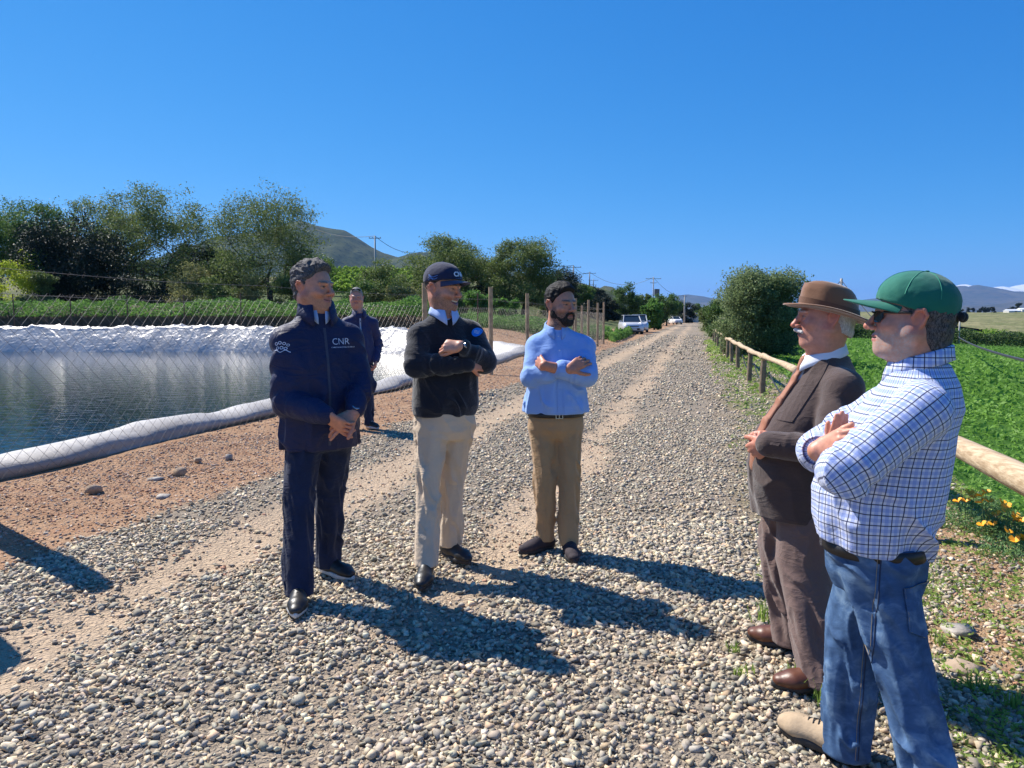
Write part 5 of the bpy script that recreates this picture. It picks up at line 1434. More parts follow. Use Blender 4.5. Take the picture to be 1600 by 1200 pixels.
def trousers(root, mat, hips, kneeL, kneeR, ankL, ankR, yaw, hipw=.17, hipd=.12, thigh=.088, knee=.066, cuff=.062, wz=1.02, cz=.86, cufz=.045, fold=.007, res=.007, name='trousers', seed=0, belly=0, ex=2.2, back=0, attrs=None):
    """hips: (x,y) centre at hip height; knees/ankles 3D; yaw = angle of the person's left axis"""
    S = Shape(); lx, ly = math.cos(yaw), math.sin(yaw); fx, fy = ly, -lx       # forward = left rotated -90
    hx, hy = hips
    S.loft([(cz - .06, hx, hy, hipw * .85, hipd * .8, yaw), (cz, hx - fx * back, hy - fy * back, hipw, hipd * .98, yaw), (cz + .06, hx - fx * back, hy - fy * back, hipw * 1.01, hipd * 1.02, yaw), (wz, hx + fx * belly, hy + fy * belly, hipw * .93, hipd * (.95) + belly, yaw)], k=.02, ex=ex, fold=(fold * .5, 16, seed), rnd=.012)
    for sx, kn, an in ((1, kneeL, ankL), (-1, kneeR, ankR)):
        hj = np.array([hx + lx * hipw * .46 * sx, hy + ly * hipw * .46 * sx])
        zk = kn[2]; za = an[2] + cufz
        def at(z):
            if z > zk: t = (z - zk) / (cz - zk); return kn[:2] * (1 - t) + hj * t
            t = (z - za) / (zk - za); return an[:2] * (1 - t) + kn[:2] * t
        nodes = []
        for z, r1 in ((za, cuff), (za + .06, cuff * 1.0), (za + .16, cuff * 1.02), (zk - .08, knee * 1.0), (zk + .02, knee * 1.06), ((zk + cz) / 2, (knee + thigh) / 2 * 1.02), (cz - .06, thigh), (cz + .02, thigh * .98)):
            p = at(z); nodes.append((z, p[0], p[1], r1, r1 * 1.06, yaw))
        S.loft(nodes, k=.03, ex=2.1, fold=(fold, 11, seed + sx * 5 + 7, [za, za + .18, zk - .1, zk, zk + .15, cz - .12, cz], [.4, 1.2, .8, 1.3, .6, .6, 1.2]), rnd=.008)
    V_, F_ = S.mesh(res)
    at_ = attrs(V_) if attrs else None
    return link(name, npmesh(name, V_ - np.array(root.location), F_, True, at_), mat, root), S
def raycast_obj(o):
    me = o.data; return BVHTree.FromPolygons([v.co[:] for v in me.vertices], [p.vertices[:] for p in me.polygons])
def decal(target, root, verts_world, faces, dirv, mat, name, lift=.0022, maxd=.3, parent=None):
    """lay a thin flat shape onto a garment: each vertex is pushed along dirv until it meets the cloth"""
    T = raycast_obj(target); o = np.array(root.location); out = []
    d = Vector(unit(dirv))
    for v in verts_world:
        p = Vector(np.asarray(v) - o); hit = T.ray_cast(p - d * maxd, d, maxd * 2.5)
        out.append(hit[0] - d * lift if hit[0] is not None else None)
    faces = [f for f in faces if all(out[i] is not None for i in f)]
    mid_ = sorted([(out[i] @ d) for f in faces for i in f]); md = mid_[len(mid_) // 2] if mid_ else 0
    faces = [f for f in faces if max((out[i] @ d) for i in f) - min((out[i] @ d) for i in f) < .05]
    out = [v if v is not None else Vector((0, 0, 0)) for v in out]
    used = sorted({i for f in faces for i in f}); rem = {j: i for i, j in enumerate(used)}
    out = [out[i] for i in used]; faces = [tuple(rem[i] for i in f) for f in faces]
    me = bpy.data.meshes.new(name); me.from_pydata([tuple(v) for v in out], [], faces); me.update()
    return link(name, me, mat, parent or target)
def text_shape(txt, size, center, right, up, bold=.0, resol=3, shear=0):
    """letter outlines as vertices/faces in the plane spanned by right/up around center"""
    cu = bpy.data.curves.new('t', 'FONT'); cu.body = txt; cu.size = size; cu.align_x = 'CENTER'; cu.align_y = 'CENTER'; cu.resolution_u = resol; cu.offset = bold; cu.shear = shear
    to = bpy.data.objects.new('t', cu); COL.objects.link(to); dg = bpy.context.evaluated_depsgraph_get(); me = bpy.data.meshes.new_from_object(to.evaluated_get(dg))
    bm = bmesh.new(); bm.from_mesh(me); bmesh.ops.triangulate(bm, faces=bm.faces); bmesh.ops.subdivide_edges(bm, edges=[e for e in bm.edges if e.calc_length() > size * .3], cuts=1)
    bmesh.ops.triangulate(bm, faces=bm.faces)
    vs = [np.array(center) + np.array(right) * v.co.x + np.array(up) * v.co.y for v in bm.verts]; bm.verts.index_update(); fs = [tuple(v.index for v in f.verts) for f in bm.faces]
    bm.free(); bpy.data.objects.remove(to); bpy.data.curves.remove(cu); bpy.data.meshes.remove(me)
    return vs, fs
def disc_shape(center, right, up, r, n=28):
    vs = [np.array(center)]; fs = []
    for q in (.5, 1):
        for k in range(n):
            a = 2 * math.pi * k / n; vs.append(np.array(center) + (np.array(right) * math.cos(a) + np.array(up) * math.sin(a)) * r * q)
    for k in range(n):
        k2 = (k + 1) % n; fs += [(0, 1 + k, 1 + k2), (1 + k, 1 + n + k, 1 + n + k2, 1 + k2)]
    return vs, fs
def merge_body(root, parts, mat, name='body'):
    """several surfaces of one body (head, trunk, hands) in a single skin mesh"""
    VV = []; FF = []; CC = []; o = 0
    for V_, F_, C_ in parts: VV.append(V_); FF.append(F_ + o); CC.append(C_); o += len(V_)
    me = npmesh(name, np.concatenate(VV) - np.array(root.location), np.concatenate(FF), True, {'col': np.concatenate(CC)})
    return link(name, me, mat, root)
def flat_col(V_, c): return np.tile(np.array(c, float), (len(V_), 1))
# ------------------------------------------------------------- hats, hair, collars
def cap(root, L, Fm, sc, mat, name='cap', drop=.0, brim_l=.078, brim_w=.082, curve=.030, tilt=.10, top=1.0, seams=None, brimmat=None, back=0):
    S = Shape(); Me = Fm.T; nm = lambda v: Me @ np.array(v, float)
    S.ell(L(0, -.012, .046), np.array([.0865, .108, .092 * top]) * sc, Me, k=0)
    S.ell(L(0, .030, .055), np.array([.074, .070, .066 * top]) * sc, Me, k=.03)
    S.half(L(0, .085, .036 + drop), nm((0, .17, -1)))
    S.disp = lambda P: .0011 * vnoise(P[:, 0] * 60, P[:, 1] * 60, P[:, 2] * 60, 4)
    V_, F_ = S.mesh(.004); o = link(name, npmesh(name, V_ - np.array(root.location), F_, True), mat, root)
    ro = np.array(root.location)
    nu, nv = 25, 10; vs = []; fs = []
    for side in (0, 1):
        for i in range(nu):
            u = -1 + 2 * i / (nu - 1)
            for j in range(nv):
                v = j / (nv - 1)
                a = u * 1.15
                bx = math.sin(a) * brim_w * .98; by = -.012 + .104 * math.cos(a) * .97 + .004
                ext = brim_l * (1 - abs(u) ** 2.6 * .92)
                x = bx + u * .004 * v; y = by + ext * v; z = .034 + drop - .10 * -by * 0 - curve * (u ** 2) * (.35 + .65 * v) - tilt * ext * v * 1.0 + (0.0 if side else -.0028)
                vs.append(tuple(L(x, y, z) - ro))
    n = nu * nv
    for i in range(nu - 1):
        for j in range(nv - 1):
            a = i * nv + j; fs.append((a, a + nv, a + nv + 1, a + 1)); fs.append((n + a, n + a + 1, n + a + nv + 1, n + a + nv))
    for i in range(nu - 1): a = i * nv + nv - 1; fs.append((a, a + nv, n + a + nv, n + a))
    MB().add(vs, fs).build('brim', brimmat or mat, o, True).parent = o
    bt = MB().lathe([(.001, -.003), (.008, -.002), (.007, .003), (.001, .005)], 10, Matrix.Translation(Vector(tuple(L(0, -.012, .046 + .092 * top) - ro)))).build('button', mat, o, True)
    if seams:
        T = raycast_obj(o)
        for phi in (0, math.pi / 3, 2 * math.pi / 3, math.pi, -math.pi / 3, -2 * math.pi / 3):
            pts = []
            for k in range(14):
                t = k / 13 * 1.35; d = nm((math.sin(phi) * math.sin(t), math.cos(phi) * math.sin(t), math.cos(t)))
                p0 = L(0, -.012, .040) - ro; h = T.ray_cast(Vector(p0 + d * .3), Vector(-d), .4)
                if h[0] is not None and (np.array(h[0]) + ro - L(0, 0, .034 + drop)) @ Fm[2] > 0: pts.append(h[0] + Vector(d) * .0006)
            if len(pts) > 2: MB().tube(pts, .0011, 4).build('seam', seams, o)
    return o
def hair(root, L, Fm, sc, mat, thick=.010, t=.03, nape=-.031, slope=.545, amp=.005, name='hair', res=.0035, quiff=0, seed=0, sides=.004, fr=(120, 120, 60), top=0, ztop=None, nf=0):
    S = Shape(); Me = Fm.T; nm = lambda v: Me @ np.array(v, float)
    S.ell(L(0, -.016, .034), np.array([.076 + sides, .098 + thick * .8, .088 + thick]) * sc, Me, k=0)
    S.ell(L(0, .012, .066), np.array([.062, .078, .058 + thick]) * sc, Me, k=.02)
    if quiff: S.ell(L(0, .070, .088), np.array([.045, .020, .020 + quiff]) * sc, Me, k=.02)
    S.half(L(0, t, 0), nm((0, 1, -.75 + top))); S.half(L(0, 0, nape), nm((0, slope, -1)))
    if nf: S.p.insert(2, dict(t='c', a=L(0, -.040, -.02), b=L(0, -.034, -.080), ra=nf * sc, rb=nf * sc * .97, k=.02, flat=None, op='u', fold=None))
    if ztop is not None: S.half(L(0, 0, ztop), nm((0, .0, 1)))
    c0 = L(0, 0, 0)
    def dsp(P):
        q = (P - c0) @ Fm.T
        w_ = vnoise(q[:, 0] * fr[0] + 2 * vnoise(q[:, 1] * 25, q[:, 2] * 25, q[:, 0] * 25, 5), q[:, 1] * fr[2] * .4, q[:, 2] * fr[1] * .6, seed)
        w2 = vnoise(q[:, 0] * 38, q[:, 1] * 38, q[:, 2] * 38, seed + 2)
        e1 = -((P - L(0, t, 0)) @ unit(nm((0, 1, -.75 + top)))); e2 = -((P - L(0, 0, nape)) @ unit(nm((0, slope, -1))))
        ed = np.minimum(sstep(.0, .022, e1), sstep(.0, .03, e2))
        return amp * (.7 * w_ + .7 * w2) * (.3 + .7 * ed) + (thick * .8 + .001) * (1 - ed) ** 1.5
    S.disp = dsp
    V_, F_ = S.mesh(res); return link(name, npmesh(name, V_ - np.array(root.location), F_, True), mat, root)
def beard(root, L, Fm, sc, mat, thick=.006, full=True, name='beard', amp=.0025, c0=None):
    S = Shape(); Me = Fm.T; nm = lambda v: Me @ np.array(v, float); t_ = thick
    if full:
        for sx in (-1, 1):
            S.cone(L(sx * .067, .012, -.022), L(sx * .052, .014, -.062), .007 * sc, .024 * sc, k=.02)
            S.cone(L(sx * .050, .012, -.060), L(sx * .018, .070, -.104), .029 * sc, .0225 * sc, k=.02)
            S.cone(L(sx * .020, .100, -.052), L(sx * .031, .085, -.082), .0055 * sc, .010 * sc, k=.012)
        S.ell(L(0, .078, -.104), np.array([.030, .024, .024]) * sc, Me, k=.02)
    for sx in (-1, 1): S.cone(L(sx * .003, .109, -.0505), L(sx * .027, .092, -.059), (.0058 if full else .0082) * sc, (.0050 if full else .0070) * sc, k=.006)
    S.disp = lambda P: amp * (1 if full else .5) * vnoise(P[:, 0] * 260, P[:, 1] * 260, P[:, 2] * 120, 6)
    V_, F_ = S.mesh(.003); return link(name, npmesh(name, V_ - np.array(root.location), F_, True), mat, root)
def collar(root, ctr, Fm, r, ztop, mat, drop=.036, point=.070, gap=.32, flare=.016, parent=None, stand=False, name='collar', ry=1.12, tiltf=.35, thick=.003, seed=0):
    """folded shirt collar round the neck; ctr on the neck axis; the front is lower by tiltf*r"""
    ro = np.array(root.location); l, f, u = Fm[0], Fm[1], np.array([0, 0, 1.0])
    nu = 40; prof = ((0, -.030, 0), (.0, .0, 1), (.003, .004, 1), (.007, .0, 1), (flare * .75, -.6, 2), (flare, -1.0, 2)) if not stand else ((0, -.05, 0), (.004, .0, 1), (.008, .0, 1), (flare, -.05, 0))
    vs = []
    for i in range(nu + 1):
        th = gap + (2 * math.pi - 2 * gap) * i / nu          # measured from the front
        c, s = math.cos(th), math.sin(th); near = max(0, 1 - min(th - gap, 2 * math.pi - gap - th) / .85)
        for dr, dz, kd in prof:
            dp = drop + (point - drop) * near ** 1.5
            z = {0: dz, 1: dz, 2: dz * dp}[kd]
            rad = r + dr + (flare * .55 * near if kd == 2 else 0)
            ang_shift = 0 if kd != 2 else -.10 * near * (1 if th > math.pi else -1) * -1
            c2, s2 = math.cos(th + ang_shift), math.sin(th + ang_shift)
            w_ = .0015 * math.sin(7 * th + seed)
            vs.append(tuple(ctr + f * (c2 * (rad + w_) * ry) + l * (s2 * (rad + w_)) + u * (ztop - ctr[2] + z - tiltf * r * (1 + c) * .5) - ro))
    m = len(prof); fs = []
    for i in range(nu):
        for j in range(m - 1): a = i * m + j; fs.append((a, a + 1, a + m + 1, a + m))
    o = MB().add(vs, fs).build(name, mat, parent or root, True)
    md = o.modifiers.new('thickness', 'SOLIDIFY'); md.thickness = thick; md.offset = 0
    return o
def buttons(target, root, pts, dirv, r, mat):
    T = raycast_obj(target); ro = np.array(root.location); d = Vector(unit(dirv))
    for p in pts:
        h = T.ray_cast(Vector(np.asarray(p) - ro) - d * .3, d, .8)
        if h[0] is None: continue
        q = (-d).to_track_quat('Z', 'Y').to_matrix().to_4x4(); M = Matrix.Translation(h[0] - d * .001) @ q
        MB().lathe([(.0005, .0025), (r * .8, .0025), (r, .001), (r, -.002)], 12, M).build('button', mat, target)
def watch(root, p, axis, out, rw, parent, face=.019):
    ro = np.array(root.location); a = unit(axis); n = unit(np.array(out) - np.dot(out, a) * a); t = np.cross(a, n)
    M = Matrix((( *t, 0), (*a, 0), (*n, 0), (0, 0, 0, 1))).transposed(); M.translation = Vector(p - ro)
    M = Matrix.Translation(Vector(p - ro)) @ Matrix([[t[0], a[0], n[0], 0], [t[1], a[1], n[1], 0], [t[2], a[2], n[2], 0], [0, 0, 0, 1]])
    mb = MB(); nseg = 28; vs = []; fs = []
    for i in range(nseg):
        th = 2 * math.pi * i / nseg
        for dy in (-.009, .009):
            for rr_ in (rw, rw + .003): vs.append(M @ Vector((math.sin(th) * rr_, dy, math.cos(th) * rr_)))
    for i in range(nseg):
        a0 = i * 4; b0 = ((i + 1) % nseg) * 4; fs += [(a0, b0, b0 + 1, a0 + 1), (a0 + 2, a0 + 3, b0 + 3, b0 + 2), (a0 + 1, b0 + 1, b0 + 3, a0 + 3), (a0, a0 + 2, b0 + 2, b0)]
    o = mb.add(vs, fs).build('wristwatch', BLK, parent, True)
    MB().lathe([(.001, 0), (face, 0), (face, .006), (face * .86, .008)], 24, M @ Matrix.Translation((0, 0, rw))).build('case', METAL, o)
    MB().lathe([(.001, .0075), (face * .86, .0078), (face * .8, .0085), (.001, .0085)], 24, M @ Matrix.Translation((0, 0, rw))).build('dial', DIAL, o)
    for k in range(12):
        th = k * math.pi / 6; MB_ = (math.sin(th) * face * .68, math.cos(th) * face * .68)
    mb = MB()
    for k in range(12):
        th = k * math.pi / 6; x, y = math.sin(th) * face * .68, math.cos(th) * face * .68
        mb.box(x - .0009, x + .0009, y - .0009, y + .0009, rw + .0086, rw + .0092, M)
    mb.box(-.0006, .0006, 0, face * .5, rw + .0088, rw + .0094, M); mb.box(0, face * .4, -.0006, .0006, rw + .0095, rw + .01, M)
    mb.build('hand_marks', METAL, o)
    return o
def rot2(v, a): c, s = math.cos(a), math.sin(a); return np.array([v[0] * c - v[1] * s, v[0] * s + v[1] * c, 0.0])
class Man:
    def __init__(s, loc, fwd, label):
        s.root = empty('person', (loc[0], loc[1], 0), 0, label, 'person')
        s.o = np.array([loc[0], loc[1], 0.0]); s.f = unit(np.array([fwd[0], fwd[1], 0.0])); s.l = np.array([-s.f[1], s.f[0], 0]); s.yaw = math.atan2(s.l[1], s.l[0])
    def pt(s, l, f, z): return s.o + s.l * l + s.f * f + np.array([0, 0, z])
    def node(s, z, w, d, off=0, side=0):
        p = s.pt(side, off, 0); return (z, p[0], p[1], w, d, s.yaw)
def belt(man, z, w, d, off, mat, h=.036, buckle=True, side=0):
    ro = np.array(man.root.location); n = 48; vs = []; fs = []
    for i in range(n):
        a = 2 * math.pi * i / n; e = 2.3
        c, s = math.cos(a), math.sin(a); k = 1 / ((abs(s) ** e + abs(c) ** e) ** (1 / e))
        for dz in (-h / 2, h / 2):
            p = man.pt(side + s * k * w, off + c * k * d, z + dz); vs.append(tuple(p - ro))
    for i in range(n): a = i * 2; b = ((i + 1) % n) * 2; fs.append((a, b, b + 1, a + 1))
    o = MB().add(vs, fs).build('belt', mat, man.root, True); md = o.modifiers.new('thickness', 'SOLIDIFY'); md.thickness = .005; md.offset = 0
    if buckle:
        M = Matrix([[man.l[0], man.f[0], 0, 0], [man.l[1], man.f[1], 0, 0], [0, 0, 1, 0], [0, 0, 0, 1]]); M = Matrix.Translation(Vector(man.pt(side, off + d + .004, z) - ro)) @ M
        mb = MB(); 
        for b in ((-.024, -.018, -.019, .019), (.018, .024, -.019, .019)): mb.box(b[0], b[1], -.002, .004, b[2], b[3], M)
        for b in ((-.018, .018, .014, .019), (-.018, .018, -.019, -.014)): mb.box(b[0], b[1], -.002, .004, b[2], b[3], M)
        mb.box(-.003, .003, -.001, .005, -.016, .016, M)
        mb.build('buckle', METAL, o)
    return o
SKIN_A = (.40, .205, .13)
def trunk(man, neck, hipz, arms, legs, col):
    """the body under the clothes, one surface: neck, chest, pelvis, arms, legs"""
    S = Shape()
    S.cone(neck + V3(0, 0, .02), neck - V3(0, 0, .13), .05, .07, k=.03)
    S.cone(neck - V3(0, 0, .16), man.pt(0, 0, hipz), .085, .09, k=.04, flat=(man.f, .75))
    for a in arms: S.chain([neck - V3(0, 0, .08)] + list(a), [.04, .040, .030, .022], k=.02)
    for lg in legs: S.chain(lg, [.06, .034, .024], k=.03)
    V_, F_ = S.mesh(.012); return V_, F_, flat_col(V_, col)
# ================================================================== MAN 3: pale blue shirt, black beard
def man_blue():
    m = Man((.283, 4.56), (.10, -1), 'person with black beard and pale blue shirt, arms folded, standing mid-road')
    r = m.root; base = (.52, .25, .16)
    c = D(876.5, 475, 4.57); Fm = frame((.56, -.80, -.06)); sc = 1.06
    neck = m.pt(.0, .0, 1.45)
    # skin
    H = Shape(); L = head_shape(H, c, Fm, sc, neck_to=neck, neck_r=.056, jaw=1.0)
    V_, F_ = H.mesh(.0035); parts = [(V_, F_, head_colors(V_, c, Fm, sc, base, brow=(.012, .009, .008), browt=.005, stubble=(.05, .035, .03), stub_amt=.8))]
    shR, shL = D(840, 542, 4.57), D(913, 542, 4.57)
    elR, elL = D(831, 589, 4.47), D(916, 587, 4.44)
    wrR, wrL = D(889, 577, 4.345), D(850, 571, 4.34)
    A = Shape(); A.cone(elR + (wrR - elR) * .5, wrR, .032, .024, k=.01)
    hand(A, wrR, D(912, 563, 4.37) - wrR, V3(.1, -1, .35), 1, curl=(.35, .45, .5, .5), sc=1.02, thumb=(.9, .1), bend2=(.5, .55, .6, .6))
    V_, F_ = A.mesh(.0035); parts.append((V_, F_, hand_colors(V_, base)))
    A = Shape(); A.cone(elL + (wrL - elL) * .35, wrL, .044, .029, k=.01)
    hand(A, wrL, D(836, 560, 4.46) - wrL, V3(-.8, -.6, .2), -1, curl=(.3, .3, .35, .4), sc=1.0, thumb=(.4, .2))
    V_, F_ = A.mesh(.0035); parts.append((V_, F_, hand_colors(V_, base)))
    fL, fR = G(889, 868), G(852, 861)
    parts.append(trunk(m, neck, .9, [[shR, elR, wrR], [shL, elL, wrL]], [[m.pt(.09, 0, .88), V3(.365, 4.52, .5), fL + V3(0, 0, .06)], [m.pt(-.09, 0, .88), V3(.215, 4.53, .5), fR + V3(0, 0, .06)]], base))
    merge_body(r, parts, SKIN)
    HB = hairmat('hair_black', (.006, .005, .005), (.022, .019, .019)); hair(r, L, Fm, sc, HB, .013, t=.018, amp=.006, quiff=.002, seed=1, sides=.008, nf=.058, fr=(140, 120, 80), res=.003)
    beard(r, L, Fm, sc, hairmat('beard_black', (.012, .009, .008), (.045, .035, .03)))
    # shirt
    SM = cloth('shirt_pale_blue', (.25, .42, .80), .8, var=.05, wr=.25)
    S = Shape()
    S.loft([m.node(.905, .212, .150), m.node(.96, .208, .152, .005), m.node(1.08, .185, .135, .01), m.node(1.22, .186, .132, .012), m.node(1.32, .152, .115, .0), m.node(1.39, .110, .085, -.01), m.node(1.445, .064, .064, -.012)], k=.02, fold=(.0065, 9, 11, [.9, 1.0, 1.15, 1.3, 1.4], [1.3, 1.2, 1.0, .6, .3]), rnd=.01)
    for sh, el, wr, t, sd in ((shR, elR, wrR, .42, 3), (shL, elL, wrL, .58, 5)):
        S.cone(m.pt(0, -.01, neck[2] - .03), sh, .052, .070, k=.045)
        S.cone(sh, el, .074, .070, k=.025, fold=(.006, 20, sd))
        S.cone(el, el + (wr - el) * t, .070, .058, k=.014, fold=(.0055, 26, sd + 1))
        q = unit(wr - el); p1 = el + (wr - el) * t
        S.cone(p1 - q * .045, p1 + q * .004, .060, .057, k=.004, fold=(.0025, 25, sd + 2))
    V_, F_ = S.mesh(.0055); sh_ = link('shirt', npmesh('shirt', V_ - m.o, F_, True), SM, r)
    collar(r, m.pt(0, -.008, 1.45), np.stack([m.l, m.f, [0, 0, 1]]), .064, 1.500, SM, drop=.040, point=.070, gap=.36, parent=sh_, tiltf=.85)
    # placket and buttons
    vs = []; fs = []
    for i in range(24):
        z = 1.42 - .50 * i / 23
        for x in (-.016, .016): vs.append(m.pt(x + .002, .3, z))
    fs = [(2 * i, 2 * i + 1, 2 * i + 3, 2 * i + 2) for i in range(23)]
    decal(sh_, r, vs, fs, -m.f, SM, 'placket', lift=.0030)
    buttons(sh_, r, [m.pt(.002, .0, z) for z in (1.395, 1.31, 1.03, .95)], -m.f, .0055, simple('button_pale', (.6, .65, .75), .4))
    # trousers and belt
    TM = cloth('trousers_khaki', (.42, .26, .125), .85, var=.08, wr=.5)
    trousers(r, TM, (m.o[0], m.o[1]), V3(.372, 4.50, .50), V3(.212, 4.50, .50), fL, fR, m.yaw, hipw=.178, hipd=.130, thigh=.089, knee=.068, cuff=.060, wz=.925, cz=.80, cufz=.075, fold=.0065, res=.006, seed=4)
    belt(m, .900, .181, .137, .0, LEATHER_BLK, .032)
    shoe(r, fR, (-.85, -.55), .285, SUEDE_DK, RUBBER, lace=BLK); shoe(r, fL, (.10, -1), .285, SUEDE_DK, RUBBER, lace=BLK)
man_blue()

# ================================================================== MAN 2: navy cap and sweater
def man_cap():
    m = Man((-.41, 4.29), (.42, -.90), 'laughing person in navy cap, dark sweater with blue sticker and cream trousers, arms folded')
    r = m.root; base = (.60, .29, .19)
    c = D(692, 450, 4.29); Fm = frame((.86, -.50, -.10)); sc = 1.10
    neck = m.pt(.0, .0, 1.525)
    H = Shape(); L = head_shape(H, c, Fm, sc, neck_to=neck, neck_r=.060, smile=1.4, open_=1.3, fat=.003)
    V_, F_ = H.mesh(.0035); parts = [(V_, F_, head_colors(V_, c, Fm, sc, base, brow=(.03, .02, .016), stubble=(.10, .07, .055), stub_amt=.6, smile=1.4, open_=1.3, teeth=True, red=.35))]
    shR, shL = D(655, 526, 4.21), D(734, 521, 4.37)
    elR, elL = D(650, 571, 4.10), D(757, 565, 4.27)
    wrL = D(719, 540, 4.06); wrR = D(735, 570, 4.12)
    A = Shape(); A.cone(elL + (wrL - elL) * .6, wrL, .030, .026, k=.01)
    hand(A, wrL, D(690, 540, 4.07) - wrL, V3(.15, -1, .5), -1, curl=(.7, .9, 1.0, 1.1), sc=1.0, thumb=(.3, .35))
    V_, F_ = A.mesh(.0035); parts.append((V_, F_, hand_colors(V_, (.60, .34, .24))))
    A = Shape(); A.cone(elR + (wrR - elR) * .7, wrR, .030, .026, k=.01); hand(A, wrR, D(755, 570, 4.22) - wrR, V3(0, -1, .2), 1, sc=.95)
    V_, F_ = A.mesh(.005); parts.append((V_, F_, hand_colors(V_, base)))
    f1, f2 = G(666, 905), G(702, 872)
    parts.append(trunk(m, neck, .95, [[shR, elR, wrR], [shL, elL, wrL]], [[m.pt(.09, 0, .92), V3(-.375, 4.38, .52), f2 + V3(0, 0, .06)], [m.pt(-.09, 0, .92), V3(-.50, 4.18, .52), f1 + V3(0, 0, .06)]], base))
    merge_body(r, parts, SKIN)
    hair(r, L, Fm, sc, hairmat('hair_short_dark', (.03, .022, .018), (.10, .075, .06)), .001, t=.026, amp=.001, sides=.001)
    NV = cloth('cap_navy', (.012, .018, .055), .85, var=.1)
    cp = cap(r, L, Fm, sc, NV, drop=.015, brim_l=.076, curve=.040, tilt=.06, top=1.02, brimmat=cloth('brim_navy', (.045, .050, .10), .8))
    WHT = simple('thread_white', (.75, .78, .85), .7, var=.03); LBL = simple('thread_blue', (.10, .22, .55), .7, var=.05)
    Lf = lambda x, y, z: L(x, y, z)
    fd = Fm.T @ np.array([0.0, .85, .52]); rt = Fm[0]; up = np.cross(fd, Fm[0]) * 1; up = unit(np.cross(Fm[0], fd)) * -1
    upv = unit(Fm[2] - fd * (Fm[2] @ fd))
    vs, fs = text_shape('CNR', .040, L(0, .16, .118), rt, upv, .0012); decal(cp, r, vs, fs, -fd, WHT, 'lettering')
    for j, (tx, sz, zz) in enumerate((('COMISIÓN NACIONAL DE RIEGO', .0075, .092),)):
        vs, fs = text_shape(tx, sz, L(0, .16, zz), rt, upv, .0001, 1); decal(cp, r, vs, fs, -fd, LBL, 'lettering')
    # stitched wave emblem on the side of the cap
    sdv = Fm.T @ np.array([-.98, .0, .15])
    for k in range(4):
        vs = []; n = 12
        for i in range(n):
            t = i / (n - 1); x = -.030 + .062 * t; z = .052 + k * .009 + .012 * math.sin(t * 5 + k * .7) * (1 - .15 * k)
            for w_ in (-.0016, .0016): vs.append(L(-.2, x - .01, z + w_))
        decal(cp, r, vs, [(2 * i, 2 * i + 1, 2 * i + 3, 2 * i + 2) for i in range(n - 1)], -sdv, LBL, 'emblem')
    # sweater
    SW = cloth('sweater_black', (.010, .012, .020), .95, var=.15, sheen=.35, wr=.6)
    S = Shape()
    S.loft([m.node(.925, .192, .140), m.node(.99, .205, .155, .01), m.node(1.10, .196, .150, .012), m.node(1.26, .192, .140, .01), m.node(1.38, .165, .118, .0), m.node(1.47, .112, .092, -.008), m.node(1.54, .068, .072, -.01)], k=.02, fold=(.006, 10, 21, [.9, 1.0, 1.15, 1.3, 1.45], [.8, 1.3, 1.0, .6, .3]), rnd=.012)
    for sh, el, wr, t, sd in ((shR, elR, wrR, .95, 33), (shL, elL, wrL, .87, 35)):
        S.cone(m.pt(0, -.01, neck[2] - .03), sh, .056, .072, k=.045)
        S.cone(sh, el, .080, .074, k=.025, fold=(.0065, 18, sd)); S.cone(el, el + (wr - el) * t, .074, .045, k=.014, fold=(.0036, 28, sd + 1))
    # V neck
    S.cone(m.pt(0, .070, 1.56), m.pt(0, .135, 1.47), .052, .012, k=.004, op='s')
    V_, F_ = S.mesh(.0055); sw = link('sweater', npmesh('sweater', V_ - m.o, F_, True), SW, r)
    # ribbed hem
    SHM = cloth('shirt_white_blue', (.42, .55, .85), .8, var=.04)
    S = Shape(); S.loft([m.node(1.36, .12, .095, 0), m.node(1.46, .098, .085, -.004), m.node(1.525, .066, .070, -.008), m.node(1.545, .062, .066, -.008)], k=.01)
    V_, F_ = S.mesh(.007); s2 = link('shirt', npmesh('shirt', V_ - m.o, F_, True), SHM, r)
    collar(r, m.pt(0, -.004, 1.53), np.stack([m.l, m.f, [0, 0, 1]]), .068, 1.605, SHM, drop=.044, point=.085, gap=.26, parent=s2, tiltf=.75, flare=.022)
    # round sticker
    pc = D(729, 520, 4.1); dv = unit(V3(.25, .95, 0)); 
    BLU = simple('sticker_blue', (.03, .22, .72), .45, var=.03)
    rt_ = unit(np.cross(dv, [0, 0, 1])); vs, fs = disc_shape(pc, rt_, V3(0, 0, 1), .026); st = decal(sw, r, vs, fs, dv, BLU, 'sticker', lift=.004)
    for k in range(3):
        vs = []; 
        for i in range(10):
            t = i / 9; x = -.014 + .028 * t; z = .008 - .007 * k + .003 * math.sin(t * 6.3)
            for w_ in (-.0012, .0012): vs.append(pc + rt_ * x + V3(0, 0, z + w_))
        decal(sw, r, vs, [(2 * i, 2 * i + 1, 2 * i + 3, 2 * i + 2) for i in range(9)], dv, WHT, 'emblem', lift=.0055)
    watch(r, wrL + (elL - wrL) * .05, wrL - elL, V3(.55, -.75, .35), .029, r, .018)
    TM = cloth('trousers_cream', (.64, .50, .355), .85, var=.06, wr=.5)
    trousers(r, TM, (m.o[0], m.o[1]), V3(-.375, 4.36, .54), V3(-.495, 4.17, .54), f2, f1, m.yaw, hipw=.186, hipd=.140, thigh=.096, knee=.074, cuff=.068, wz=.97, cz=.84, cufz=.085, fold=.008, res=.006, seed=9)
    shoe(r, f1, (-.02, -1), .30, LEATHER_BLK, RUBBER, boot=.02, w=.053); shoe(r, f2, (.66, -.75), .30, LEATHER_BLK, RUBBER, boot=.02, w=.053)
man_cap()

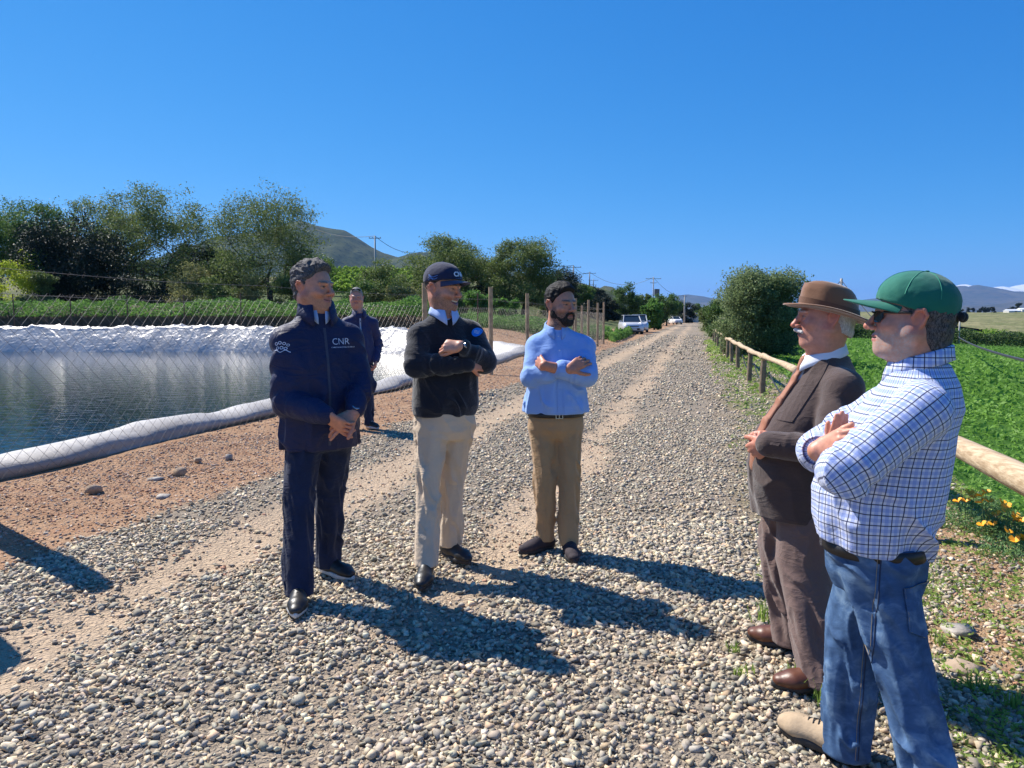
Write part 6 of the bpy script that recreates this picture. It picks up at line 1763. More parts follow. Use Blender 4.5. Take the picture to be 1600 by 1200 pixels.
# ================================================================== MAN 1: navy jacket, grey hair
def man_jacket():
    m = Man((-1.08, 3.95), (.50, -.866), 'person with curly greying hair in a navy zipped jacket and dark jeans, hands clasped')
    r = m.root; base = (.59, .275, .175)
    c = D(489.5, 448, 3.94); Fm = frame((.90, -.42, -.03)); sc = 1.12
    neck = m.pt(.0, .0, 1.53)
    H = Shape(); L = head_shape(H, c, Fm, sc, neck_to=neck, neck_r=.064, smile=.8, fat=.006, jaw=1.05)
    V_, F_ = H.mesh(.0035); parts = [(V_, F_, head_colors(V_, c, Fm, sc, base, brow=(.04, .03, .025), stubble=(.14, .10, .08), stub_amt=.35, smile=.8, red=.35))]
    shR, shL = m.pt(-.168, -.0, 1.385), m.pt(.168, .0, 1.395)
    elR, elL = D(447, 628, 3.80), D(564, 600, 3.98)
    wrL = D(553, 645, 3.76); wrR = D(512, 650, 3.66)
    A = Shape(); A.cone(elL + (wrL - elL) * .6, wrL, .032, .028, k=.01)
    hand(A, wrL, D(524, 664, 3.70) - wrL, V3(.15, -1, .55), -1, curl=(.25, .45, .6, .7), sc=1.08, thumb=(.85, .1), spread=.07)
    V_, F_ = A.mesh(.0033); parts.append((V_, F_, hand_colors(V_, base)))
    A = Shape(); A.cone(elR + (wrR - elR) * .7, wrR, .032, .028, k=.01)
    hand(A, wrR, D(541, 672, 3.69) - wrR, V3(.0, -.9, -.5), 1, curl=(.2, .4, .5, .4), sc=1.05, thumb=(.2, .3))
    V_, F_ = A.mesh(.0035); parts.append((V_, F_, hand_colors(V_, base)))
    f1, f2 = G(468, 944), G(513, 898)
    k1, k2 = V3(-1.165, 3.80, .52), V3(-1.065, 4.06, .52)
    parts.append(trunk(m, neck, .93, [[shR, elR, wrR], [shL, elL, wrL]], [[m.pt(.09, 0, .92), k2, f2 + V3(0, 0, .06)], [m.pt(-.09, 0, .92), k1, f1 + V3(0, 0, .06)]], base))
    merge_body(r, parts, SKIN)
    hair(r, L, Fm, sc, hairmat('hair_salt_pepper', (.012, .011, .012), (.17, .16, .16), (260, 260, 90)), .014, t=.018, amp=.009, quiff=.006, seed=7, fr=(150, 130, 90), sides=.006, res=.0028, nf=.066)
    S = Shape()
    S.loft([m.node(.79, .205, .150, .0), m.node(.87, .212, .158, .006), m.node(1.0, .208, .158, .018), m.node(1.15, .203, .150, .02), m.node(1.30, .180, .138, .012), m.node(1.40, .160, .118, .0), m.node(1.48, .115, .098, -.008), m.node(1.56, .080, .080, -.008)], k=.02, fold=(.009, 8, 41, [.78, .95, 1.15, 1.35, 1.45], [1.2, 1.2, 1.0, .6, .3]), rnd=.008)
    for sh, el, wr, t, sd in ((shR, elR, wrR, .92, 43), (shL, elL, wrL, .86, 45)):
        S.cone(m.pt(0, -.01, neck[2] - .03), sh, .062, .082, k=.05)
        S.cone(sh, el, .086, .078, k=.025, fold=(.008, 14, sd)); S.cone(el, el + (wr - el) * t, .082, .052, k=.014, fold=(.007, 20, sd + 1))
    S.cone(m.pt(0, .10, 1.59), m.pt(0, .15, 1.48), .038, .006, k=.004, op='s')
    JM = cloth('jacket_navy', (.013, .017, .062), .55, var=.12, sheen=.05, wr=.8)
    V_, F_ = S.mesh(.0055); jk = link('jacket', npmesh('jacket', V_ - m.o, F_, True), JM, r)
    collar(r, m.pt(0, -.004, 1.55), np.stack([m.l, m.f, [0, 0, 1]]), .082, 1.640, JM, drop=.085, point=.115, gap=.50, flare=.024, parent=jk, tiltf=.75, thick=.006)
    SHM = cloth('shirt_grey_blue', (.35, .45, .68), .8)
    S = Shape(); S.loft([m.node(1.40, .10, .090, .0), m.node(1.48, .085, .080, 0), m.node(1.54, .066, .068, -.004), m.node(1.56, .062, .066, -.004)], k=.01)
    V_, F_ = S.mesh(.007); s2 = link('shirt', npmesh('shirt', V_ - m.o, F_, True), SHM, r)
    collar(r, m.pt(0, -.002, 1.54), np.stack([m.l, m.f, [0, 0, 1]]), .070, 1.615, SHM, drop=.040, point=.085, gap=.30, parent=s2, tiltf=.75)
    # zip
    vs = []
    for i in range(40):
        z = 1.46 - .64 * i / 39
        for x in (-.007, .007): vs.append(m.pt(x + .012, .35, z))
    decal(jk, r, vs, [(2 * i, 2 * i + 1, 2 * i + 3, 2 * i + 2) for i in range(39)], -m.f, cloth('zip_tape', (.05, .055, .09), .6), 'zip', lift=.002)
    WHT = simple('print_white', (.62, .68, .82), .6, var=.03)
    dv = unit(-m.f + .25 * m.l * -1); dv = -m.f; rt = m.l; up = V3(0, 0, 1)
    pc = D(543, 535, 3.8)
    vs, fs = text_shape('CNR', .050, pc, rt, up, -.0004); decal(jk, r, vs, fs, dv, WHT, 'lettering')
    vs, fs = text_shape('COMISIÓN NACIONAL DE RIEGO', .0095, pc - up * .030 + rt * .010, rt, up, .0001, 1); decal(jk, r, vs, fs, dv, WHT, 'lettering')
    # printed sleeve emblem: small figures linked in two rows
    ps = D(431, 541, 3.72); dvs = unit(V3(.25, 1, 0)); rts = unit(np.cross(dvs, up))
    for x, z, q, w_ in ((-.030, .010, .010, 0), (-.010, .016, .010, 1), (.012, .012, .009, 2), (.030, .004, .008, 3), (-.022, -.012, .009, 1), (.000, -.010, .010, 0), (.020, -.014, .009, 2)):
        n = 10; vs = []; 
        for i in range(n + 1):
            a = 2 * math.pi * i / n + w_
            for rr_ in (q * .62, q): vs.append(ps + rts * (x + math.cos(a) * rr_) + up * (z + math.sin(a) * rr_ * .9))
        decal(jk, r, vs, [(2 * i, 2 * i + 1, 2 * i + 3, 2 * i + 2) for i in range(n)], dvs, WHT, 'emblem')
    vs = []
    for i in range(12):
        x = -.040 + .085 * i / 11
        for w_ in (-.0018, .0018): vs.append(ps + rts * x + up * (-.028 + w_ + .006 * math.sin(i)))
    decal(jk, r, vs, [(2 * i, 2 * i + 1, 2 * i + 3, 2 * i + 2) for i in range(11)], dvs, WHT, 'emblem')
    watch(r, wrL + (elL - wrL) * .06, wrL - elL, V3(.35, -.9, .35), .031, r, .022)
    ring_p = wrL + (D(524, 664, 3.70) - wrL) * 1.15
    TM = cloth('jeans_dark', (.011, .019, .052), .8, var=.35, sheen=.1, wr=.6)
    trousers(r, TM, (m.o[0], m.o[1]), k2, k1, f2, f1, m.yaw, hipw=.188, hipd=.145, thigh=.100, knee=.080, cuff=.074, wz=.98, cz=.84, cufz=.055, fold=.0065, res=.006, seed=14)
    shoe(r, f1, (.20, -.98), .30, LEATHER_BLK, RUBBERW, lace=BLK, w=.052); shoe(r, f2, (.82, -.57), .30, LEATHER_BLK, RUBBERW, lace=BLK, w=.052)
man_jacket()
# ================================================================== MAN 4: brown hat and suit, moustache
def hat(root, L, Fm, sc, mat, bandm):
    ro = np.array(root.location); n = 56; tilt = -.20
    def P_(x, y, z): return L(x, y + .0, z - tilt * -y * -1 * 0 + (y * -tilt) * -1 * -1) if False else L(x, y, z + y * .30)
    prof = [(1.70, -.002, 0), (1.68, .003, 0), (1.5, -.003, 0), (1.3, .0, 0), (1.06, .006, 0), (1.005, .020, 0), (.965, .045, 0), (.915, .072, 0), (.84, .096, 0), (.72, .113, 1), (.56, .119, 1), (.38, .113, 1), (.18, .108, 1), (.02, .106, 1)]
    vs = []; fs = []
    for r_, z, kd in prof:
        for k in range(n):
            a = 2 * math.pi * k / n; c, s = math.cos(a), math.sin(a)
            rx, ry = .0835 * r_, .107 * r_
            if r_ > 1.1: rx = .0835 + (r_ - 1) * .0835; ry = .107 + (r_ - 1) * .085
            zz = z + (.020 * (abs(c) ** 2.2) * max(0, (r_ - 1.2)) / .6 if r_ > 1.2 else 0) - (.012 * max(0, s) ** 2 * (r_ - 1.1) if r_ > 1.2 else 0)
            if kd: zz -= .020 * math.exp(-((rx * c) / .030) ** 2) * (.6 + .4 * s)
            pinch = 1 - (.16 * math.exp(-((s - .75) / .3) ** 2) * (1 if .6 < r_ < .98 else 0)) 
            vs.append(tuple(P_(rx * c * pinch, -.010 + ry * s, .010 + zz) - ro))
    m = len(prof)
    for i in range(m - 1):
        for k in range(n): fs.append((i * n + k, i * n + (k + 1) % n, (i + 1) * n + (k + 1) % n, (i + 1) * n + k))
    fs.append(tuple(range((m - 1) * n, m * n)))
    o = MB().add(vs, fs).build('hat', mat, root, True); md = o.modifiers.new('thickness', 'SOLIDIFY'); md.thickness = .004; md.offset = 0
    vs = []; fs = []
    for j, (r_, z) in enumerate(((1.035, .010), (1.022, .020), (1.005, .040))):
        for k in range(n):
            a = 2 * math.pi * k / n; vs.append(tuple(P_(.0835 * r_ * math.cos(a) * 1.01, -.010 + .107 * r_ * math.sin(a) * 1.01, .010 + z) - ro))
    for i in range(2):
        for k in range(n): fs.append((i * n + k, i * n + (k + 1) % n, (i + 1) * n + (k + 1) % n, (i + 1) * n + k))
    MB().add(vs, fs).build('hat_band', bandm, o, True)
    return o
def man_hat():
    m = Man((1.262, 3.05), (-1, .0), 'elderly person with white moustache in a brown felt hat and dark brown suit, hands joined')
    r = m.root; base = (.52, .235, .165)
    c = D(1291, 494, 3.03); Fm = frame((-.955, .22, -.02)); sc = 1.10
    neck = m.pt(.0, -.075, 1.345)
    H = Shape(); L = head_shape(H, c, Fm, sc, neck_to=neck, neck_r=.060, fat=.006, nose=1.08, chin=1.03, earsc=1.1)
    S0 = H
    V_, F_ = H.mesh(.003); parts = [(V_, F_, head_colors(V_, c, Fm, sc, base, brow=(.5, .48, .45), red=.5, stubble=(.5, .42, .38), stub_amt=.12))]
    shN, shF = m.pt(.160, -.095, 1.225), m.pt(-.160, -.095, 1.235)
    elN, elF = D(1298, 704, 2.80), m.pt(-.20, .02, .99)
    wrN, wrF = D(1199, 694, 2.89), D(1196, 678, 3.08)
    SK = (.56, .27, .19)
    A = Shape(); A.cone(elN + (wrN - elN) * .7, wrN, .03, .027, k=.01)
    hand(A, wrN, D(1177, 706, 2.965) - wrN, V3(-.45, -1, .1), 1, curl=(.55, .6, .6, .6), sc=1.05, thumb=(.55, .25), spread=.03)
    V_, F_ = A.mesh(.003); parts.append((V_, F_, hand_colors(V_, SK)))
    A = Shape(); A.cone(elF + (wrF - elF) * .7, wrF, .03, .027, k=.01)
    hand(A, wrF, D(1172, 677, 2.93) - wrF, V3(-.3, -.2, 1), -1, curl=(.35, .65, .9, 1.0), sc=1.05, thumb=(.2, .1), spread=.05)
    V_, F_ = A.mesh(.003); parts.append((V_, F_, hand_colors(V_, SK)))
    fF, fN = G(1238, 1018), G(1288, 1084)
    kF, kN = V3(1.235, 3.17, .46), V3(1.235, 2.93, .46)
    parts.append(trunk(m, neck, .85, [[shF, elF, wrF], [shN, elN, wrN]], [[m.pt(-.09, 0, .82), kF, fF + V3(0, 0, .06)], [m.pt(.09, 0, .82), kN, fN + V3(0, 0, .06)]], base))
    merge_body(r, parts, SKIN)
    hair(r, L, Fm, sc, hairmat('hair_white', (.30, .28, .26), (.62, .60, .57)), .006, t=.012, amp=.0035, nape=-.045, seed=5, sides=.004, ztop=.020, nf=.064)
    beard(r, L, Fm, sc, hairmat('moustache_white', (.62, .60, .56), (.85, .83, .80), (300, 300, 300)), full=False, name='moustache', amp=.003)
    FELT = cloth('felt_brown', (.21, .095, .045), .95, sheen=.5, var=.1); BAND = cloth('hat_band_brown', (.15, .068, .035), .8)
    hat(r, L, Fm, sc, FELT, BAND)
    # shirt under the jacket
    WS = cloth('shirt_white', (.72, .74, .80), .8, var=.03)
    S = Shape(); S.loft([m.node(.84, .12, .180, .022), m.node(.98, .12, .182, .012), m.node(1.10, .12, .160, -.030), m.node(1.22, .105, .122, -.070), m.node(1.29, .080, .090, -.078), m.node(1.365, .064, .070, -.078)], k=.01)
    V_, F_ = S.mesh(.007); ws = link('shirt', npmesh('shirt', V_ - m.o, F_, True), WS, r)
    collar(r, m.pt(0, -.078, 1.345), np.stack([m.l, m.f, [0, 0, 1]]), .069, 1.405, WS, drop=.040, point=.070, gap=.16, parent=ws, tiltf=.8, flare=.018)
    # jacket
    def stripes(nt, P, cc):
        w_ = nt.nodes.new('ShaderNodeTexWave'); w_.inputs['Scale'].default_value = 75; w_.inputs['Distortion'].default_value = 1.2; w_.inputs['Detail'].default_value = 1; w_.inputs['Detail Scale'].default_value = .3; w_.bands_direction = 'Z'
        nt.links.new(P, w_.inputs['Vector']); return mixc(nt, ramp(nt, w_.outputs[1], [(.3, 0), (.7, .5)]), cc, (.11, .075, .065))
    JK = cloth('tweed_brown', (.058, .036, .032), .9, sheen=.3, var=.15, wr=.4, strip=stripes)
    S = Shape()
    S.loft([m.node(.66, .192, .175, .012), m.node(.76, .196, .192, .018), m.node(.88, .192, .206, .018), m.node(1.0, .184, .204, -.004), m.node(1.10, .172, .182, -.046), m.node(1.20, .150, .150, -.086), m.node(1.28, .110, .112, -.098), m.node(1.355, .076, .084, -.092)], k=.02, ex=2.3, fold=(.006, 8, 61, [.65, .85, 1.0, 1.2, 1.3], [1.2, 1.0, .8, .5, .2]), rnd=.006)
    for sh, el, wr, t, sd in ((shF, elF, wrF, .93, 63), (shN, elN, wrN, .97, 65)):
        S.cone(m.pt(0, -.09, neck[2] - .045), sh, .055, .072, k=.045)
        S.cone(sh, el, .080, .076, k=.025, fold=(.006, 16, sd)); S.cone(el, el + (wr - el) * t, .074, .052, k=.014, fold=(.0045, 20, sd + 1))
    # open front: a long wedge from the neck down to the waist
    S.cone(m.pt(.0, .055, 1.40), m.pt(.0, .235, .98), .080, .020, k=.003, op='s'); S.cone(m.pt(.0, .238, .98), m.pt(.0, .24, .60), .018, .050, k=.003, op='s')
    V_, F_ = S.mesh(.0052); jk = link('jacket', npmesh('jacket', V_ - m.o, F_, True), JK, r)
    # lapel on the side we see
    ro = m.o
    def strip(pts_in, pts_out, dv, mat, name, tgt, lift, n=14):
        vs = []
        for i in range(n + 1):
            t = i / n * (len(pts_in) - 1); k = min(int(t), len(pts_in) - 2); f_ = t - k
            a = pts_in[k] * (1 - f_) + pts_in[k + 1] * f_; b_ = pts_out[k] * (1 - f_) + pts_out[k + 1] * f_
            for q in (0, .25, .5, .75, 1): vs.append(a * (1 - q) + b_ * q)
        fs = [(i * 5 + k, i * 5 + k + 1, (i + 1) * 5 + k + 1, (i + 1) * 5 + k) for i in range(n) for k in range(4)]
        o = decal(tgt, r, vs, fs, dv, mat, name, lift=lift); md = o.modifiers.new('thickness', 'SOLIDIFY'); md.thickness = .004; md.offset = 1; return o
    dvn = unit(-m.f * .9 - m.l * .55)
    dN = [D(x, y, 2.8) for x, y in ((1262, 566), (1243, 598), (1216, 655), (1192, 728))]; dO = [D(x, y, 2.8) for x, y in ((1300, 566), (1288, 592), (1246, 655), (1194, 730))]
    strip(dN, dO, unit(V3(.35, .93, 0)), JK, 'lapel', jk, .005)
    # tie and braces
    TIE = cloth('tie_copper', (.36, .15, .085), .6, sheen=.1, var=.2); 
    S = Shape(); S.chain([m.pt(0, .012, 1.315), m.pt(0, .046, 1.25), m.pt(0, .108, 1.15), m.pt(0, .165, 1.06), m.pt(0, .205, .97), m.pt(0, .212, .88)], [.018, .021, .026, .030, .034, .030], k=.01, flat=(m.f, .35)); S.cone(m.pt(0, .002, 1.335), m.pt(0, .022, 1.300), .021, .014, k=.004)
    V_, F_ = S.mesh(.004); link('tie', npmesh('tie', V_ - m.o, F_, True), TIE, r)
    # pocket flap and pocket square slot
    TP = cloth('trousers_taupe', (.165, .105, .09), .9, sheen=.2, var=.05, wr=.5)
    trousers(r, TP, (m.pt(0, -.005, 0)[0], m.pt(0, 0, 0)[1]), kN, kF, fN, fF, m.yaw, hipw=.165, hipd=.165, thigh=.112, knee=.094, cuff=.088, wz=.90, cz=.74, cufz=.045, fold=.008, res=.006, seed=24)
    shoe(r, fF, (-.80, .55), .285, LEATHER_BRN, RUBBER, w=.052); shoe(r, fN, (-.97, .15), .285, LEATHER_BRN, RUBBER, w=.052)
man_hat()

# ================================================================== MAN 5: green cap, checked shirt, jeans
def plaidmat():
    m, nt, b = newmat('shirt_checked')
    u = attr(nt, 'pu', 'Fac'); v = attr(nt, 'pv', 'Fac')
    def lines(x, period, w_, off=0.0):
        f = math_(nt, 'FRACT', math_(nt, 'ADD', math_(nt, 'DIVIDE', x, period), off)); d = math_(nt, 'ABSOLUTE', math_(nt, 'SUBTRACT', f, .5))
        return ramp(nt, d, [(w_, 1), (w_ + .022, 0)])
    per = .030
    c = (.66, .70, .84)
    P = texco(nt)
    for x in (u, v): c = mixc(nt, math_(nt, 'MULTIPLY', lines(x, per, .17, .5), .50), c, (.17, .27, .66))
    for x in (u, v): c = mixc(nt, math_(nt, 'MULTIPLY', lines(x, per, .042), .92), c, (.012, .018, .075))
    nt.links.new(c, b.inputs['Base Color']); b.inputs['Roughness'].default_value = .85; b.inputs['Sheen Weight'].default_value = .15; b.inputs['Specular IOR Level'].default_value = .3
    h = noise(nt, P, 12, 4, .6, 1.2); bump(nt, b, math_(nt, 'MULTIPLY', h, 3.0), .6, .002)
    return m
def man_green():
    m = Man((1.185, 2.29), (-.93, .36), 'person in green cap, sunglasses, checked shirt and blue jeans, arms folded, nearest the camera')
    r = m.root; base = (.55, .25, .165)
    c = D(1426, 496, 2.26); Fm = frame((-.905, .42, .05)); sc = 1.07
    neck = m.pt(.0, -.115, 1.345)
    H = Shape(); L = head_shape(H, c, Fm, sc, neck_to=neck, neck_r=.066, fat=.008, nose=1.05, jaw=1.08, earsc=1.05)
    V_, F_ = H.mesh(.0026); parts = [(V_, F_, head_colors(V_, c, Fm, sc, base, red=.45, brow=(.2, .15, .12), stubble=(.42, .35, .31), stub_amt=.75))]
    shN, shF = m.pt(.158, -.105, 1.240), m.pt(-.158, -.105, 1.25)
    elN, elF = D(1318, 738, 2.06), D(1280, 704, 2.50)
    wrN, wrF = D(1303, 712, 2.33), D(1277, 705, 2.25)
    SK = (.60, .30, .20)
    A = Shape(); A.cone(elF + (wrF - elF) * .5, wrF, .036, .030, k=.01)
    kn, tp, th = hand(A, wrF, D(1316, 692, 2.17) - wrF, V3(-.5, -.75, .45), -1, curl=(.35, .4, .45, .5), sc=1.08, thumb=(.35, .1), spread=.03)
    V_, F_ = A.mesh(.0026); parts.append((V_, F_, hand_colors(V_, SK)))
    # fingertips of the near hand showing above the far sleeve
    A = Shape(); A.cone(elN + (wrN - elN) * .6, wrN, .032, .028, k=.01); hand(A, wrN - V3(0, 0, .012), D(1311, 682, 2.29) - wrN, V3(-.3, -1, .1), -1, curl=(.12, .15, .15, .2), sc=.98, thumb=(.2, .5), spread=-.05)
    V_, F_ = A.mesh(.005); parts.append((V_, F_, hand_colors(V_, SK)))
    fF, fN = V3(1.125, 2.315, 0), V3(1.26, 2.00, 0)
    kF, kN = V3(1.175, 2.36, .45), V3(1.225, 2.14, .45)
    parts.append(trunk(m, neck, .85, [[shF, elF, wrF], [shN, elN, wrN]], [[m.pt(-.08, 0, .82), kF, fF + V3(0, 0, .06)], [m.pt(.08, 0, .82), kN, fN + V3(0, 0, .06)]], base))
    merge_body(r, parts, SKIN)
    hair(r, L, Fm, sc, hairmat('hair_grey_short', (.022, .018, .017), (.17, .15, .14), (260, 260, 80)), .004, t=.022, amp=.0045, nape=-.088, slope=.45, seed=9, sides=.006, res=.003, nf=.073)
    GREEN = cloth('cap_green', (.006, .15, .10), .8, var=.08, sheen=.2)
    Fc = frame((-.905, .42, .17)); Lc = lambda x, y, z: c + Fc.T @ (np.array([x, y + .004, z]) * sc * 1.0)
    cp = cap(r, Lc, Fc, sc * 1.0, GREEN, drop=.000, brim_l=.098, curve=.026, tilt=.10, top=.98, seams=simple('seam_green', (.05, .32, .20), .8))
    S = Shape(); S.cone(Lc(-.030, -.122, .022), Lc(.030, -.122, .022), .010, .010, k=0, flat=(Fm[2], 1.5)); V_, F_ = S.mesh(.004); link('adjuster', npmesh('adjuster', V_ - m.o, F_, True), cloth('velcro_black', (.01, .01, .012)), cp)
    S = Shape(); S.ell(Lc(.0, -.130, .022), np.array([.024, .014, .017]), Fm.T, k=0); V_, F_ = S.mesh(.004); link('strap', npmesh('strap', V_ - m.o, F_, True), cloth('strap_black', (.01, .01, .012)), cp)
    # sunglasses
    gl = empty('sunglasses', (0, 0, 0)); gl.parent = r
    ro = m.o; mb = MB()
    for sx in (-1, 1):
        vs = []; 
        cs_ = [(.006, .012), (.034, .014), (.055, .010), (.056, -.006), (.044, -.020), (.020, -.021), (.008, -.010)]
        for dy in (0, .003):
            for x, z in cs_: vs.append(tuple(L(sx * x, .101 - 7.0 * x * x + dy, z + .001) - ro))
        n = len(cs_); fs = [tuple(range(n)), tuple(range(n, 2 * n))] + [(i, (i + 1) % n, n + (i + 1) % n, n + i) for i in range(n)]
        mb.add(vs, fs)
    ln = mb.build('lens', simple('lens_dark', (.006, .006, .007), .18, spec=.25), r); ln.parent = r
    bpy.data.objects.remove(gl)
    for sx in (-1, 1): MB().tube([L(sx * .055, .080, .011) - ro, L(sx * .071, .055, .012) - ro, L(sx * .0815, .012, .013) - ro], [.0035, .004, .0035], 6).build('temple', BLK, ln)
    MB().tube([L(-.010, .105, .010) - ro, L(0, .108, .012) - ro, L(.010, .105, .010) - ro], .003, 6).build('bridge', BLK, ln)
    # shirt with real check co-ordinates
    S = Shape()
    tor = [m.node(.75, .164, .158, -.012), m.node(.80, .180, .174, -.012), m.node(.86, .190, .186, -.012), m.node(.95, .186, .196, -.015), m.node(1.06, .178, .188, -.034), m.node(1.16, .166, .168, -.060), m.node(1.235, .145, .145, -.100), m.node(1.31, .106, .110, -.120), m.node(1.375, .076, .082, -.118)]
    S.loft(tor, k=.02, ex=2.2, fold=(.007, 8, 71, [.78, .9, 1.0, 1.2, 1.3], [1.3, 1.3, .9, .5, .2]), rnd=.006)
    pr = [('t', None, None)]
    for sh, el, wr, t, sd in ((shF, elF, wrF, .62, 73), (shN, elN, wrN, .9, 75)):
        S.cone(m.pt(0, -.105, neck[2] - .035), sh, .055, .074, k=.045)
        S.cone(sh, el, .083, .078, k=.022, fold=(.0055, 16, sd)); pr.append(('s', sh, el)); S.cone(el, el + (wr - el) * t, .070, .056, k=.012, fold=(.005, 22, sd + 1)); pr.append(('f', el, el + (wr - el) * t))
    S.half(m.pt(0, .15, .795), m.f * .15 - V3(0, 0, 1))
    V_, F_ = S.mesh(.0046)
    # check co-ordinates follow the torso round the body and each sleeve along its arm
    tn = np.array(tor); z = V_[:, 2]
    cx = np.interp(z, tn[:, 0], tn[:, 1]); cy = np.interp(z, tn[:, 0], tn[:, 2])
    lx = (V_[:, 0] - cx) * m.l[0] + (V_[:, 1] - cy) * m.l[1]; fy = (V_[:, 0] - cx) * m.f[0] + (V_[:, 1] - cy) * m.f[1]
    pu = np.arctan2(lx, fy) * .185; pv = z * 1.0 + .012 * vnoise(V_[:, 0] * 5, V_[:, 1] * 5, z * 5, 3)
    rr3 = np.hypot(lx / .19, fy / .20) 
    q0 = S.p[0]; dt = S.prim(dict(q0, fold=None), V_)
    bestd = dt.copy()
    for kd, a, b_ in pr[1:]:
        ra, rb = (.080, .072) if kd == 's' else (.070, .056)
        dd = S.prim(dict(t='c', a=a, b=b_, ra=ra, rb=rb, flat=None, fold=None), V_)
        ax_ = unit(b_ - a); o1 = unit(np.cross(ax_, [.1, .2, 1])); o2 = np.cross(ax_, o1); w_ = V_ - a
        t_ = w_ @ ax_; an = np.arctan2(w_ @ o1, w_ @ o2)
        k = dd < bestd - .004
        pu = np.where(k, an * .072 + .3, pu); pv = np.where(k, t_ + (.0 if kd == 's' else np.linalg.norm(elN - shN)), pv); bestd = np.where(k, dd, bestd)
    PM = plaidmat()
    st = link('shirt', npmesh('shirt', V_ - m.o, F_, True, {'pu': pu, 'pv': pv}), PM, r)
    co_ = collar(r, m.pt(0, -.115, 1.36), np.stack([m.l, m.f, [0, 0, 1]]), .074, 1.430, PM, drop=.042, point=.062, gap=.22, parent=st, tiltf=.75, flare=.012, thick=.003)
    me = co_.data; vv = np.array([v.co[:] for v in me.vertices]) + m.o; w_ = vv - m.pt(0, -.115, 0)
    for nm_, val in (('pu', np.arctan2(w_ @ m.l, w_ @ m.f) * .085), ('pv', vv[:, 2] * 1.0)):
        at = me.attributes.new(nm_, 'FLOAT', 'POINT'); at.data.foreach_set('value', val.astype(np.float32))
    # rolled cuff of the far sleeve
    e_ = elF + (wrF - elF) * .62; q = unit(wrF - elF)
    S = Shape(); S.cone(e_ - q * .028, e_ + q * .008, .062, .060, k=.0, fold=(.002, 25, 3)); S.cone(e_ - q * .0, e_ + q * .09, .046, .046, k=.003, op='s')
    V_, F_ = S.mesh(.004); w_ = V_ - e_; link('cuff', npmesh('cuff', V_ - m.o, F_, True, {'pu': np.arctan2(w_ @ unit(np.cross(q, [0, 0, 1])), w_ @ np.cross(q, unit(np.cross(q, [0, 0, 1])))) * .06, 'pv': w_ @ q}), PM, st)
    belt(m, .775, .157, .154, -.010, LEATHER_BLK, .040)
    # jeans
    mj, nt, b = newmat('denim')
    P = texco(nt); z_ = nt.nodes.new('ShaderNodeSeparateXYZ'); nt.links.new(P, z_.inputs[0])
    f1 = noise(nt, P, 3.5, 8, .7, .3); mp = nt.nodes.new('ShaderNodeMapping'); mp.inputs['Scale'].default_value = (14, 14, 20); nt.links.new(P, mp.inputs[0]); f2 = noise(nt, mp.outputs[0], 1, 4, .6, .8)
    ff = math_(nt, 'ADD', math_(nt, 'MULTIPLY', f1, .55), math_(nt, 'MULTIPLY', f2, .45))
    cc = ramp(nt, ff, [(.34, (.026, .058, .125)), (.50, (.065, .130, .25)), (.64, (.19, .29, .42))])
    nt.links.new(cc, b.inputs['Base Color']); b.inputs['Roughness'].default_value = .85; b.inputs['Specular IOR Level'].default_value = .25
    bump(nt, b, math_(nt, 'ADD', math_(nt, 'MULTIPLY', f2, 2.0), math_(nt, 'MULTIPLY', noise(nt, P, 700, 1), .25)), .6, .0025)
    jn, JS = trousers(r, mj, (m.pt(0, -.018, 0)[0], m.pt(0, -.018, 0)[1]), kN, kF, fN + V3(.02, 0, 0), fF + V3(.022, -.01, 0), m.yaw, hipw=.155, hipd=.150, thigh=.096, knee=.080, cuff=.074, wz=.80, cz=.69, cufz=.03, fold=.011, res=.0052, seed=34)
    # seams and back pocket
    THR = simple('denim_stitch', (.30, .24, .16), .8)
    T = raycast_obj(jn); 
    def seam(pts, dv, rad=.0016, mat=THR):
        out = []
        for p in pts:
            h = T.ray_cast(Vector(p - m.o) - Vector(dv) * .4, Vector(dv), 1.0)
            if h[0] is not None: out.append(h[0] - Vector(dv) * .001)
        if len(out) > 1: MB().tube(out, rad, 4).build('seam', mat, jn)
    dn = unit(-m.l)
    seam([m.pt(.3, .012 - .03 * (1 - t), .83 - .80 * t) for t in np.linspace(0, 1, 40)], dn, .0022, simple('denim_seam', (.02, .035, .08), .8))
    seam([m.pt(.3, .02 - .028 * (1 - t), .83 - .80 * t) for t in np.linspace(0, 1, 40)], dn, .0010)
    seam([m.pt(.3, .02 + .075 * t, .775 + .012 * math.sin(3 * t) + .05 * t * t) for t in np.linspace(0, 1, 14)], dn)
    db = unit(m.f * .50 - m.l * .86)
    pk = [(.0, .0), (.135, .0), (.135, -.12), (.068, -.155), (.0, -.12)]
    side = unit(np.cross(db, [0, 0, 1])); pc = D(1433, 914, 2.14)
    vs = []; n_ = 8
    for i in range(n_ + 1):
        for j in range(n_ + 1):
            x = -.062 + .124 * i / n_; t = j / n_; zz = -.150 * t * (1 - .18 * abs(x) / .062 * 1.0)
            vs.append(pc + side * x + V3(0, 0, zz))
    fs = [(i * (n_ + 1) + j, i * (n_ + 1) + j + 1, (i + 1) * (n_ + 1) + j + 1, (i + 1) * (n_ + 1) + j) for i in range(n_) for j in range(n_)]
    pkt = decal(jn, r, vs, fs, db, mj, 'back_pocket', lift=.004); md = pkt.modifiers.new('thickness', 'SOLIDIFY'); md.thickness = .0035; md.offset = 1
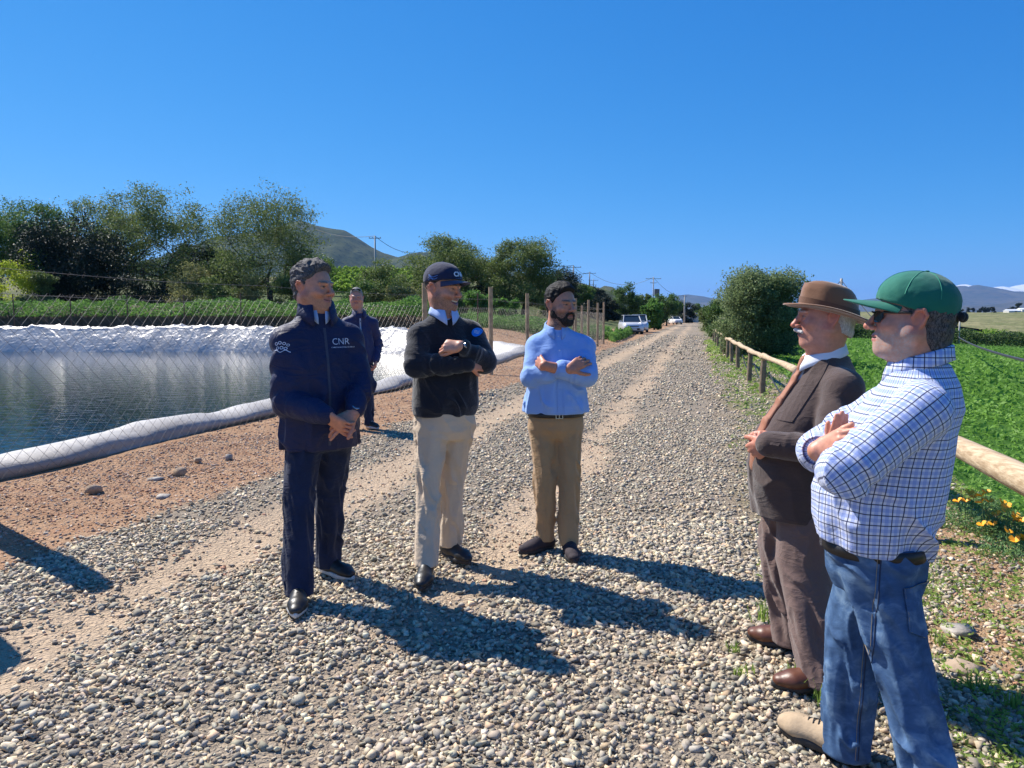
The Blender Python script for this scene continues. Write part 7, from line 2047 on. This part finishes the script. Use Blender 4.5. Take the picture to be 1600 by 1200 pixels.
    for poly in ([(-.062, 0), (.062, 0)], [(-.062, -.012), (.062, -.012)], [(-.060, 0), (-.060, -.122), (0, -.148), (.060, -.122), (.060, 0)]):
        pts = []
        for (x0, z0), (x1, z1) in zip(poly[:-1], poly[1:]): pts += [pc + side * (x0 + (x1 - x0) * t) + V3(0, 0, z0 + (z1 - z0) * t) - db * .0 for t in np.linspace(0, 1, 10)]
        out = []
        for p in pts:
            h = T.ray_cast(Vector(p - m.o) - Vector(db) * .4, Vector(db), 1.0)
            if h[0] is not None: out.append(h[0] - Vector(db) * .0065)
        if len(out) > 1: MB().tube(out, .0012, 4).build('stitching', THR, pkt)
    shoe(r, fF, (-.60, .80), .31, SUEDE, RUBBER, lace=BLK, w=.055, boot=-.012, tr=.047, sole_h=1.25); shoe(r, fN, (-.75, .66), .31, SUEDE, RUBBER, lace=BLK, w=.055, boot=.01, tr=.047, sole_h=1.25)
man_green()

# ================================================================== MAN 6: standing behind, sunglasses on his head
def man_back():
    b0 = D(562, 640, 9.6)
    m = Man((b0[0] + .02, 9.6), (.35, -1), 'person behind the others in a navy zipped jacket with sunglasses on his head')
    r = m.root; base = (.50, .25, .18)
    c = D(557, 465, 9.6); Fm = frame((.15, -1, -.05)); sc = 1.06
    neck = m.pt(0, 0, 1.56)
    H = Shape(); L = head_shape(H, c, Fm, sc, neck_to=neck, neck_r=.06, smile=.5, fat=.005)
    V_, F_ = H.mesh(.005); parts = [(V_, F_, head_colors(V_, c, Fm, sc, base, brow=(.3, .26, .22), smile=.5, red=.4))]
    shR, shL = m.pt(-.17, 0, 1.43), m.pt(.17, 0, 1.43); elR, elL = m.pt(-.25, -.03, 1.14), m.pt(.25, -.03, 1.14); wrR, wrL = m.pt(-.20, .10, .93), m.pt(.20, .10, .93)
    for w_, e_, sd in ((wrR, elR, 1), (wrL, elL, -1)):
        A = Shape(); A.cone(e_ + (w_ - e_) * .7, w_, .03, .026, k=.01); hand(A, w_, unit(w_ - e_) + V3(0, -.1, -.4), m.l * -sd, sd, curl=(.5, .6, .6, .7)); V_, F_ = A.mesh(.006); parts.append((V_, F_, hand_colors(V_, base)))
    fR, fL = m.pt(-.12, 0, 0), m.pt(.10, .02, 0)
    parts.append(trunk(m, neck, .95, [[shR, elR, wrR], [shL, elL, wrL]], [[m.pt(.09, 0, .92), m.pt(.1, .02, .5), fL + V3(0, 0, .06)], [m.pt(-.09, 0, .92), m.pt(-.11, .02, .5), fR + V3(0, 0, .06)]], base))
    merge_body(r, parts, SKIN)
    hair(r, L, Fm, sc, hairmat('hair_grey', (.10, .095, .09), (.32, .31, .30)), .006, t=.02, amp=.003, seed=17)
    S = Shape()
    S.loft([m.node(.90, .18, .13), m.node(1.0, .185, .135, .01), m.node(1.2, .18, .13, .01), m.node(1.34, .165, .118), m.node(1.45, .12, .095), m.node(1.55, .082, .08)], k=.02, fold=(.008, 9, 81))
    for sh, el, wr in ((shR, elR, wrR), (shL, elL, wrL)):
        S.cone(m.pt(0, 0, 1.53), sh, .06, .075, k=.045); S.cone(sh, el, .08, .07, k=.02, fold=(.007, 16, 3)); S.cone(el, el + (wr - el) * .95, .07, .048, k=.015, fold=(.007, 20, 5))
    JM = cloth('jacket_navy_plain', (.014, .020, .085), .6, wr=.6)
    V_, F_ = S.mesh(.008); jk = link('jacket', npmesh('jacket', V_ - m.o, F_, True), JM, r)
    collar(r, m.pt(0, 0, 1.56), np.stack([m.l, m.f, [0, 0, 1]]), .080, 1.64, JM, drop=.07, point=.10, gap=.5, flare=.02, parent=jk, tiltf=.7)
    vs = []
    for i in range(20):
        z = 1.50 - .58 * i / 19
        for x in (-.010, .010): vs.append(m.pt(x, .35, z))
    decal(jk, r, vs, [(2 * i, 2 * i + 1, 2 * i + 3, 2 * i + 2) for i in range(19)], -m.f, simple('zip_light', (.35, .4, .5), .6), 'zip')
    mb = MB()
    for sx in (-1, 1):
        Q = [L(sx * x, .070 - 5 * x * x, z) - m.o for x, z in ((.006, .112), (.040, .112), (.058, .102), (.055, .084), (.030, .080), (.008, .088))]
        Q2 = [q + Fm[1] * .006 for q in Q]; mb.add(Q + Q2, [tuple(range(6)), tuple(range(6, 12))] + [(i, (i + 1) % 6, 6 + (i + 1) % 6, 6 + i) for i in range(6)])
    mb.build('sunglasses', simple('lens_dark_b', (.006, .006, .007), .06), r)
    TM = cloth('trousers_navy', (.016, .022, .05), .85, wr=.4)
    trousers(r, TM, (m.o[0], m.o[1]), m.pt(.1, .02, .5), m.pt(-.11, .02, .5), fL, fR, m.yaw, hipw=.17, hipd=.13, thigh=.09, knee=.07, cuff=.064, wz=.98, cz=.85, res=.01, seed=50)
    shoe(r, fR, (-.3, -.9), .29, BLK, RUBBERW, lace=RUBBERW); shoe(r, fL, (.75, -.65), .29, BLK, RUBBERW, lace=RUBBERW)
man_back()
# ================================================================== HAZE
mb = MB().box(-16000, 22000, -3000, 24000, -60, 900)
o = mb.build('haze', None, None) if False else None
me = bpy.data.meshes.new('haze'); me.from_pydata(mb.v, [], mb.f); me.update()
m = bpy.data.materials.new('haze_air'); m.use_nodes = True; nt = m.node_tree; nt.nodes.clear()
out = nt.nodes.new('ShaderNodeOutputMaterial'); pv = nt.nodes.new('ShaderNodeVolumePrincipled')
pv.inputs['Color'].default_value = (.22, .48, 1.0, 1); pv.inputs['Density'].default_value = 5.4e-5; pv.inputs['Anisotropy'].default_value = 0.2
nt.links.new(pv.outputs[0], out.inputs['Volume'])
tag(link('haze', me, m), 'thin blue air haze over the whole valley', 'haze', kind='stuff')
